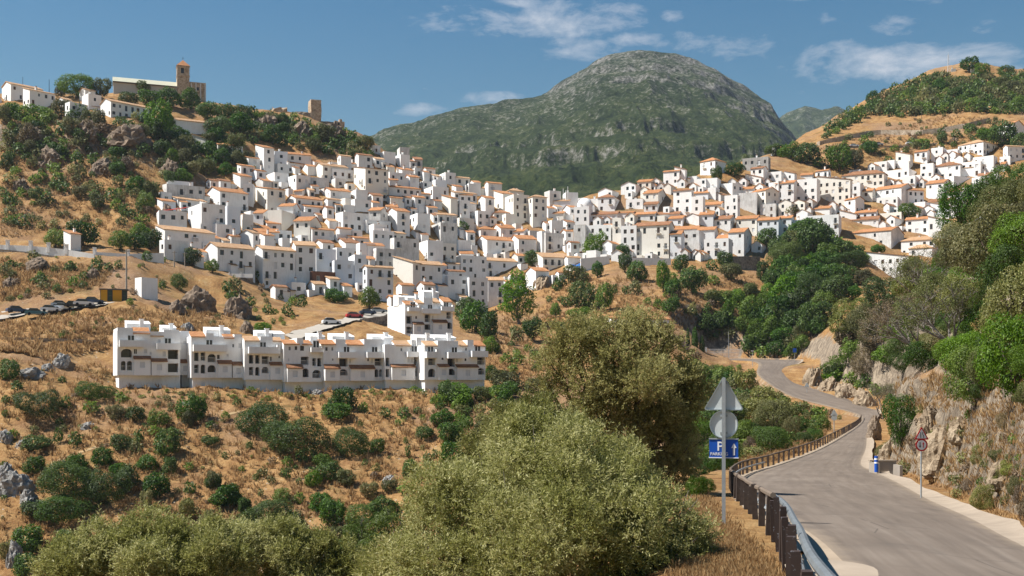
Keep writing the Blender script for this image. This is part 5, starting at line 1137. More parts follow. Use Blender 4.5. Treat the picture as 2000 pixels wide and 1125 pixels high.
# ------------------------------------------------------------------ small buildings, walls and street things
def named(px0, pxm, px1, t_, b_, roof, wall, label, cat='house', nm='house', **kw):
    e, L, D, H = house(px0, pxm, px1, t_, b_, roof, wall, kw.pop('rel', None), kw.pop('ymin', 200), kw.pop('rm', None), None, name=nm, **kw); HOUSES.pop(); tag(e, label, cat); return e, L, D, H
named(265, 276.5, 308, 546, 581, 'f', 1, 'plain white windowless box hut above the long terrace building', 'hut', 'hut', winp=0, ymin=230, maxdepth=6)
named(124, 138, 158, 456, 489, 's', 1, 'small white house with red roof beside the walled road', rm=0, ymin=250, winp=.2, maxdepth=6)
named(264, 265.5, 278, 455, 466, 'g', 1, 'tiny white gatehouse among trees beside the walled road', 'gatehouse', 'gatehouse', ymin=260, winp=.9, maxdepth=3)
named(1192, 1194, 1307, 622, 642, 'g', 1, 'low white building with long orange roof below the right-hand houses', rm=0, ymin=250, winp=.9, maxdepth=6)
BRICK = plaster('bare_brick', (.22, .11, .07), (.10, .06, .045), .6, .5)
named(605, 610, 655, 533, 565, 'f', BRICK, 'unfinished brown brick building between white lower houses', 'building', 'brick_building', rm=1, ymin=290, winp=.9)
YEL = plain('kiosk_yellow', (.62, .30, .015), .6, .06)
Yq = hit(220, 589, 225); e = empty('kiosk', P3(196, 589, Yq), R(18)); tag(e, 'yellow panelled kiosk with flat roof beside the parked cars', 'kiosk')
wq = 47 * Yq / F / .95; hq = 24 * Yq / F
mb = MB(); mb.box(0, 0, -2, wq, 3, hq, 0); mb.build('body', plain('kiosk_dark', (.05, .05, .045), .6), e)
for (f0, f1) in ((.02, .26), (.46, .80)): mb = MB(); mb.box(wq * f0, -.06, .1, wq * f1, -.005, hq - .1); mb.build('panel', YEL, e)
for (f0, f1) in ((.30, .43), (.84, .97)):
    for (g0_, g1_) in ((.1, .46), (.54, .9)): mb = MB(); mb.box(wq * f0, -.04, hq * g0_, wq * f1, -.005, hq * g1_); mb.build('window', plain('kiosk_glass', (.03, .05, .04), .2) if 'kiosk_glass' not in MATS else MATS['kiosk_glass'], e)
mb = MB(); mb.box(-.3, -.4, hq, wq + .3, 3.2, hq + .18); mb.build('roof', plain('kiosk_roof', (.16, .16, .14), .7), e)
mb = MB(); mb.box(-.05, 0.2, .1, -.005, 2.9, hq - .1); mb.build('side_panel', YEL, e)

def wall_run(name, label, pts, h, th, m_, pillar=None, pm=None, cap=None, down=3.0, cat='wall', ph=1.5):
    e = empty(name, pts[0]); tag(e, label, cat); b0_ = pts[0]
    for a, b_ in zip(pts, pts[1:]):
        d = (b_ - a); L = math.hypot(d.x, d.y); n_ = Vector((-d.y, d.x, 0)) / L * th / 2; mb = MB()
        q = [a - n_, b_ - n_, b_ + n_, a + n_]; q = [p - b0_ for p in q]
        lo = [p - Vector((0, 0, down)) for p in q]; hi = [p + Vector((0, 0, h)) for p in q]
        for i in range(4): j = (i + 1) % 4; mb.poly((lo[i], lo[j], hi[j], hi[i]))
        mb.poly(hi); mb.build('wall_section', m_, e)
        if pillar:
            k = max(1, int(L / pillar))
            for i in range(k):
                c = a + d * (i / k) - b0_; mb = MB(); r_ = th * .75
                mb.box(-r_, -r_, -down * .3, r_, r_, h + ph - 1.0); mb.box(-r_ * 1.25, -r_ * 1.25, h + ph - 1.0, r_ * 1.25, r_ * 1.25, h + ph - .85)
                mb.build('pillar', pm or m_, e, c, )
    return e
SP = lambda px, py, ymin=0, up=0: spot(px, py, ymin) + Vector((0, 0, up))
def onrow(px, py, Y): return P3(px, py, Y)
PALEROCK = stone('pale_cut_rock', (.22, .17, .12), (.38, .31, .235), (.52, .44, .35), .35)
wall_run('roadside_wall', 'white parapet wall with square pillars along the road under the cliff', [onrow(-30, 481, 294), onrow(60, 484, 294), onrow(130, 491, 294), onrow(185, 500, 293)], .5, .5, WALLS[0], 4.6, WALLS[1], down=2.4, ph=2.2)
wall_run('roadside_wall', 'lower white parapet wall with pillars leading to the first village house', [onrow(185, 501, 296), onrow(250, 505, 298), onrow(320, 503, 300)], 1.2, .5, WALLS[0], 4.6, WALLS[1], down=3.0, ph=2.0)
wall_run('retaining_wall', 'dark stone retaining wall under the left parapet wall', [onrow(0, 489, 293.2), onrow(60, 495, 293.2), onrow(130, 507, 293), onrow(200, 517, 292), onrow(235, 520, 292)], .3, .5, STONE_D, down=3.2)
wall_run('retaining_wall', 'grey stone retaining wall below the white balustrade terrace', [onrow(425, 543, 322), onrow(455, 545, 320), onrow(494, 545, 322)], .2, .6, STONE_D, down=4.5)
wall_run('balustrade', 'white balustrade with pillars on the terrace before the lower houses', [onrow(385, 540, 322), onrow(425, 540, 321), onrow(494, 541, 321)], .9, .2, WHITE, 3.0, WHITE, down=.2, ph=1.3, cat='balustrade')
wall_run('retaining_wall', 'rubble stone retaining wall beneath the street with parked cars', [onrow(640, 640, 262), onrow(690, 628, 272), onrow(768, 618, 285)], .4, .6, STONE_D, down=5.0)
wall_run('boundary_wall', 'white boundary wall below the right-hand houses near the blue tarpaulin', [onrow(1134, 520, 385), onrow(1190, 515, 388)], 2.6, .5, WALLS[1], down=4)
wall_run('boundary_wall', 'long pale wall at the foot of the tall right-hand houses', [onrow(1215, 512, 386), onrow(1310, 514, 388)], 1.6, .5, WALLS[1], down=5)
wall_run('boundary_wall', 'brown stone wall under the last blue-white house above the trees', [onrow(1422, 512, 388), onrow(1484, 512, 392)], 2.0, .5, STONE_D, down=4)
wall_run('path_wall', 'low pale wall along the path left of the terrace building', [spot(5, 664, 200), spot(45, 664, 200), spot(80, 665, 200), spot(115, 666, 200), spot(150, 667, 200), spot(180, 669, 200), spot(205, 671, 200)], .5, .3, CONCRETE, down=1.0)
wall_run('hillside_wall', 'pale curving retaining wall along the hill road above the village', [spot(1612, 292, 470), spot(1650, 290, 470), spot(1690, 288, 470), spot(1730, 288, 470), spot(1770, 287, 470), spot(1830, 282, 470)], .7, .6, CONCRETE, down=2.5)
wall_run('rock_cut', 'pale cut rock terrace across the hill above the village', [spot(1598, 284, 480), spot(1630, 276, 480), spot(1660, 270, 480), spot(1690, 264, 480), spot(1720, 262, 480), spot(1760, 262, 480), spot(1800, 262, 480), spot(1840, 258, 480), spot(1880, 250, 480), spot(1930, 238, 480)], 1.8, 2.5, PALEROCK, down=3.0, cat='rock face')
# village streets
def side_strip(name, A, B, m_, n=4):
    A2 = catmull([P3(*q) for q in A], 6); B2 = catmull([P3(*q) for q in B], 6); o = strip(name, A2, B2, m_, n); tag(o, kind='structure'); return o
PAVE = plain('pale_street', (.36, .32, .27), .9, .15, 1)
side_strip('parking_road', [(-60, 634, 240), (20, 624, 242), (80, 616, 244), (150, 605, 247), (215, 596, 249)], [(-60, 616, 252), (20, 606, 254), (80, 600, 256), (150, 592, 258), (215, 586, 260)], PAVE)
side_strip('footpath', [(940, 714, 258), (1000, 715, 262), (1100, 718, 268)], [(940, 711, 261), (1000, 711, 266), (1100, 714, 272)], CONCRETE)

def car_proto(paint):
    return paint
def car_meshes(col, name):
    paint = plain('car_paint_' + name, col, .3, .03, 1, 0, .5)
    mb = MB(); prof = [(-2.1, .28), (2.1, .28), (2.12, .62), (2.0, .78), (1.15, .92), (-1.95, .95), (-2.12, .7)]
    mb.prism(prof, -.84, .84); body = mb.mesh('body', paint)
    mb = MB(); gl = [(-1.75, .94), (1.05, .91), (.35, 1.40), (-1.2, 1.44)]; mb.prism(gl, -.76, .76); cabin = mb.mesh('cabin_glass', PANE)
    mb = MB(); mb.prism([(-1.28, 1.43), (.40, 1.39), (.30, 1.48), (-1.15, 1.50)], -.74, .74); roof = mb.mesh('roof', paint)
    mb = MB(); mb.tube([(0, -.1, 0), (0, .1, 0)], .31, 12); wheel = mb.mesh('wheel', plain('tyre_' + name, (.02, .02, .02), .8))
    mb = MB(); mb.box(-.05, -.14, -.07, .03, .14, .07); lamp = mb.mesh('headlight', SWHITE)
    return body, cabin, roof, wheel, lamp
CARM = {n: car_meshes(c, n) for n, c in (('white', (.75, .76, .77)), ('navy', (.03, .05, .10)), ('red', (.42, .02, .03)), ('silver', (.38, .40, .42)), ('black', (.02, .02, .025)), ('teal', (.05, .16, .20)))}
def car(px, py, Y, yaw, colr, label, grp, cat='car'):
    e = empty('parked_car', P3(px, py, Y) if Y else spot(px, py, 225) + Vector((0, 0, .42)), R(yaw)); tag(e, label, cat, grp)
    b_, c_, r_, w_, l_ = CARM[colr]
    link_mesh('body', b_, e); link_mesh('cabin_glass', c_, e); link_mesh('roof', r_, e)
    for x in (-1.3, 1.3):
        for y in (-.78, .78): link_mesh('wheel', w_, e, (x, y, .31))
    for y in (-.55, .55): link_mesh('headlight', l_, e, (2.12, y, .66))
G1, G2, G3 = 'cars parked on the road left of the terrace', 'cars parked on the village street', 'cars parked on the hill road'
for q in ((33, 612, 247, 40, 'navy', 'large dark blue van-like car nearest the left edge of the parking road', 1.2), (70, 617, 243, 25, 'teal', 'low teal car at the front of the parking row', 1), (99, 610, 245, 22, 'white', 'white car third in the parking row, behind the teal one', 1), (119, 601, 254, 22, 'silver', 'silver car parked against the slope at the back of the row', 1), (124, 606, 246.5, 22, 'white', 'white car in middle of the parking row, before the black car', 1), (145, 602, 248, 24, 'black', 'black car between the two white cars on the parking road', 1), (163, 598, 250, 24, 'white', 'white car second nearest the yellow kiosk', 1), (182, 594, 251, 25, 'navy', 'dark car parked nearest the yellow kiosk', 1)):
    car(q[0], q[1] + 3, 0, q[3], q[4], q[5], G1)
for q in ((647, 637, 0, 24, 'white', 'white car lowest on the village street'), (692, 624, 0, 24, 'red', 'bright red car on the village street'), (718, 618, 0, 20, 'navy', 'dark blue car between red and pale cars on the street'), (739, 614, 0, 18, 'silver', 'pale silver car highest on the village street')): car(*q, G2)
for i, q in enumerate(((1652, 288, 531, 5, 'red'), (1668, 287, 531, 3, 'white'), (1690, 286, 533, 2, 'navy'), (1716, 284, 534, 0, 'silver'), (1778, 282, 536, -4, 'white'))):
    car(q[0], q[1], hit(q[0], q[1], 470), q[3], q[4], 'tiny ' + q[4] + ' car, ' + ('first', 'second', 'third', 'fourth', 'last')[i] + ' from left on the hill road', G3)

def pole(px, py, Y, toprow, r_, m_, label, nm='utility_pole', arm=True, cat='pole'):
    b_ = P3(px, py, Y); h = (py - toprow) / F * Y; e = empty(nm, b_); tag(e, label, cat)
    mb = MB(); mb.tube([(0, 0, -1), (0, 0, h)], [r_, r_ * .7], 7); mb.build('shaft', m_, e)
    if arm: mb = MB(); mb.box(-.7, -.06, h - .5, .7, .06, h - .38); mb.build('crossarm', m_, e)
CONCP = plain('concrete_pole', (.30, .27, .23), .9, .15, 2)
pole(247, 590, 258, 487, .24, CONCP, 'tall concrete utility pole beside the yellow kiosk')
pole(340.5, 548, 300, 490, .2, CONCP, 'utility pole in front of the first village house')
pole(361, 522, 312, 492, .16, CONCP, 'short utility pole right of the taller one by the first house')
pole(96, 178, 452, 155, .12, IRON, 'thin lamp post behind the cliff-top houses', 'street_lamp', False, 'street lamp')
pole(44.5, 170, 452, 150, .1, IRON, 'thin lamp post left of the other on the cliff top', 'street_lamp', False, 'street lamp')
pole(1800, 258, 572, 212, .16, BARK, 'dark wooden pole standing on the bare hillside at right', 'utility_pole')
pole(1423, 692, 300, 648, .08, GALV, 'slim street lamp by the white railing', 'street_lamp', False, 'street lamp')
# lattice mast on the hill
Ym = hit(1852, 141, 560); b_ = P3(1852, 142, Ym); hm = (142 - 107) / F * Ym
e = empty('radio_mast', b_); tag(e, 'white lattice radio mast on top of the right-hand hill', 'mast')
MASTW = plain('mast_paint', (.6, .6, .6), .6)
for sx, sy in ((-1, -1), (1, -1), (0, 1)):
    mb = MB(); mb.tube([(sx * .7, sy * .6, -1), (sx * .22, sy * .2, hm)], .09, 5); mb.build('leg', MASTW, e)
mb = MB()
for i in range(10):
    z0_, z1_ = hm * i / 10, hm * (i + 1) / 10; f0, f1 = .7 - .048 * i, .7 - .048 * (i + 1); s_ = 1 if i % 2 else -1
    mb.tube([(-s_ * f0, -f0 * .86, z0_), (s_ * f1, -f1 * .86, z1_)], .05, 4); mb.tube([(-f0, -f0 * .86, z0_), (f0, -f0 * .86, z0_)], .05, 4)
mb.build('bracing', MASTW, e)
mb = MB(); mb.tube([(0, 0, hm), (0, 0, hm + 1.5)], .06, 5); mb.build('aerial', MASTW, e)
named(1857, 1858, 1867, 136, 141, 'f', PLASTER_GREY, 'small grey equipment hut beside the radio mast', 'hut', 'hut', ymin=560, winp=.3, maxdepth=3)
named(1889, 1897, 1907, 128, 142, 'f', 2, 'small stone hut among trees on top of the right-hand hill', 'hut', 'hut', ymin=560, winp=.1, maxdepth=5)
for i, (px, t0) in enumerate(((1100, 368), (1105, 372), (1109, 364))):
    pole(px, 402, 452, t0, .13, SWHITE, 'white rooftop antenna, ' + ('left', 'middle', 'right')[i] + ' of three above the village centre', 'antenna', False, 'antenna')
# stepped terraces and the white railing near the top of the road
e = empty('stepped_terraces', P3(1200, 690, 284)); tag(e, 'brown stepped stone terraces below the low white building', 'terraces')
STEP = stone('step_stone', (.12, .085, .075), (.22, .16, .14), (.33, .26, .22))
for i in range(9):
    mb = MB(); mb.box(0, i * 1.3, i * .62 - 3, 19, 14 - .01 * i, i * .62 + .0); mb.build('step', STEP, e)
e = empty('railing', P3(1376, 697, 299), R(2)); tag(e, 'white slatted railing beside the top of the road', 'railing')
wr = 71 * 299 / F
for z in (.15, 1.1, 2.0): mb = MB(); mb.box(0, -.03, z, wr, .03, z + .1); mb.build('rail', WHITE, e)
for i in range(30): x = wr * i / 29; mb = MB(); mb.box(x - .05, -.05, -.5, x + .05, -.031, 2.1); mb.build('slat', WHITE, e)
for x in (-.35, .35): mb = MB(); mb.box(x - .25, -.25, -1, x + .25, .25, 2.6); mb.build('gate_pillar', WHITE, e)
# blue tarpaulin and dome, red awning
e = P3(1124, 519, 386); mb = MB()
for i in range(6):
    for j in range(4):
        f = lambda a, b: (e.x - 1.6 + a * 1.0, e.y + b * .9, e.z - .4 + .7 * math.sin(a * 1.1 + 1) * math.cos(b * .9) + .25 * b + (.25 if (a * 3 + b * 5) % 4 == 0 else 0))
        mb.poly((f(i, j), f(i + 1, j), f(i + 1, j + 1), f(i, j + 1)))
o = mb.build('tarpaulin', plain('blue_tarp', (.04, .16, .42), .5)); tag(o, 'crumpled blue tarpaulin beside the white boundary wall', 'tarpaulin')
dm = P3(1142, 402, 440); mb = MB(); mb.lathe([(3.0, -3), (3.0, 0), (2.75, 1.1), (2.0, 2.1), (1.0, 2.75), (.02, 3.0)], 16); o = mb.build('dome', WALLS[1], None, dm, True)
tag(o, 'small white domed roof turret in the village centre', 'dome')
rw = P3(306, 413, 345); mb = MB(); mb.poly([(0, 0, 0), (9, 0, 1.2), (9, 3, 1.9), (0, 3, .7)]); mb.poly([(0, 0, -.15), (0, 3, .55), (9, 3, 1.75), (9, 0, 1.05)]); mb.poly([(0, 0, 0), (0, 0, -.15), (9, 0, 1.05), (9, 0, 1.2)])
o = mb.build('awning', plain('red_awning', (.45, .04, .02), .7), None, rw); tag(o, 'slanting red awning roof at the left edge of the village', 'awning')
# trodden paths across the dry slope
def footpath(pts, ym, w=.45, lift=.06, m_=None, nm='footpath', n_=2):
    px_ = []
    for (a, b_) in zip(pts, pts[1:]):
        n = max(2, int(abs(b_[0] - a[0]) / 4) + int(abs(b_[1] - a[1]) / 4))
        for i in range(n): px_.append((a[0] + (b_[0] - a[0]) * i / n, a[1] + (b_[1] - a[1]) * i / n + random.uniform(-.6, .6)))
    P = [spot(x, y, ym) for x, y in px_]
    A, B = [], []
    for i, p in enumerate(P):
        d = P[min(i + 1, len(P) - 1)] - P[max(i - 1, 0)]; d.z = 0; d.normalize(); s_ = Vector((-d.y, d.x, 0)) * w
        for L_, k in ((A, 1), (B, -1)): q = p + s_ * k; q.z = (ground_xy(q.x, q.y) * (1 if w < 1 else .65) + p.z * (0 if w < 1 else .35)) + lift; L_.append(q)
    o = strip(nm, A, B, m_ or DUST, n_); tag(o, kind='structure')
DUST = plain('trodden_dust', (.37, .255, .13), .95, .25, 1.5)
footpath([(100, 905), (130, 893), (180, 876), (215, 868), (260, 862)], 140, .3); footpath([(425, 822), (450, 808), (480, 802)], 140, .3)
footpath([(565, 662), (600, 650), (650, 636), (700, 622), (765, 612)], 225, 2.2, .40, PAVE, 'village_street', 4)
footpath([(-40, 626), (20, 617), (80, 610), (150, 601), (215, 593)], 225, 2.2, .22, PAVE, 'parking_lane', 4)
# ------------------------------------------------------------------ foliage
def unit(v): return v / np.maximum(np.linalg.norm(v, axis=-1, keepdims=True), 1e-9)
def leaf_quads(P, T, N, length, width):
    """diamond leaves: base P, direction T, normal N"""
    B = unit(np.cross(T, N)); L = np.asarray(length).reshape(-1, 1); W = np.asarray(width).reshape(-1, 1)
    V = np.stack([P, P + T * L * .5 + B * W * .5, P + T * L, P + T * L * .5 - B * W * .5], 1)
    return V
def leaf_mesh(name, V, m_, g, rnd=None):
    k = len(V); me = bpy.data.meshes.new(name); me.vertices.add(4 * k); me.vertices.foreach_set('co', V.reshape(-1).astype(np.float32))
    set_quads(me, np.arange(4 * k).reshape(k, 4)); me.materials.append(m_)
    at = me.attributes.new('rnd', 'FLOAT', 'FACE'); at.data.foreach_set('value', (g.random(k) if rnd is None else rnd).astype(np.float32))
    me.update(calc_edges=False); return me
def lobe_points(lobes, n, g, inner=.62, keep=.72):
    """points spread over the outside of a cluster of spheres"""
    C = np.array([l[:3] for l in lobes], float); Rr = np.array([l[3] for l in lobes], float); w = Rr ** 2; w /= w.sum()
    out_p, out_d = [], []
    left = n
    while left > 0:
        m = int(left * 2.2) + 50; i = g.choice(len(lobes), m, p=w); d = unit(g.normal(size=(m, 3)))
        r = inner + (1.04 - inner) * g.random(m) ** .55
        p = C[i] + d * (Rr[i] * r)[:, None]
        q = np.linalg.norm(p[:, None, :] - C[None], axis=2) / Rr[None]
        q[np.arange(m), i] = 9
        ok = q.min(1) > keep
        p, d = p[ok][:left], d[ok][:left]; out_p.append(p); out_d.append(d); left -= len(p)
    return np.concatenate(out_p), np.concatenate(out_d)
def shrub_lobes(g, m=13, h=1.45, spread=.62):
    L = [(0, 0, h * .45, .62)]
    for i in range(m):
        a = 2 * math.pi * (i + g.random()) / m; e = g.uniform(-.35, 1.0); rr = spread * math.sqrt(max(.05, 1 - max(e, 0) ** 2 * .8)) * g.uniform(.75, 1.1)
        L.append((rr * math.cos(a), rr * math.sin(a), h * (.42 + .40 * e), g.uniform(.24, .42)))
    return L
def shrub_mesh(kind, seed, n, size, h=1.45, lobes=None, asp=.55):
    g = np.random.default_rng(seed); lb = lobes or shrub_lobes(g, 13, h); P, d = lobe_points(lb, n, g)
    P[:, 2] = np.maximum(P[:, 2], .0)
    N = unit(d + g.normal(size=P.shape) * .55 + np.array([0, 0, .25])); T = unit(np.cross(N, g.normal(size=P.shape)))
    V = leaf_quads(P, T, N, size * g.uniform(.7, 1.35, n), size * asp * g.uniform(.7, 1.35, n))
    return leaf_mesh('shrub_' + kind, V, LEAF[kind], g)
KINDS_ = ('dark', 'sage', 'bright', 'dry', 'olive')
SH_FAR = {k: [shrub_mesh(k, 100 + 7 * i + 31 * j, 2400, .125) for i in range(3)] for j, k in enumerate(KINDS_)}
SH_MID = {k: [shrub_mesh(k, 500 + 7 * i + 31 * j, 9000, .062, asp=.45) for i in range(2)] for j, k in enumerate(KINDS_)}
SH_TINY = {k: shrub_mesh(k, 900 + j, 170, .36) for j, k in enumerate(KINDS_)}
def trunk_mesh():
    mb = MB(); mb.tube([(0, 0, -.35), (.03, .02, .25), (.0, .05, .6)], [.10, .085, .05], 6)
    for i in range(4):
        a = i * 1.7; mb.tube([(0, .03, .35), (.28 * math.cos(a), .28 * math.sin(a), .75), (.45 * math.cos(a), .45 * math.sin(a), 1.0)], [.05, .03, .012], 5)
    return mb.mesh('trunk', BARK)
TRUNK = trunk_mesh()
PLANTS = []
ROADPX = [(CX + F * q[0] / q[1], HY - F * q[2] / q[1], q[1]) for i_ in range(len(rc)) for q in (rc[i_], rl[i_] * .85 + rr[i_] * .15, rr[i_] * .85 + rl[i_] * .15) if q[1] > 60]
def plant(px, py, w, h, kind, zone, ymin=0, ymax=900, tree=False):
    if px < -60 or px > 2060: return
    Y = hit(px, py, ymin, ymax); x = (px - CX) / F * Y
    if Y < 330 and px > 1150:
        d_, _, _ = road_dist(np.array([x]), np.array([Y])); rad = w / 2 * Y / F
        if d_[0] < rad * .85 + .3: return
        for (rx, ry, rY) in ROADPX:
            if rY > Y + 2 and abs(rx - px) < w * .55 and py - h * 1.1 < ry < py + 2: return
    PLANTS.append(dict(px=px, py=py, w=w, h=h, kind=kind, zone=zone, p=Vector((x, Y, ground(px, Y))), s=w / 2 * Y / F * 1.06, sz=h * Y / F / 1.42, tree=tree))
def pk(*ws): return random.choices(('dark', 'sage', 'bright', 'dry', 'olive'), ws)[0]
# traced shrubs, in zoomed coordinates
for q in [(40,195,90,110),(190,378,205,145),(440,292,215,100),(570,310,60,60),(430,355,80,60),(310,335,60,60),(540,380,100,70),(640,390,90,90),(750,415,100,90),(920,392,130,145),(890,420,70,80),(1000,430,60,40),(170,525,140,75),(275,500,50,80),(355,510,70,70),(570,530,110,80),(640,545,70,60),(655,500,60,70),(730,460,70,50),(790,552,145,130),(830,490,90,60),(990,505,110,50),(1180,525,40,40),(160,640,100,100),(370,640,110,100),(480,600,100,80),(690,622,125,95),(810,640,80,80),(895,625,50,40),(320,760,320,185),(500,782,225,195),(300,865,265,135),(170,850,150,100),(740,750,140,130),(690,812,80,100),(1005,715,75,80),(900,740,70,60),(890,862,100,125),(1080,792,160,105),(1155,830,70,80),(990,880,80,80),(130,1000,180,115),(310,1012,120,115),(20,1050,60,110),(110,1122,130,125),(450,890,50,60),(1180,910,80,90),(230,690,90,70),(600,700,120,110),(560,640,90,70),(60,470,60,40),(20,620,50,40),(30,310,50,40),(1240,660,60,50),(80,250,60,50)]:
    plant(q[0] / 2.42, 660 + q[1] / 2.42, q[2] / 2.42, q[3] / 2.42, 'dark' if q[2] > 125 else pk(52, 16, 18, 0, 14), 'S', 140)
for q in [(470,495,330,240),(300,405,280,175),(720,262,155,145),(680,312,185,95),(745,505,205,195),(890,492,90,80),(820,280,60,60),(935,305,70,50),(1030,310,80,60),(1100,290,50,40),(1135,415,110,70),(1230,352,115,85),(1270,432,145,120),(1275,545,135,135),(1200,240,60,60),(1070,592,100,95),(1150,550,60,60),(1190,520,40,50),(1050,510,40,60),(885,580,50,40),(500,540,80,70),(430,560,60,60),(425,625,50,60),(600,560,120,80),(640,622,165,120),(730,652,120,90),(560,660,120,90),(400,740,90,90),(490,750,60,60),(600,790,150,120),(660,862,155,165),(330,895,285,205),(440,935,170,150),(860,722,100,95),(840,875,225,150),(930,832,165,125),(800,1000,190,130),(1110,640,60,50),(40,680,80,90),(120,757,170,105),(205,800,70,80),(230,470,40,40),(290,715,40,40),(950,690,120,60),(1040,700,90,60),(760,930,120,80),(690,940,110,70),(1330,300,100,70),(1340,380,90,80)]:
    plant(400 + q[0] / 2.648, 700 + q[1] / 2.648, q[2] / 2.648, q[3] / 2.648, 'dark' if q[2] > 140 else pk(58, 10, 22, 0, 10), 'S', 140)
for q in [(60,240,100,90),(180,235,205,150),(350,172,105,125),(240,442,225,225),(400,432,150,205),(100,400,90,80),(220,470,200,90),(560,130,120,150),(650,202,205,165),(860,282,120,225),(940,312,150,130),(1090,292,255,205),(1250,222,110,80),(920,452,180,125),(740,380,70,60),(820,412,80,85),(1100,472,60,70),(1210,442,70,80),(1330,342,180,95),(1370,472,90,125),(1340,102,150,135),(1390,192,185,125),(1240,112,100,85),(1400,562,90,85),(1470,562,60,55),(1540,322,120,105),(1540,502,170,185),(1640,205,125,165),(1800,202,205,205),(1900,302,225,185),(1750,562,245,245),(1900,502,250,235),(1650,692,220,130),(1800,690,180,140),(1560,690,120,90),(1710,800,220,130),(940,250,90,70),(1000,130,140,140),(480,300,60,80),(60,620,120,110),(20,480,90,110)]:
    plant(1080 + q[0] / 4, 500 + q[1] / 4, q[2] / 4, q[3] / 4, pk(58, 8, 34, 0, 0), 'R', 255, tree=q[3] > 95)
for q in [(200,482,205,125),(100,642,225,155),(250,582,205,205),(400,582,175,115),(60,602,125,125),(230,652,135,95),(450,642,255,105),(250,822,245,165),(100,852,205,165),(60,952,155,155),(240,1002,185,185),(60,1102,165,135),(340,720,150,110),(420,760,120,90),(160,740,150,120),(20,760,120,120),(330,620,150,120),(150,560,170,130),(500,600,120,60),(600,560,90,60)]:
    plant(1500 + q[0] / 2.81, 300 + q[1] / 2.81, q[2] / 2.81, q[3] / 2.81, pk(62, 6, 32, 0, 0), 'R', 265, tree=True)
# trees and shrubs traced at full size (column, base row, width, height, kind, zone, is tree)
for q in [(722,603,48,40,'bright','V',1),(150,192,78,46,'bright','A',1),(197,192,40,36,'sage','A',1),(120,192,30,30,'sage','A',1),(250,205,44,26,'dark','A',1),(290,208,46,32,'dark','A',1),(330,212,52,38,'dark','A',1),(372,214,44,40,'dark','A',1),(278,182,30,22,'bright','A',1),(310,270,54,70,'bright','A',1),(325,255,40,40,'bright','A',1),(60,235,70,34,'bright','A',0),(20,232,50,36,'dark','A',0),(95,236,40,26,'bright','A',0),(120,230,40,38,'sage','A',0),(405,235,40,36,'dark','A',1),(440,240,46,36,'dark','A',1),(425,268,50,40,'dark','A',1),(470,262,50,40,'dark','A',1),(462,300,40,36,'sage','A',1),(108,484,52,36,'bright','A',1),(235,488,50,36,'bright','A',1),(262,488,46,30,'dark','A',1),(295,488,46,38,'dark','A',1),(160,480,66,48,'dark','A',1),(275,470,40,32,'bright','A',1),
          (375,520,42,36,'dark','V',1),(415,533,28,26,'bright','V',1),(485,510,22,16,'dark','V',0),(350,565,36,28,'bright','V',0),(515,650,40,26,'bright','V',0),(590,600,24,24,'dark','V',0),(655,590,50,30,'dark','V',0),(505,545,20,18,'bright','V',0),(905,452,26,20,'dark','V',0),(875,475,18,14,'bright','V',0),(1040,520,40,30,'dark','V',1),(1165,500,50,44,'bright','R',1),(1215,505,26,28,'dark','V',1),(930,650,70,60,'dark','V',1),(910,632,50,50,'dark','V',1),(955,668,40,60,'dark','V',1),(960,690,36,36,'bright','V',0),(1040,665,50,44,'dark','V',1),(1010,668,30,30,'sage','V',0),(1012,710,28,22,'bright','V',0),(1048,705,24,20,'bright','V',0),(985,760,70,46,'sage','S',0),(985,775,60,30,'dark','S',0),(960,742,40,30,'dark','S',0),(900,790,70,34,'bright','S',0),(880,820,60,40,'dark','S',0),
          (1320,310,'x',0,0,0,0) if False else (1515,305,40,22,'dark','H',1),(1545,310,44,30,'bright','H',1),(1575,320,56,42,'dark','H',1),(1600,328,30,22,'dark','H',0),(1640,335,58,50,'bright','H',1),(1670,330,40,36,'sage','H',1),(1435,345,38,26,'dark','H',1),(1400,360,26,34,'dark','H',1),(1620,300,26,16,'dark','H',0),(1700,302,30,26,'dark','H',1),(1735,320,22,16,'dark','H',0),(1960,290,60,50,'dark','H',1),(1990,300,40,40,'dark','H',1),(1930,270,40,24,'bright','H',0),(1868,270,22,18,'dark','H',0),(1840,282,22,22,'dark','H',1),(1798,285,50,14,'bright','H',0),(1545,420,30,18,'sage','R',0),(1775,430,48,30,'bright','R',1),(1895,140,40,28,'dark','H',1),(1838,152,22,12,'dark','H',0),(1918,150,34,26,'bright','H',1),(1965,150,40,20,'dark','H',1),(1905,158,26,18,'dark','H',0)]:
    plant(q[0], q[1], q[2], q[3], q[4], q[5], {'A': 270, 'V': 235, 'R': 280, 'S': 200, 'H': 430}[q[5]], tree=bool(q[6]))
def scatter(poly, n, wmin, wmax, ws, zone, ymin, ymax=900, hf=(.65, 1.0), tree=None, mind=.55):
    xs_ = [p[0] for p in poly]; ys_ = [p[1] for p in poly]; done = []; tries = 0
    while len(done) < n and tries < n * 40:
        tries += 1; x = random.uniform(min(xs_), max(xs_)); y = random.uniform(min(ys_), max(ys_))
        if not inside(poly, x, y): continue
        w = wmin + (wmax - wmin) * random.random() ** 1.5
        if any((x - a) ** 2 + ((y - b_) * 1.5) ** 2 < (mind * (w + c) / 2) ** 2 for a, b_, c in done): continue
        done.append((x, y, w)); plant(x, y, w, w * random.uniform(*hf), pk(*ws), zone, ymin, ymax, tree=bool(tree and w > tree))
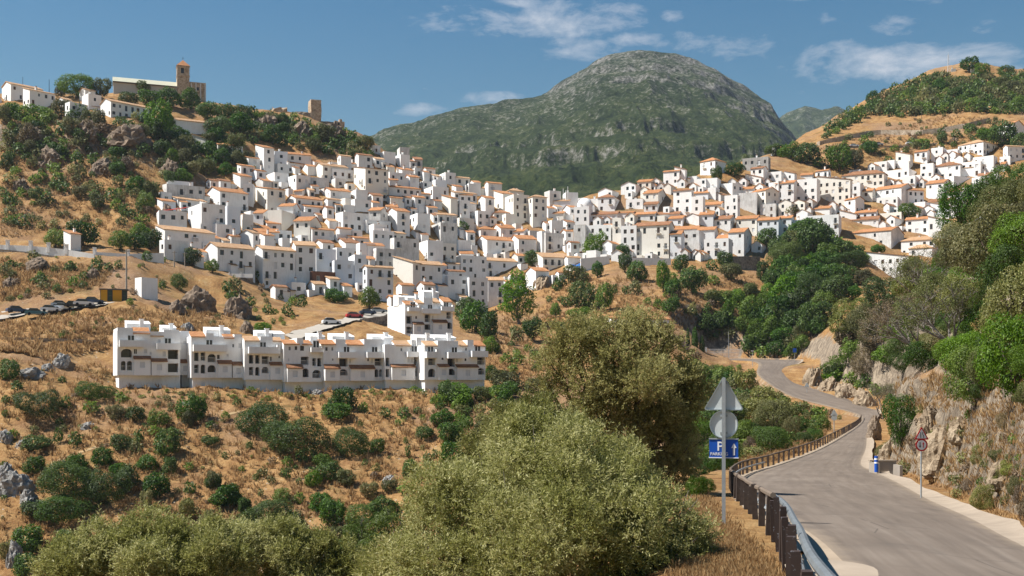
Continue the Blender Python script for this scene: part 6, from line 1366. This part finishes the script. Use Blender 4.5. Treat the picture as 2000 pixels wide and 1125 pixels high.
# green cliff and hillside under church and castle
scatter([(410, 250), (480, 228), (560, 236), (640, 262), (690, 268), (718, 285), (730, 312), (690, 318), (610, 300), (500, 280), (470, 292), (420, 285)], 75, 18, 44, (60, 22, 12, 0, 6), 'A', 380, tree=28)
scatter([(300, 270), (400, 280), (480, 310), (500, 352), (420, 352), (320, 362), (310, 330)], 46, 18, 42, (50, 30, 14, 0, 6), 'A', 340, tree=30)
scatter([(0, 300), (120, 300), (290, 330), (310, 400), (280, 450), (150, 440), (0, 460)], 95, 12, 36, (42, 34, 12, 4, 8), 'A', 300)
scatter([(0, 232), (290, 232), (290, 310), (0, 310)], 75, 14, 44, (40, 36, 12, 4, 8), 'A', 370)
scatter([(0, 505), (230, 525), (190, 560), (0, 600)], 24, 10, 30, (40, 30, 20, 6, 4), 'A', 250)
scatter([(430, 570), (500, 560), (590, 600), (570, 640), (480, 640)], 26, 10, 30, (40, 30, 24, 4, 2), 'V', 235)
scatter([(0, 630), (210, 600), (450, 600), (450, 640), (200, 660), (0, 700)], 26, 7, 16, (30, 30, 20, 15, 5), 'S', 215)
# hill with the mast
scatter([(1605, 275), (1660, 225), (1730, 190), (1830, 152), (1900, 165), (2010, 155), (2010, 225), (1920, 222), (1850, 222), (1760, 232), (1700, 226), (1640, 258)], 270, 14, 36, (56, 26, 14, 0, 4), 'H', 540, tree=60, mind=.42)
scatter([(1700, 235), (1840, 225), (1960, 225), (1960, 245), (1700, 262)], 16, 6, 14, (40, 30, 10, 20, 0), 'H', 520)
# trees on the slope between road and right-hand village
scatter([(1495, 480), (1560, 450), (1650, 480), (1690, 510), (1690, 560), (1660, 600), (1600, 650), (1560, 700), (1470, 700), (1480, 620), (1510, 560)], 60, 30, 60, (58, 6, 36, 0, 0), 'R', 262, tree=36)
scatter([(1060, 560), (1200, 540), (1300, 530), (1460, 540), (1480, 640), (1400, 660), (1300, 600), (1150, 620), (1060, 620)], 30, 10, 30, (40, 26, 22, 6, 6), 'R', 280)
scatter([(1370, 590), (1480, 580), (1500, 690), (1440, 690), (1370, 660)], 26, 20, 46, (56, 6, 38, 0, 0), 'R', 265, tree=32)
scatter([(1610, 282), (1700, 262), (1860, 258), (1960, 240), (1960, 285), (1800, 300), (1620, 310)], 60, 7, 20, (44, 30, 16, 10, 0), 'H', 460, mind=.4)
scatter([(0, 500), (320, 510), (330, 600), (250, 600), (200, 570), (0, 595)], 40, 6, 22, (34, 30, 16, 14, 6), 'A', 225)
# dry slope: small shrubs
scatter([(0, 690), (220, 780), (600, 770), (960, 775), (1020, 800), (900, 900), (700, 1000), (400, 1040), (0, 1120)], 230, 5, 20, (36, 28, 14, 12, 10), 'S', 140)
scatter([(235, 764), (600, 760), (960, 760), (960, 782), (600, 782), (235, 786)], 70, 8, 22, (30, 10, 60, 0, 0), 'S', 192, hf=(.4, .7))
scatter([(820, 780), (1060, 740), (1080, 860), (950, 900), (860, 860)], 50, 16, 44, (46, 22, 22, 2, 8), 'S', 165)
scatter([(960, 660), (1060, 640), (1060, 760), (960, 740)], 18, 10, 26, (36, 20, 30, 10, 0), 'S', 235)
# scrub between the road and the ravine, and round the far bends
scatter([(1340, 700), (1440, 712), (1475, 730), (1530, 770), (1640, 805), (1670, 822), (1600, 862), (1500, 890), (1440, 905), (1380, 930), (1330, 900)], 120, 30, 84, (44, 12, 34, 4, 16), 'B', 50, 262, tree=70, mind=.42)
scatter([(1340, 700), (1440, 708), (1480, 735), (1530, 775), (1640, 810), (1678, 826), (1600, 866), (1500, 895), (1440, 908), (1380, 930), (1330, 900)], 150, 12, 34, (44, 14, 30, 6, 16), 'B', 50, 290, mind=.35)
scatter([(1370, 722), (1465, 735), (1500, 770), (1560, 792), (1640, 815), (1480, 815), (1370, 790)], 110, 10, 26, (46, 10, 36, 2, 6), 'B', 170, 300, mind=.35)
scatter([(1360, 900), (1430, 915), (1400, 960), (1350, 980)], 14, 36, 80, (46, 14, 30, 0, 10), 'B', 30, 120)
# right-hand bank above the road
scatter([(1572, 705), (1640, 640), (1700, 590), (1790, 560), (1860, 500), (1940, 430), (2030, 370), (2030, 800), (1920, 780), (1840, 720), (1740, 740), (1680, 740), (1620, 725)], 150, 44, 130, (40, 16, 28, 4, 14), 'K', 25, 262, tree=92, mind=.5)
scatter([(1560, 720), (1640, 730), (1720, 770), (1700, 790), (1600, 760)], 16, 14, 36, (40, 10, 30, 20, 0), 'K', 100, 280)
scatter([(1700, 800), (1800, 800), (1900, 820), (2030, 830), (2030, 1060), (1900, 990), (1820, 960), (1720, 900)], 70, 14, 60, (8, 22, 8, 34, 28), 'K', 20, 130)
for q in [(1760, 882, 84, 110, 'dark'), (1905, 800, 130, 130, 'bright'), (1985, 790, 150, 170, 'bright'), (1950, 560, 170, 150, 'olive'), (1985, 680, 140, 170, 'olive'), (1880, 470, 110, 110, 'dark'), (1930, 420, 130, 90, 'dark'), (1990, 390, 120, 80, 'dark'), (1640, 720, 120, 110, 'bright'), (1590, 715, 80, 70, 'bright'), (1700, 760, 70, 80, 'bright')]:
    plant(*q[:5], 'K', 25, 262, tree=q[3] > 100)

ZN = {'S': ('dry slope below the terrace', 140), 'R': ('slope under right village', 0), 'A': ('hillside under the church', 0), 'V': ('edge of the left village', 0), 'H': ('hill with the mast', 0), 'B': ('ground left of road fence', 0), 'K': ('bank right of the road', 0)}
KN = {'dark': 'dark green', 'sage': 'grey green', 'bright': 'bright green', 'dry': 'dry brown', 'olive': 'olive green'}
def size_of(p): return p['w'] * p['h']
shr = sorted([p for p in PLANTS if not p['tree']], key=size_of, reverse=True); trs = sorted([p for p in PLANTS if p['tree']], key=size_of, reverse=True)
# upper / lower band and place from the left single each one out
def label_plants(ps, noun):
    byz = {}
    for p in ps: byz.setdefault(p['zone'], []).append(p)
    for z, l in byz.items():
        l.sort(key=lambda p: p['py']); nb = max(1, round(len(l) / 16)); per = math.ceil(len(l) / nb)
        for b_ in range(nb):
            row = sorted(l[b_ * per:(b_ + 1) * per], key=lambda p: p['px'])
            for i, p in enumerate(row):
                band = '' if nb == 1 else ('top band' if b_ == 0 else 'lowest band' if b_ == nb - 1 else ORD[b_] + ' band down')
                sz = 'large ' if p['w'] > 60 else 'small ' if p['w'] < 26 else ''
                p['label'] = f"{sz}{KN[p['kind']]} {noun} on {ZN[p['zone']][0]}, {band + ', ' if band else ''}{ordinal(i, len(row))}"
singles = shr[:288]; rest = shr[288:] + trs[230:]; trs = trs[:230]
label_plants(singles, 'shrub'); label_plants(trs, 'tree')
vi = 0
for p in singles:
    lib = SH_MID if p['p'].y < 130 or p['w'] > 75 else SH_FAR; vi += 1
    o = link_mesh('shrub', lib[p['kind']][vi % len(lib[p['kind']])], None, p['p'] - Vector((0, 0, .12 * p['sz']))); o.scale = (p['s'] * random.uniform(.82, 1.22), p['s'] * random.uniform(.82, 1.22), p['sz'] * random.uniform(.85, 1.15)); o.rotation_euler = (random.uniform(-.12, .12), random.uniform(-.12, .12), random.uniform(0, 6.28))
    tag(o, p['label'], 'shrub', 'shrubs on the ' + ZN[p['zone']][0])
for p in trs:
    lib = SH_MID if p['p'].y < 130 or p['w'] > 75 else SH_FAR; vi += 1
    e = empty('tree', p['p'], random.uniform(0, 6.28)); tag(e, p['label'], 'tree', 'trees on the ' + ZN[p['zone']][0])
    c = link_mesh('crown', lib[p['kind']][vi % len(lib[p['kind']])], e, (0, 0, .08 * p['sz'])); c.scale = (p['s'] * random.uniform(.85, 1.18), p['s'] * random.uniform(.85, 1.18), p['sz'])
    c = link_mesh('trunk', TRUNK, e); c.scale = (p['s'], p['s'], p['sz'])
# the remaining small scrub, too much to count
def merged(name, items, lib, label):
    allV, ridx, mats_, mi = [], [], [], []
    for p in items:
        me = lib[p['kind']]; n = len(me.vertices); co = np.empty(n * 3, np.float32); me.vertices.foreach_get('co', co); co = co.reshape(-1, 3)
        a = random.uniform(0, 6.28); ca, sa = math.cos(a), math.sin(a); q = co.copy(); q[:, 0] = (co[:, 0] * ca - co[:, 1] * sa) * p['s'] + p['p'].x; q[:, 1] = (co[:, 0] * sa + co[:, 1] * ca) * p['s'] + p['p'].y; q[:, 2] = co[:, 2] * p['sz'] + p['p'].z - .1 * p['sz']
        allV.append(q.reshape(-1, 4, 3)); mi.append(np.full(n // 4, KINDS_.index(p['kind']), np.int32))
    V = np.concatenate(allV); me = leaf_mesh(name, V, LEAF['dark'], rng); me.materials.clear()
    for k in KINDS_: me.materials.append(LEAF[k])
    me.polygons.foreach_set('material_index', np.concatenate(mi)); o = link_mesh(name, me); tag(o, label, kind='stuff')
merged('low_scrub', rest, SH_TINY, 'small scrub scattered over the hillsides')
# dry grass and herb tufts on the slopes, kind stuff
def tufts(name, polys, n, hh, m_, ymin, ymax, seed):
    g = np.random.default_rng(seed); Ps = []
    for (poly, share, y0, y1) in polys:
        xs_ = [p[0] for p in poly]; ys_ = [p[1] for p in poly]; k = 0; tries = 0
        while k < n * share and tries < n * share * 6:
            tries += 1; x = random.uniform(min(xs_), max(xs_)); y = random.uniform(min(ys_), max(ys_))
            if inside(poly, x, y):
                Y = hit(x, y, y0, y1); xx = (x - CX) / F * Y
                Ps.append((xx, Y, ground(x, Y))); k += 1
    P = np.array(Ps); 
    if ymin >= 0:
        d_, _, _ = road_dist(P[:, 0], P[:, 1]); P = P[(d_ > .9) | (P[:, 0] < 0)]
    b = 9; m = len(P) * b; P = np.repeat(P, b, 0) + g.normal(size=(m, 3)) * np.array([.13, .13, .0]); T = unit(np.stack([g.normal(size=m) * .45, g.normal(size=m) * .45, np.ones(m)], 1)); N = unit(np.cross(T, g.normal(size=(m, 3))))
    sc = np.clip(P[:, 1] / 60, .45, 3.2)
    o = link_mesh(name, leaf_mesh(name, leaf_quads(P - np.array([0, 0, .05]), T, N, hh * sc * g.uniform(.6, 1.3, m), .022 * sc * 2.2 * g.uniform(.6, 1.4, m)), m_, g)); tag(o, 'dry grass tufts on the slopes', kind='stuff')
STRAW = leafmat('leaf_straw', (.27, .16, .065), (.44, .285, .12), (.60, .44, .22), .5, .8, .1)
tufts('dry_grass', [([(1370, 940), (1440, 990), (1540, 1090), (1560, 1140), (1330, 1140), (1340, 1000)], .26, 8, 60), ([(1720, 900), (1820, 830), (2300, 700), (2300, 1100), (1900, 1010), (1800, 960)], .26, 18, 120), ([(1440, 900), (1600, 850), (1680, 825), (1600, 880), (1480, 925)], .10, 40, 190), ([(1650, 740), (1800, 740), (2250, 500), (2250, 830), (1720, 800)], .14, 20, 220), ([(0, 700), (960, 775), (1020, 800), (700, 1000), (400, 1040), (0, 1120)], .24, 140, 260), ([(1060, 540), (1480, 540), (1480, 650), (1060, 640)], .14, 280, 420), ([(0, 632), (220, 604), (460, 612), (460, 640), (0, 720)], .10, 212, 262), ([(0, 505), (230, 525), (190, 565), (0, 588)], .08, 255, 300), ([(0, 240), (300, 240), (310, 450), (0, 465)], .16, 290, 440), ([(1600, 290), (1850, 225), (1960, 235), (1960, 300), (1640, 320)], .12, 450, 640), ([(940, 600), (1080, 600), (1100, 760), (940, 740)], .06, 220, 400)], 11500, .34, STRAW, 0, 300, 5)

# cypresses and the big pine
def crown_from(kind, lobes, n, size, seed, asp=.5):
    g = np.random.default_rng(seed); P, d = lobe_points(lobes, n, g); N = unit(d + g.normal(size=P.shape) * .6 + np.array([0, 0, .2])); T = unit(np.cross(N, g.normal(size=P.shape)))
    return leaf_mesh('crown', leaf_quads(P, T, N, size * g.uniform(.7, 1.3, n), size * asp * g.uniform(.7, 1.3, n)), LEAF[kind], g)
cyp = crown_from('dark', [(0, 0, .1 + i * .1, .055 + .085 * math.sin(math.pi * min(1, (i + 1.6) / 11) ** .8)) for i in range(10)], 2600, .045, 77)
for i, (px, py, t_, w) in enumerate(((1209.5, 645, 618, 10), (1343.5, 688, 640, 9), (1357, 690, 638, 14), (1371, 692, 655, 12))):
    Y = 286 if i == 0 else 297; e = empty('cypress_tree', P3(px, py, Y)); tag(e, ('slim dark cypress in front of the low white building', 'leftmost of the three cypresses by the white railing', 'tallest middle cypress of the three by the white railing', 'shortest cypress nearest the white railing')[i], 'tree', 'cypresses near the road top')
    H_ = (py - t_) / F * Y; c = link_mesh('crown', cyp, e); c.scale = (w * Y / F * 3.4, w * Y / F * 3.4, H_ / 1.08)
    mb = MB(); mb.tube([(0, 0, -.5), (0, 0, H_ * .5)], [.14, .06], 6); mb.build('trunk', BARK, e)
def lobes_px(L, Y, base): return [((px - CX) / F * (Y + dy) - base.x, Y + dy - base.y, (HY - py) / F * (Y + dy) - base.z, r / F * Y) for (px, py, r, dy) in L]
def big_tree(name, label, px, py, Y, L, kind, n, size, seed, limb=.18, style='leaf', asp=.5, barkm=None, group=None, sprig=None, pull=.9):
    base_ = Vector(((px - CX) / F * Y, Y, ground(px, Y))) if py is None else P3(px, py, Y)
    e = empty(name, base_); tag(e, label, 'tree', group); lb = lobes_px(L, Y, base_)
    g = np.random.default_rng(seed)
    sub_ = []
    for l in lb:                                   # break every limb's mass into smaller uneven tufts
        sub_.append((*l[:3], l[3] * .62))
        for q in range(8):
            v = unit(g.normal(size=3)); v[2] = v[2] * .8 + .25; rr_ = l[3] * g.uniform(.22, .44); d0 = l[3] * g.uniform(.55, .92)
            sub_.append((l[0] + v[0] * d0, l[1] + v[1] * d0, l[2] + v[2] * d0, rr_))
    lb0 = lb
    lb = sub_
    if style == 'leaf': link_mesh('crown', crown_from(kind, lb, n, size, seed, asp), e)
    else:
        per = 12; P, d = lobe_points(lb, n, g, .35, .6)
        D_ = unit(d * pull + np.array([0, 0, .55]) + g.normal(size=P.shape) * .5); ln = sprig * g.uniform(.55, 1.25, n) * np.where(g.random(n) < .06, 1.8, 1.0)
        j = np.arange(per); A = unit(np.cross(D_, g.normal(size=P.shape))); B = np.cross(D_, A)
        ph = g.uniform(0, 6.28, n)[:, None] + j[None] * 1.571
        side = A[:, None] * np.cos(ph)[..., None] + B[:, None] * np.sin(ph)[..., None]
        pos = P[:, None] + D_[:, None] * (ln[:, None] * (j[None] + 1) / per)[..., None]
        T = unit(D_[:, None] * .75 + side * .75 + g.normal(size=pos.shape) * .18); N = unit(np.cross(T, side) + g.normal(size=pos.shape) * .5); N = unit(N - (N * T).sum(-1, keepdims=True) * T)
        m = n * per
        V = leaf_quads(pos.reshape(-1, 3), T.reshape(-1, 3), N.reshape(-1, 3), size * g.uniform(.7, 1.25, m), size * asp * g.uniform(.7, 1.25, m))
        tone = fbm(P[:, 0] / (sprig * 3) + P[:, 2], P[:, 1] / (sprig * 3) - P[:, 2] / (sprig * 3), 3, seed) * 1.5 + .5
        rn_ = np.clip(np.repeat(tone, per) * .6 + g.random(m) * .62 - .12 + np.repeat(g.random(n), per) * .1, 0, 1)
        link_mesh('crown', leaf_mesh('crown', V, LEAF[kind], g, rn_), e)
    lb = lb0; mb = MB(); bm = barkm or BARK_GREY
    tz = min(l[2] - l[3] * .3 for l in lb); fork = Vector((0, 0, max(tz * .55, .6)))
    mb.tube([(0, 0, -.6), (limb * .4, limb * .2, fork.z * .5), fork], [limb * 1.5, limb * 1.15, limb], 8)
    for l in lb:
        c = Vector(l[:3]); mid = fork.lerp(c, .55) + Vector((random.uniform(-.2, .2), random.uniform(-.2, .2), -.1)) * l[3]
        mb.tube([fork, mid, c], [limb * .6, limb * .36, limb * .12], 6)
        for q in range(5):
            v = Vector(unit(g.normal(size=3))) ; v.z = abs(v.z); mb.tube([mid.lerp(c, random.random()), c + v * l[3] * .55, c + v * l[3] * .95 + Vector((0, 0, .05))], [limb * .16, limb * .09, limb * .03], 4)
    mb.build('trunk', bm, e); return e
big_tree('pine_tree', 'tall round green pine rising before the white houses near centre', 1012, 632, 330, [(1010, 560, 28, 0), (1000, 585, 26, -1), (1028, 580, 24, 1), (1012, 545, 18, 0), (1035, 600, 18, 0), (990, 600, 18, 1), (1012, 605, 26, 0), (995, 560, 18, 2)], 'bright', 5000, .62, 81, .3)
# ------------------------------------------------------------------ foreground olives and the bank's bare tree
big_tree('olive_tree', 'largest silvery olive tree filling the bottom centre foreground', 1090, None, 20.0,
    [(1050, 930, 105, 0), (1150, 950, 110, .2), (960, 985, 105, .3), (880, 1010, 90, 0), (1240, 985, 100, .4), (1310, 1030, 85, .2), (1000, 1070, 150, -.6), (1150, 1060, 150, -.7), (860, 1095, 110, -.4), (770, 1110, 80, .2), (1280, 1110, 110, -.3), (1060, 850, 62, .9), (1110, 870, 62, .8), (1350, 1100, 55, 0), (1080, 1160, 190, -.8), (920, 1180, 150, -.6), (1260, 1190, 130, -.5), (1010, 900, 70, .5), (1200, 900, 60, .6)],
    'silver', 23000, .078, 201, .13, 'sprig', .27, sprig=.24)
big_tree('olive_tree', 'dark olive tree with drooping branches behind the largest olive', 1225, None, 42.0,
    [(1120, 685, 52, 0), (1195, 668, 52, .4), (1275, 690, 55, .2), (1330, 735, 45, .3), (1150, 745, 72, -.4), (1245, 755, 80, -.6), (1085, 710, 34, .2), (1230, 845, 72, .2), (1285, 870, 66, .2), (1180, 800, 62, 0), (1310, 810, 56, .1), (1330, 890, 56, .2), (1235, 920, 60, .5), (1150, 650, 34, .4), (1250, 640, 30, .5), (1075, 760, 26, .3), (1300, 930, 60, .2), (1350, 770, 36, .3)],
    'midolive', 8600, .125, 207, .2, 'sprig', .34, BARK, sprig=.42, pull=.8)
big_tree('olive_tree', 'silvery olive tree at the bottom left edge of the foreground', 300, None, 27.0,
    [(170, 1105, 60, 0), (240, 1075, 56, .2), (320, 1062, 54, .1), (390, 1078, 60, .1), (300, 1110, 90, -.4), (420, 1110, 80, -.3), (200, 1150, 80, -.3), (370, 1160, 110, -.5), (110, 1125, 36, .2)], 'silver', 11000, .095, 213, .12, 'sprig', .28, sprig=.28)
big_tree('olive_tree', 'pale olive tree between the bottom left olive and the largest', 560, None, 29.0,
    [(480, 1075, 48, 0), (545, 1068, 46, .2), (520, 1110, 80, -.3), (610, 1100, 56, .1), (660, 1110, 48, .2), (580, 1160, 100, -.4), (690, 1140, 50, 0)], 'silver', 9000, .098, 219, .12, 'sprig', .28, sprig=.28)
big_tree('carob_tree', 'dense rounded green tree just behind the pale bottom olives', 735, None, 62.0,
    [(730, 1065, 48, 0), (700, 1040, 36, .4), (770, 1030, 44, .3), (820, 1000, 46, .4), (760, 1080, 60, -.4), (680, 1090, 40, .1), (850, 980, 34, .7), (780, 1130, 80, 0)], 'bright', 26000, .13, 223, .2, asp=.4)
big_tree('olive_tree', 'yellowish olive tree between largest olive and the ravine', 1000, None, 33.0,
    [(1010, 845, 44, 0), (1060, 825, 44, .2), (1110, 850, 40, .2), (950, 900, 50, .1), (1000, 910, 70, -.2), (900, 940, 46, .2)], 'olive', 8000, .10, 229, .12, 'sprig', .3, sprig=.3)
# leafless spreading tree on the bank
def bare_tree(px, Y, label, seed, height, spread, lean):
    g = random.Random(seed); b_ = Vector(((px - CX) / F * Y, Y, ground(px, Y))); e = empty('bare_tree', b_); tag(e, label, 'tree', 'leafless trees on the right bank')
    mb = MB(); tips = []
    def grow(p, d, ln, r, lev):
        q = p + d * ln * .5 + Vector((g.uniform(-1, 1), g.uniform(-1, 1), g.uniform(-.6, 1))) * ln * .08; t_ = p + d * ln
        mb.tube([p, q, t_], [r, r * .82, r * .62], 6 if lev < 2 else 4 if lev < 4 else 3, cap=False)
        if lev >= 5: tips.append(t_); return
        for i in range(g.choice((2, 3, 3)) if lev < 4 else 4):
            v = (d + Vector((g.uniform(-1, 1), g.uniform(-1, 1), g.uniform(-.45, .75))) * spread).normalized(); grow(t_, v, ln * g.uniform(.6, .86), r * .62, lev + 1)
    for i in range(3): grow(Vector((0, 0, -.3)), Vector((lean[0] + g.uniform(-.5, .5), g.uniform(-.4, .4), 1)).normalized(), height * .28, .13, 0)
    mb.build('trunk', BARK_GREY, e)
    gg = np.random.default_rng(seed); P = np.repeat(np.array([tuple(t_) for t_ in tips]), 10, 0); P = P + gg.normal(size=P.shape) * .16; k = len(P)
    T = unit(gg.normal(size=P.shape)); N = unit(np.cross(T, gg.normal(size=P.shape)))
    link_mesh('crown', leaf_mesh('crown', leaf_quads(P, T, N, np.full(k, .13), np.full(k, .05)), LEAF['sage'] if seed % 2 else LEAF['dry'], gg), e)
for px_, py_, lab_, sd_, ht_ in ((1880, 700, 'nearest leafless grey tree spreading over the right bank', 31, 6.2), (1800, 705, 'leafless twiggy tree in the middle of the right bank', 32, 7.0), (1725, 700, 'leftmost leafless tree on the right bank before the trees', 33, 7.5), (1820, 610, 'highest leafless tree on the right bank below village houses', 35, 8.0)):
    bare_tree(px_, hit(px_, py_, 40, 200), lab_, sd_, ht_, .95, (-.25, 0))

# ------------------------------------------------------------------ rocks
def rockmat(name, cs):
    m, t, b = mat(name, .95, .1); p = position(t); n = t.noise(p, .8, 7, .72, .5); f = t.noise(p, 5, 4, .7)
    t.link(t.ramp(t.math('ADD', t.math('MULTIPLY', n, .7), t.math('MULTIPLY', f, .3)), [(.33, cs[0]), (.5, cs[1]), (.66, cs[2])]), b.inputs['Base Color']); bump(t, b, t.math('ADD', n, t.math('MULTIPLY', f, .4)), .9, .3); return m
ROCKG = rockmat('limestone_grey', ((.10, .095, .09), (.26, .25, .235), (.46, .44, .41))); ROCKB = rockmat('rock_brown', ((.075, .055, .042), (.20, .150, .110), (.36, .285, .215))); ROCKP = rockmat('rock_pale', ((.13, .095, .065), (.29, .22, .150), (.44, .355, .255)))
def rock_mesh(seed, m_):
    import bmesh
    bm = bmesh.new(); bmesh.ops.create_icosphere(bm, subdivisions=4, radius=1.0); g = random.Random(seed); off = g.uniform(0, 50)
    co = np.array([v.co[:] for v in bm.verts])
    n = fbm(co[:, 0] * 1.3 + off + co[:, 2] * .7, co[:, 1] * 1.3 + co[:, 2] * 1.1, 5, seed, True) * .85 + fbm(co[:, 0] * 4 + off, co[:, 1] * 4 + co[:, 2] * 3.3, 4, seed + 5, True, .62) * .62
    for v, k in zip(bm.verts, n): v.co = v.co * (1 + k); v.co.z = v.co.z if v.co.z > -.3 else -.3 + (v.co.z + .3) * .3
    me = bpy.data.meshes.new('rock'); bm.to_mesh(me); bm.free(); me.materials.append(m_); return me
RK = {'g': [rock_mesh(i, ROCKG) for i in (1, 2)], 'b': [rock_mesh(i, ROCKB) for i in (3, 4)], 'p': [rock_mesh(i, ROCKP) for i in (5, 6)]}
rocks = [(380, 608, 80, 62, 'b', 235, 'large brown rock crag under the balustrade terrace'), (462, 620, 70, 60, 'b', 235, 'rough brown crag right of the large crag, above the terrace'), (345, 612, 40, 34, 'b', 235, 'smaller brown crag at left foot of the large crag'), (365, 645, 26, 20, 'g', 215, 'round grey boulder behind the terrace roofs'), (480, 650, 34, 30, 'b', 215, 'dark brown boulder behind the terrace roofs at right of the crags'),
         (30, 960, 70, 50, 'g', 130, 'grey limestone outcrop at the left edge of the dry slope'), (55, 985, 40, 36, 'g', 130, 'grey rock just below the limestone outcrop at left edge'), (8, 935, 34, 40, 'g', 130, 'grey rock cut by the left picture edge'), (45, 870, 30, 16, 'g', 150, 'flat grey rock among shrubs at left, above the outcrop'), (10, 860, 30, 26, 'g', 150, 'pale grey rock at left edge above the flat rock'), (28, 1105, 34, 60, 'g', 120, 'upright grey rock near the bottom left corner'), (118, 712, 40, 28, 'g', 195, 'grey rock pile on the slope left of the terrace'), (60, 735, 50, 22, 'g', 190, 'low grey rocks left of the rock pile on the slope'), (92, 722, 26, 16, 'g', 192, 'small grey rock between low rocks and rock pile'),
         (330, 345, 50, 44, 'b', 330, 'big rounded brown boulder on the cliff above the first houses'), (362, 355, 40, 26, 'b', 330, 'brown boulder right of the big rounded one on the cliff'), (170, 265, 60, 40, 'b', 370, 'brown rock face beneath the cliff-top houses, left of two'), (250, 275, 90, 50, 'b', 370, 'broad brown rock face beneath the cliff-top houses, right of two'), (60, 270, 60, 34, 'b', 370, 'rock face at left below the cliff-top trees'), (95, 320, 70, 46, 'b', 330, 'dark rock outcrop midway up the left hillside'), (200, 340, 60, 40, 'b', 330, 'brown outcrop on hillside below the broad rock face'), (40, 370, 40, 30, 'b', 310, 'dark rock at left of the hillside above the trees'), (75, 525, 50, 30, 'b', 260, 'dark rock below the left parapet wall'), (20, 560, 40, 26, 'b', 250, 'rock on the bank behind the parked cars'), (180, 545, 30, 30, 'b', 255, 'grey brown rock above the yellow kiosk'), (650, 268, 60, 40, 'b', 420, 'brown cliff rock below the castle walls'), (590, 262, 50, 34, 'b', 420, 'brown cliff rock left of the one below the castle'), (520, 248, 60, 36, 'b', 420, 'shaded brown rock in the green cliff between church and castle'), (325, 430, 36, 40, 'b', 330, 'rock under the leftmost upper village house'),
         (1935, 452, 70, 44, 'g', 40, 'grey rock outcrop among trees high on the right bank'), (1590, 752, 44, 46, 'p', 100, 'pale cut rock at the inside of the upper bend'), (1620, 762, 40, 34, 'p', 100, 'pale cut rock second from the upper bend'), (1652, 775, 50, 36, 'p', 100, 'pale cut rock third from the upper bend'), (1690, 790, 50, 40, 'p', 100, 'pale cut rock nearest the fence end bend'), (1708, 860, 34, 60, 'b', 50, 'brown rock shoulder at inner edge of the road bend'), (1735, 900, 50, 50, 'p', 40, 'pale rock above the culvert'), (1840, 900, 80, 90, 'p', 30, 'large pale rock slab behind the red bordered sign'), (1815, 870, 50, 90, 'p', 30, 'tall pale rock slab left of the large slab'), (1880, 850, 50, 50, 'p', 28, 'pale rock on bank above the slabs'), (1960, 940, 60, 50, 'p', 20, 'pale rock at the right edge above the gutter'), (1060, 560, 40, 30, 'p', 300, 'pale rocks under the lower central house'), (760, 940, 26, 16, 'g', 160, 'pale stones on the dry slope left of the dark hollow'), (170, 835, 30, 14, 'g', 170, 'small pale stones on the slope left of centre shrubs'), (620, 770, 24, 12, 'g', 190, 'small pale stones in front of the terrace')]
for i, (px, py, w, h, k, ym, lab) in enumerate(rocks):
    p = spot(px, py, ym); f_ = .78 if k == 'b' else .85; w *= f_; h *= f_ * .9; s_ = w / 2 * p.y / F
    o = link_mesh('rock_outcrop', RK[k][i % 2], None, p - Vector((0, -.25 * s_, .1 * h * p.y / F))); o.scale = (s_ * .95, s_ * .8, h * p.y / F * .85); o.rotation_euler = (0, 0, i * 1.3); tag(o, lab, 'rock', 'rock outcrops')
# ------------------------------------------------------------------ air
mb = MB(); mb.box(-4500, -40, -75, 4500, 3950, 760)
hz = mb.build('haze', None); hz.data.materials.clear()
hm_ = bpy.data.materials.new('haze_air'); hm_.use_nodes = True; t = NT(hm_.node_tree); t.n.clear()
pv = t.new('ShaderNodeVolumePrincipled'); pv.inputs['Color'].default_value = (.62, .74, .90, 1); pv.inputs['Density'].default_value = .00006; pv.inputs['Anisotropy'].default_value = .2
out = t.new('ShaderNodeOutputMaterial'); t.link(pv.outputs[0], out.inputs['Volume']); hz.data.materials.append(hm_); tag(hz, kind='stuff')
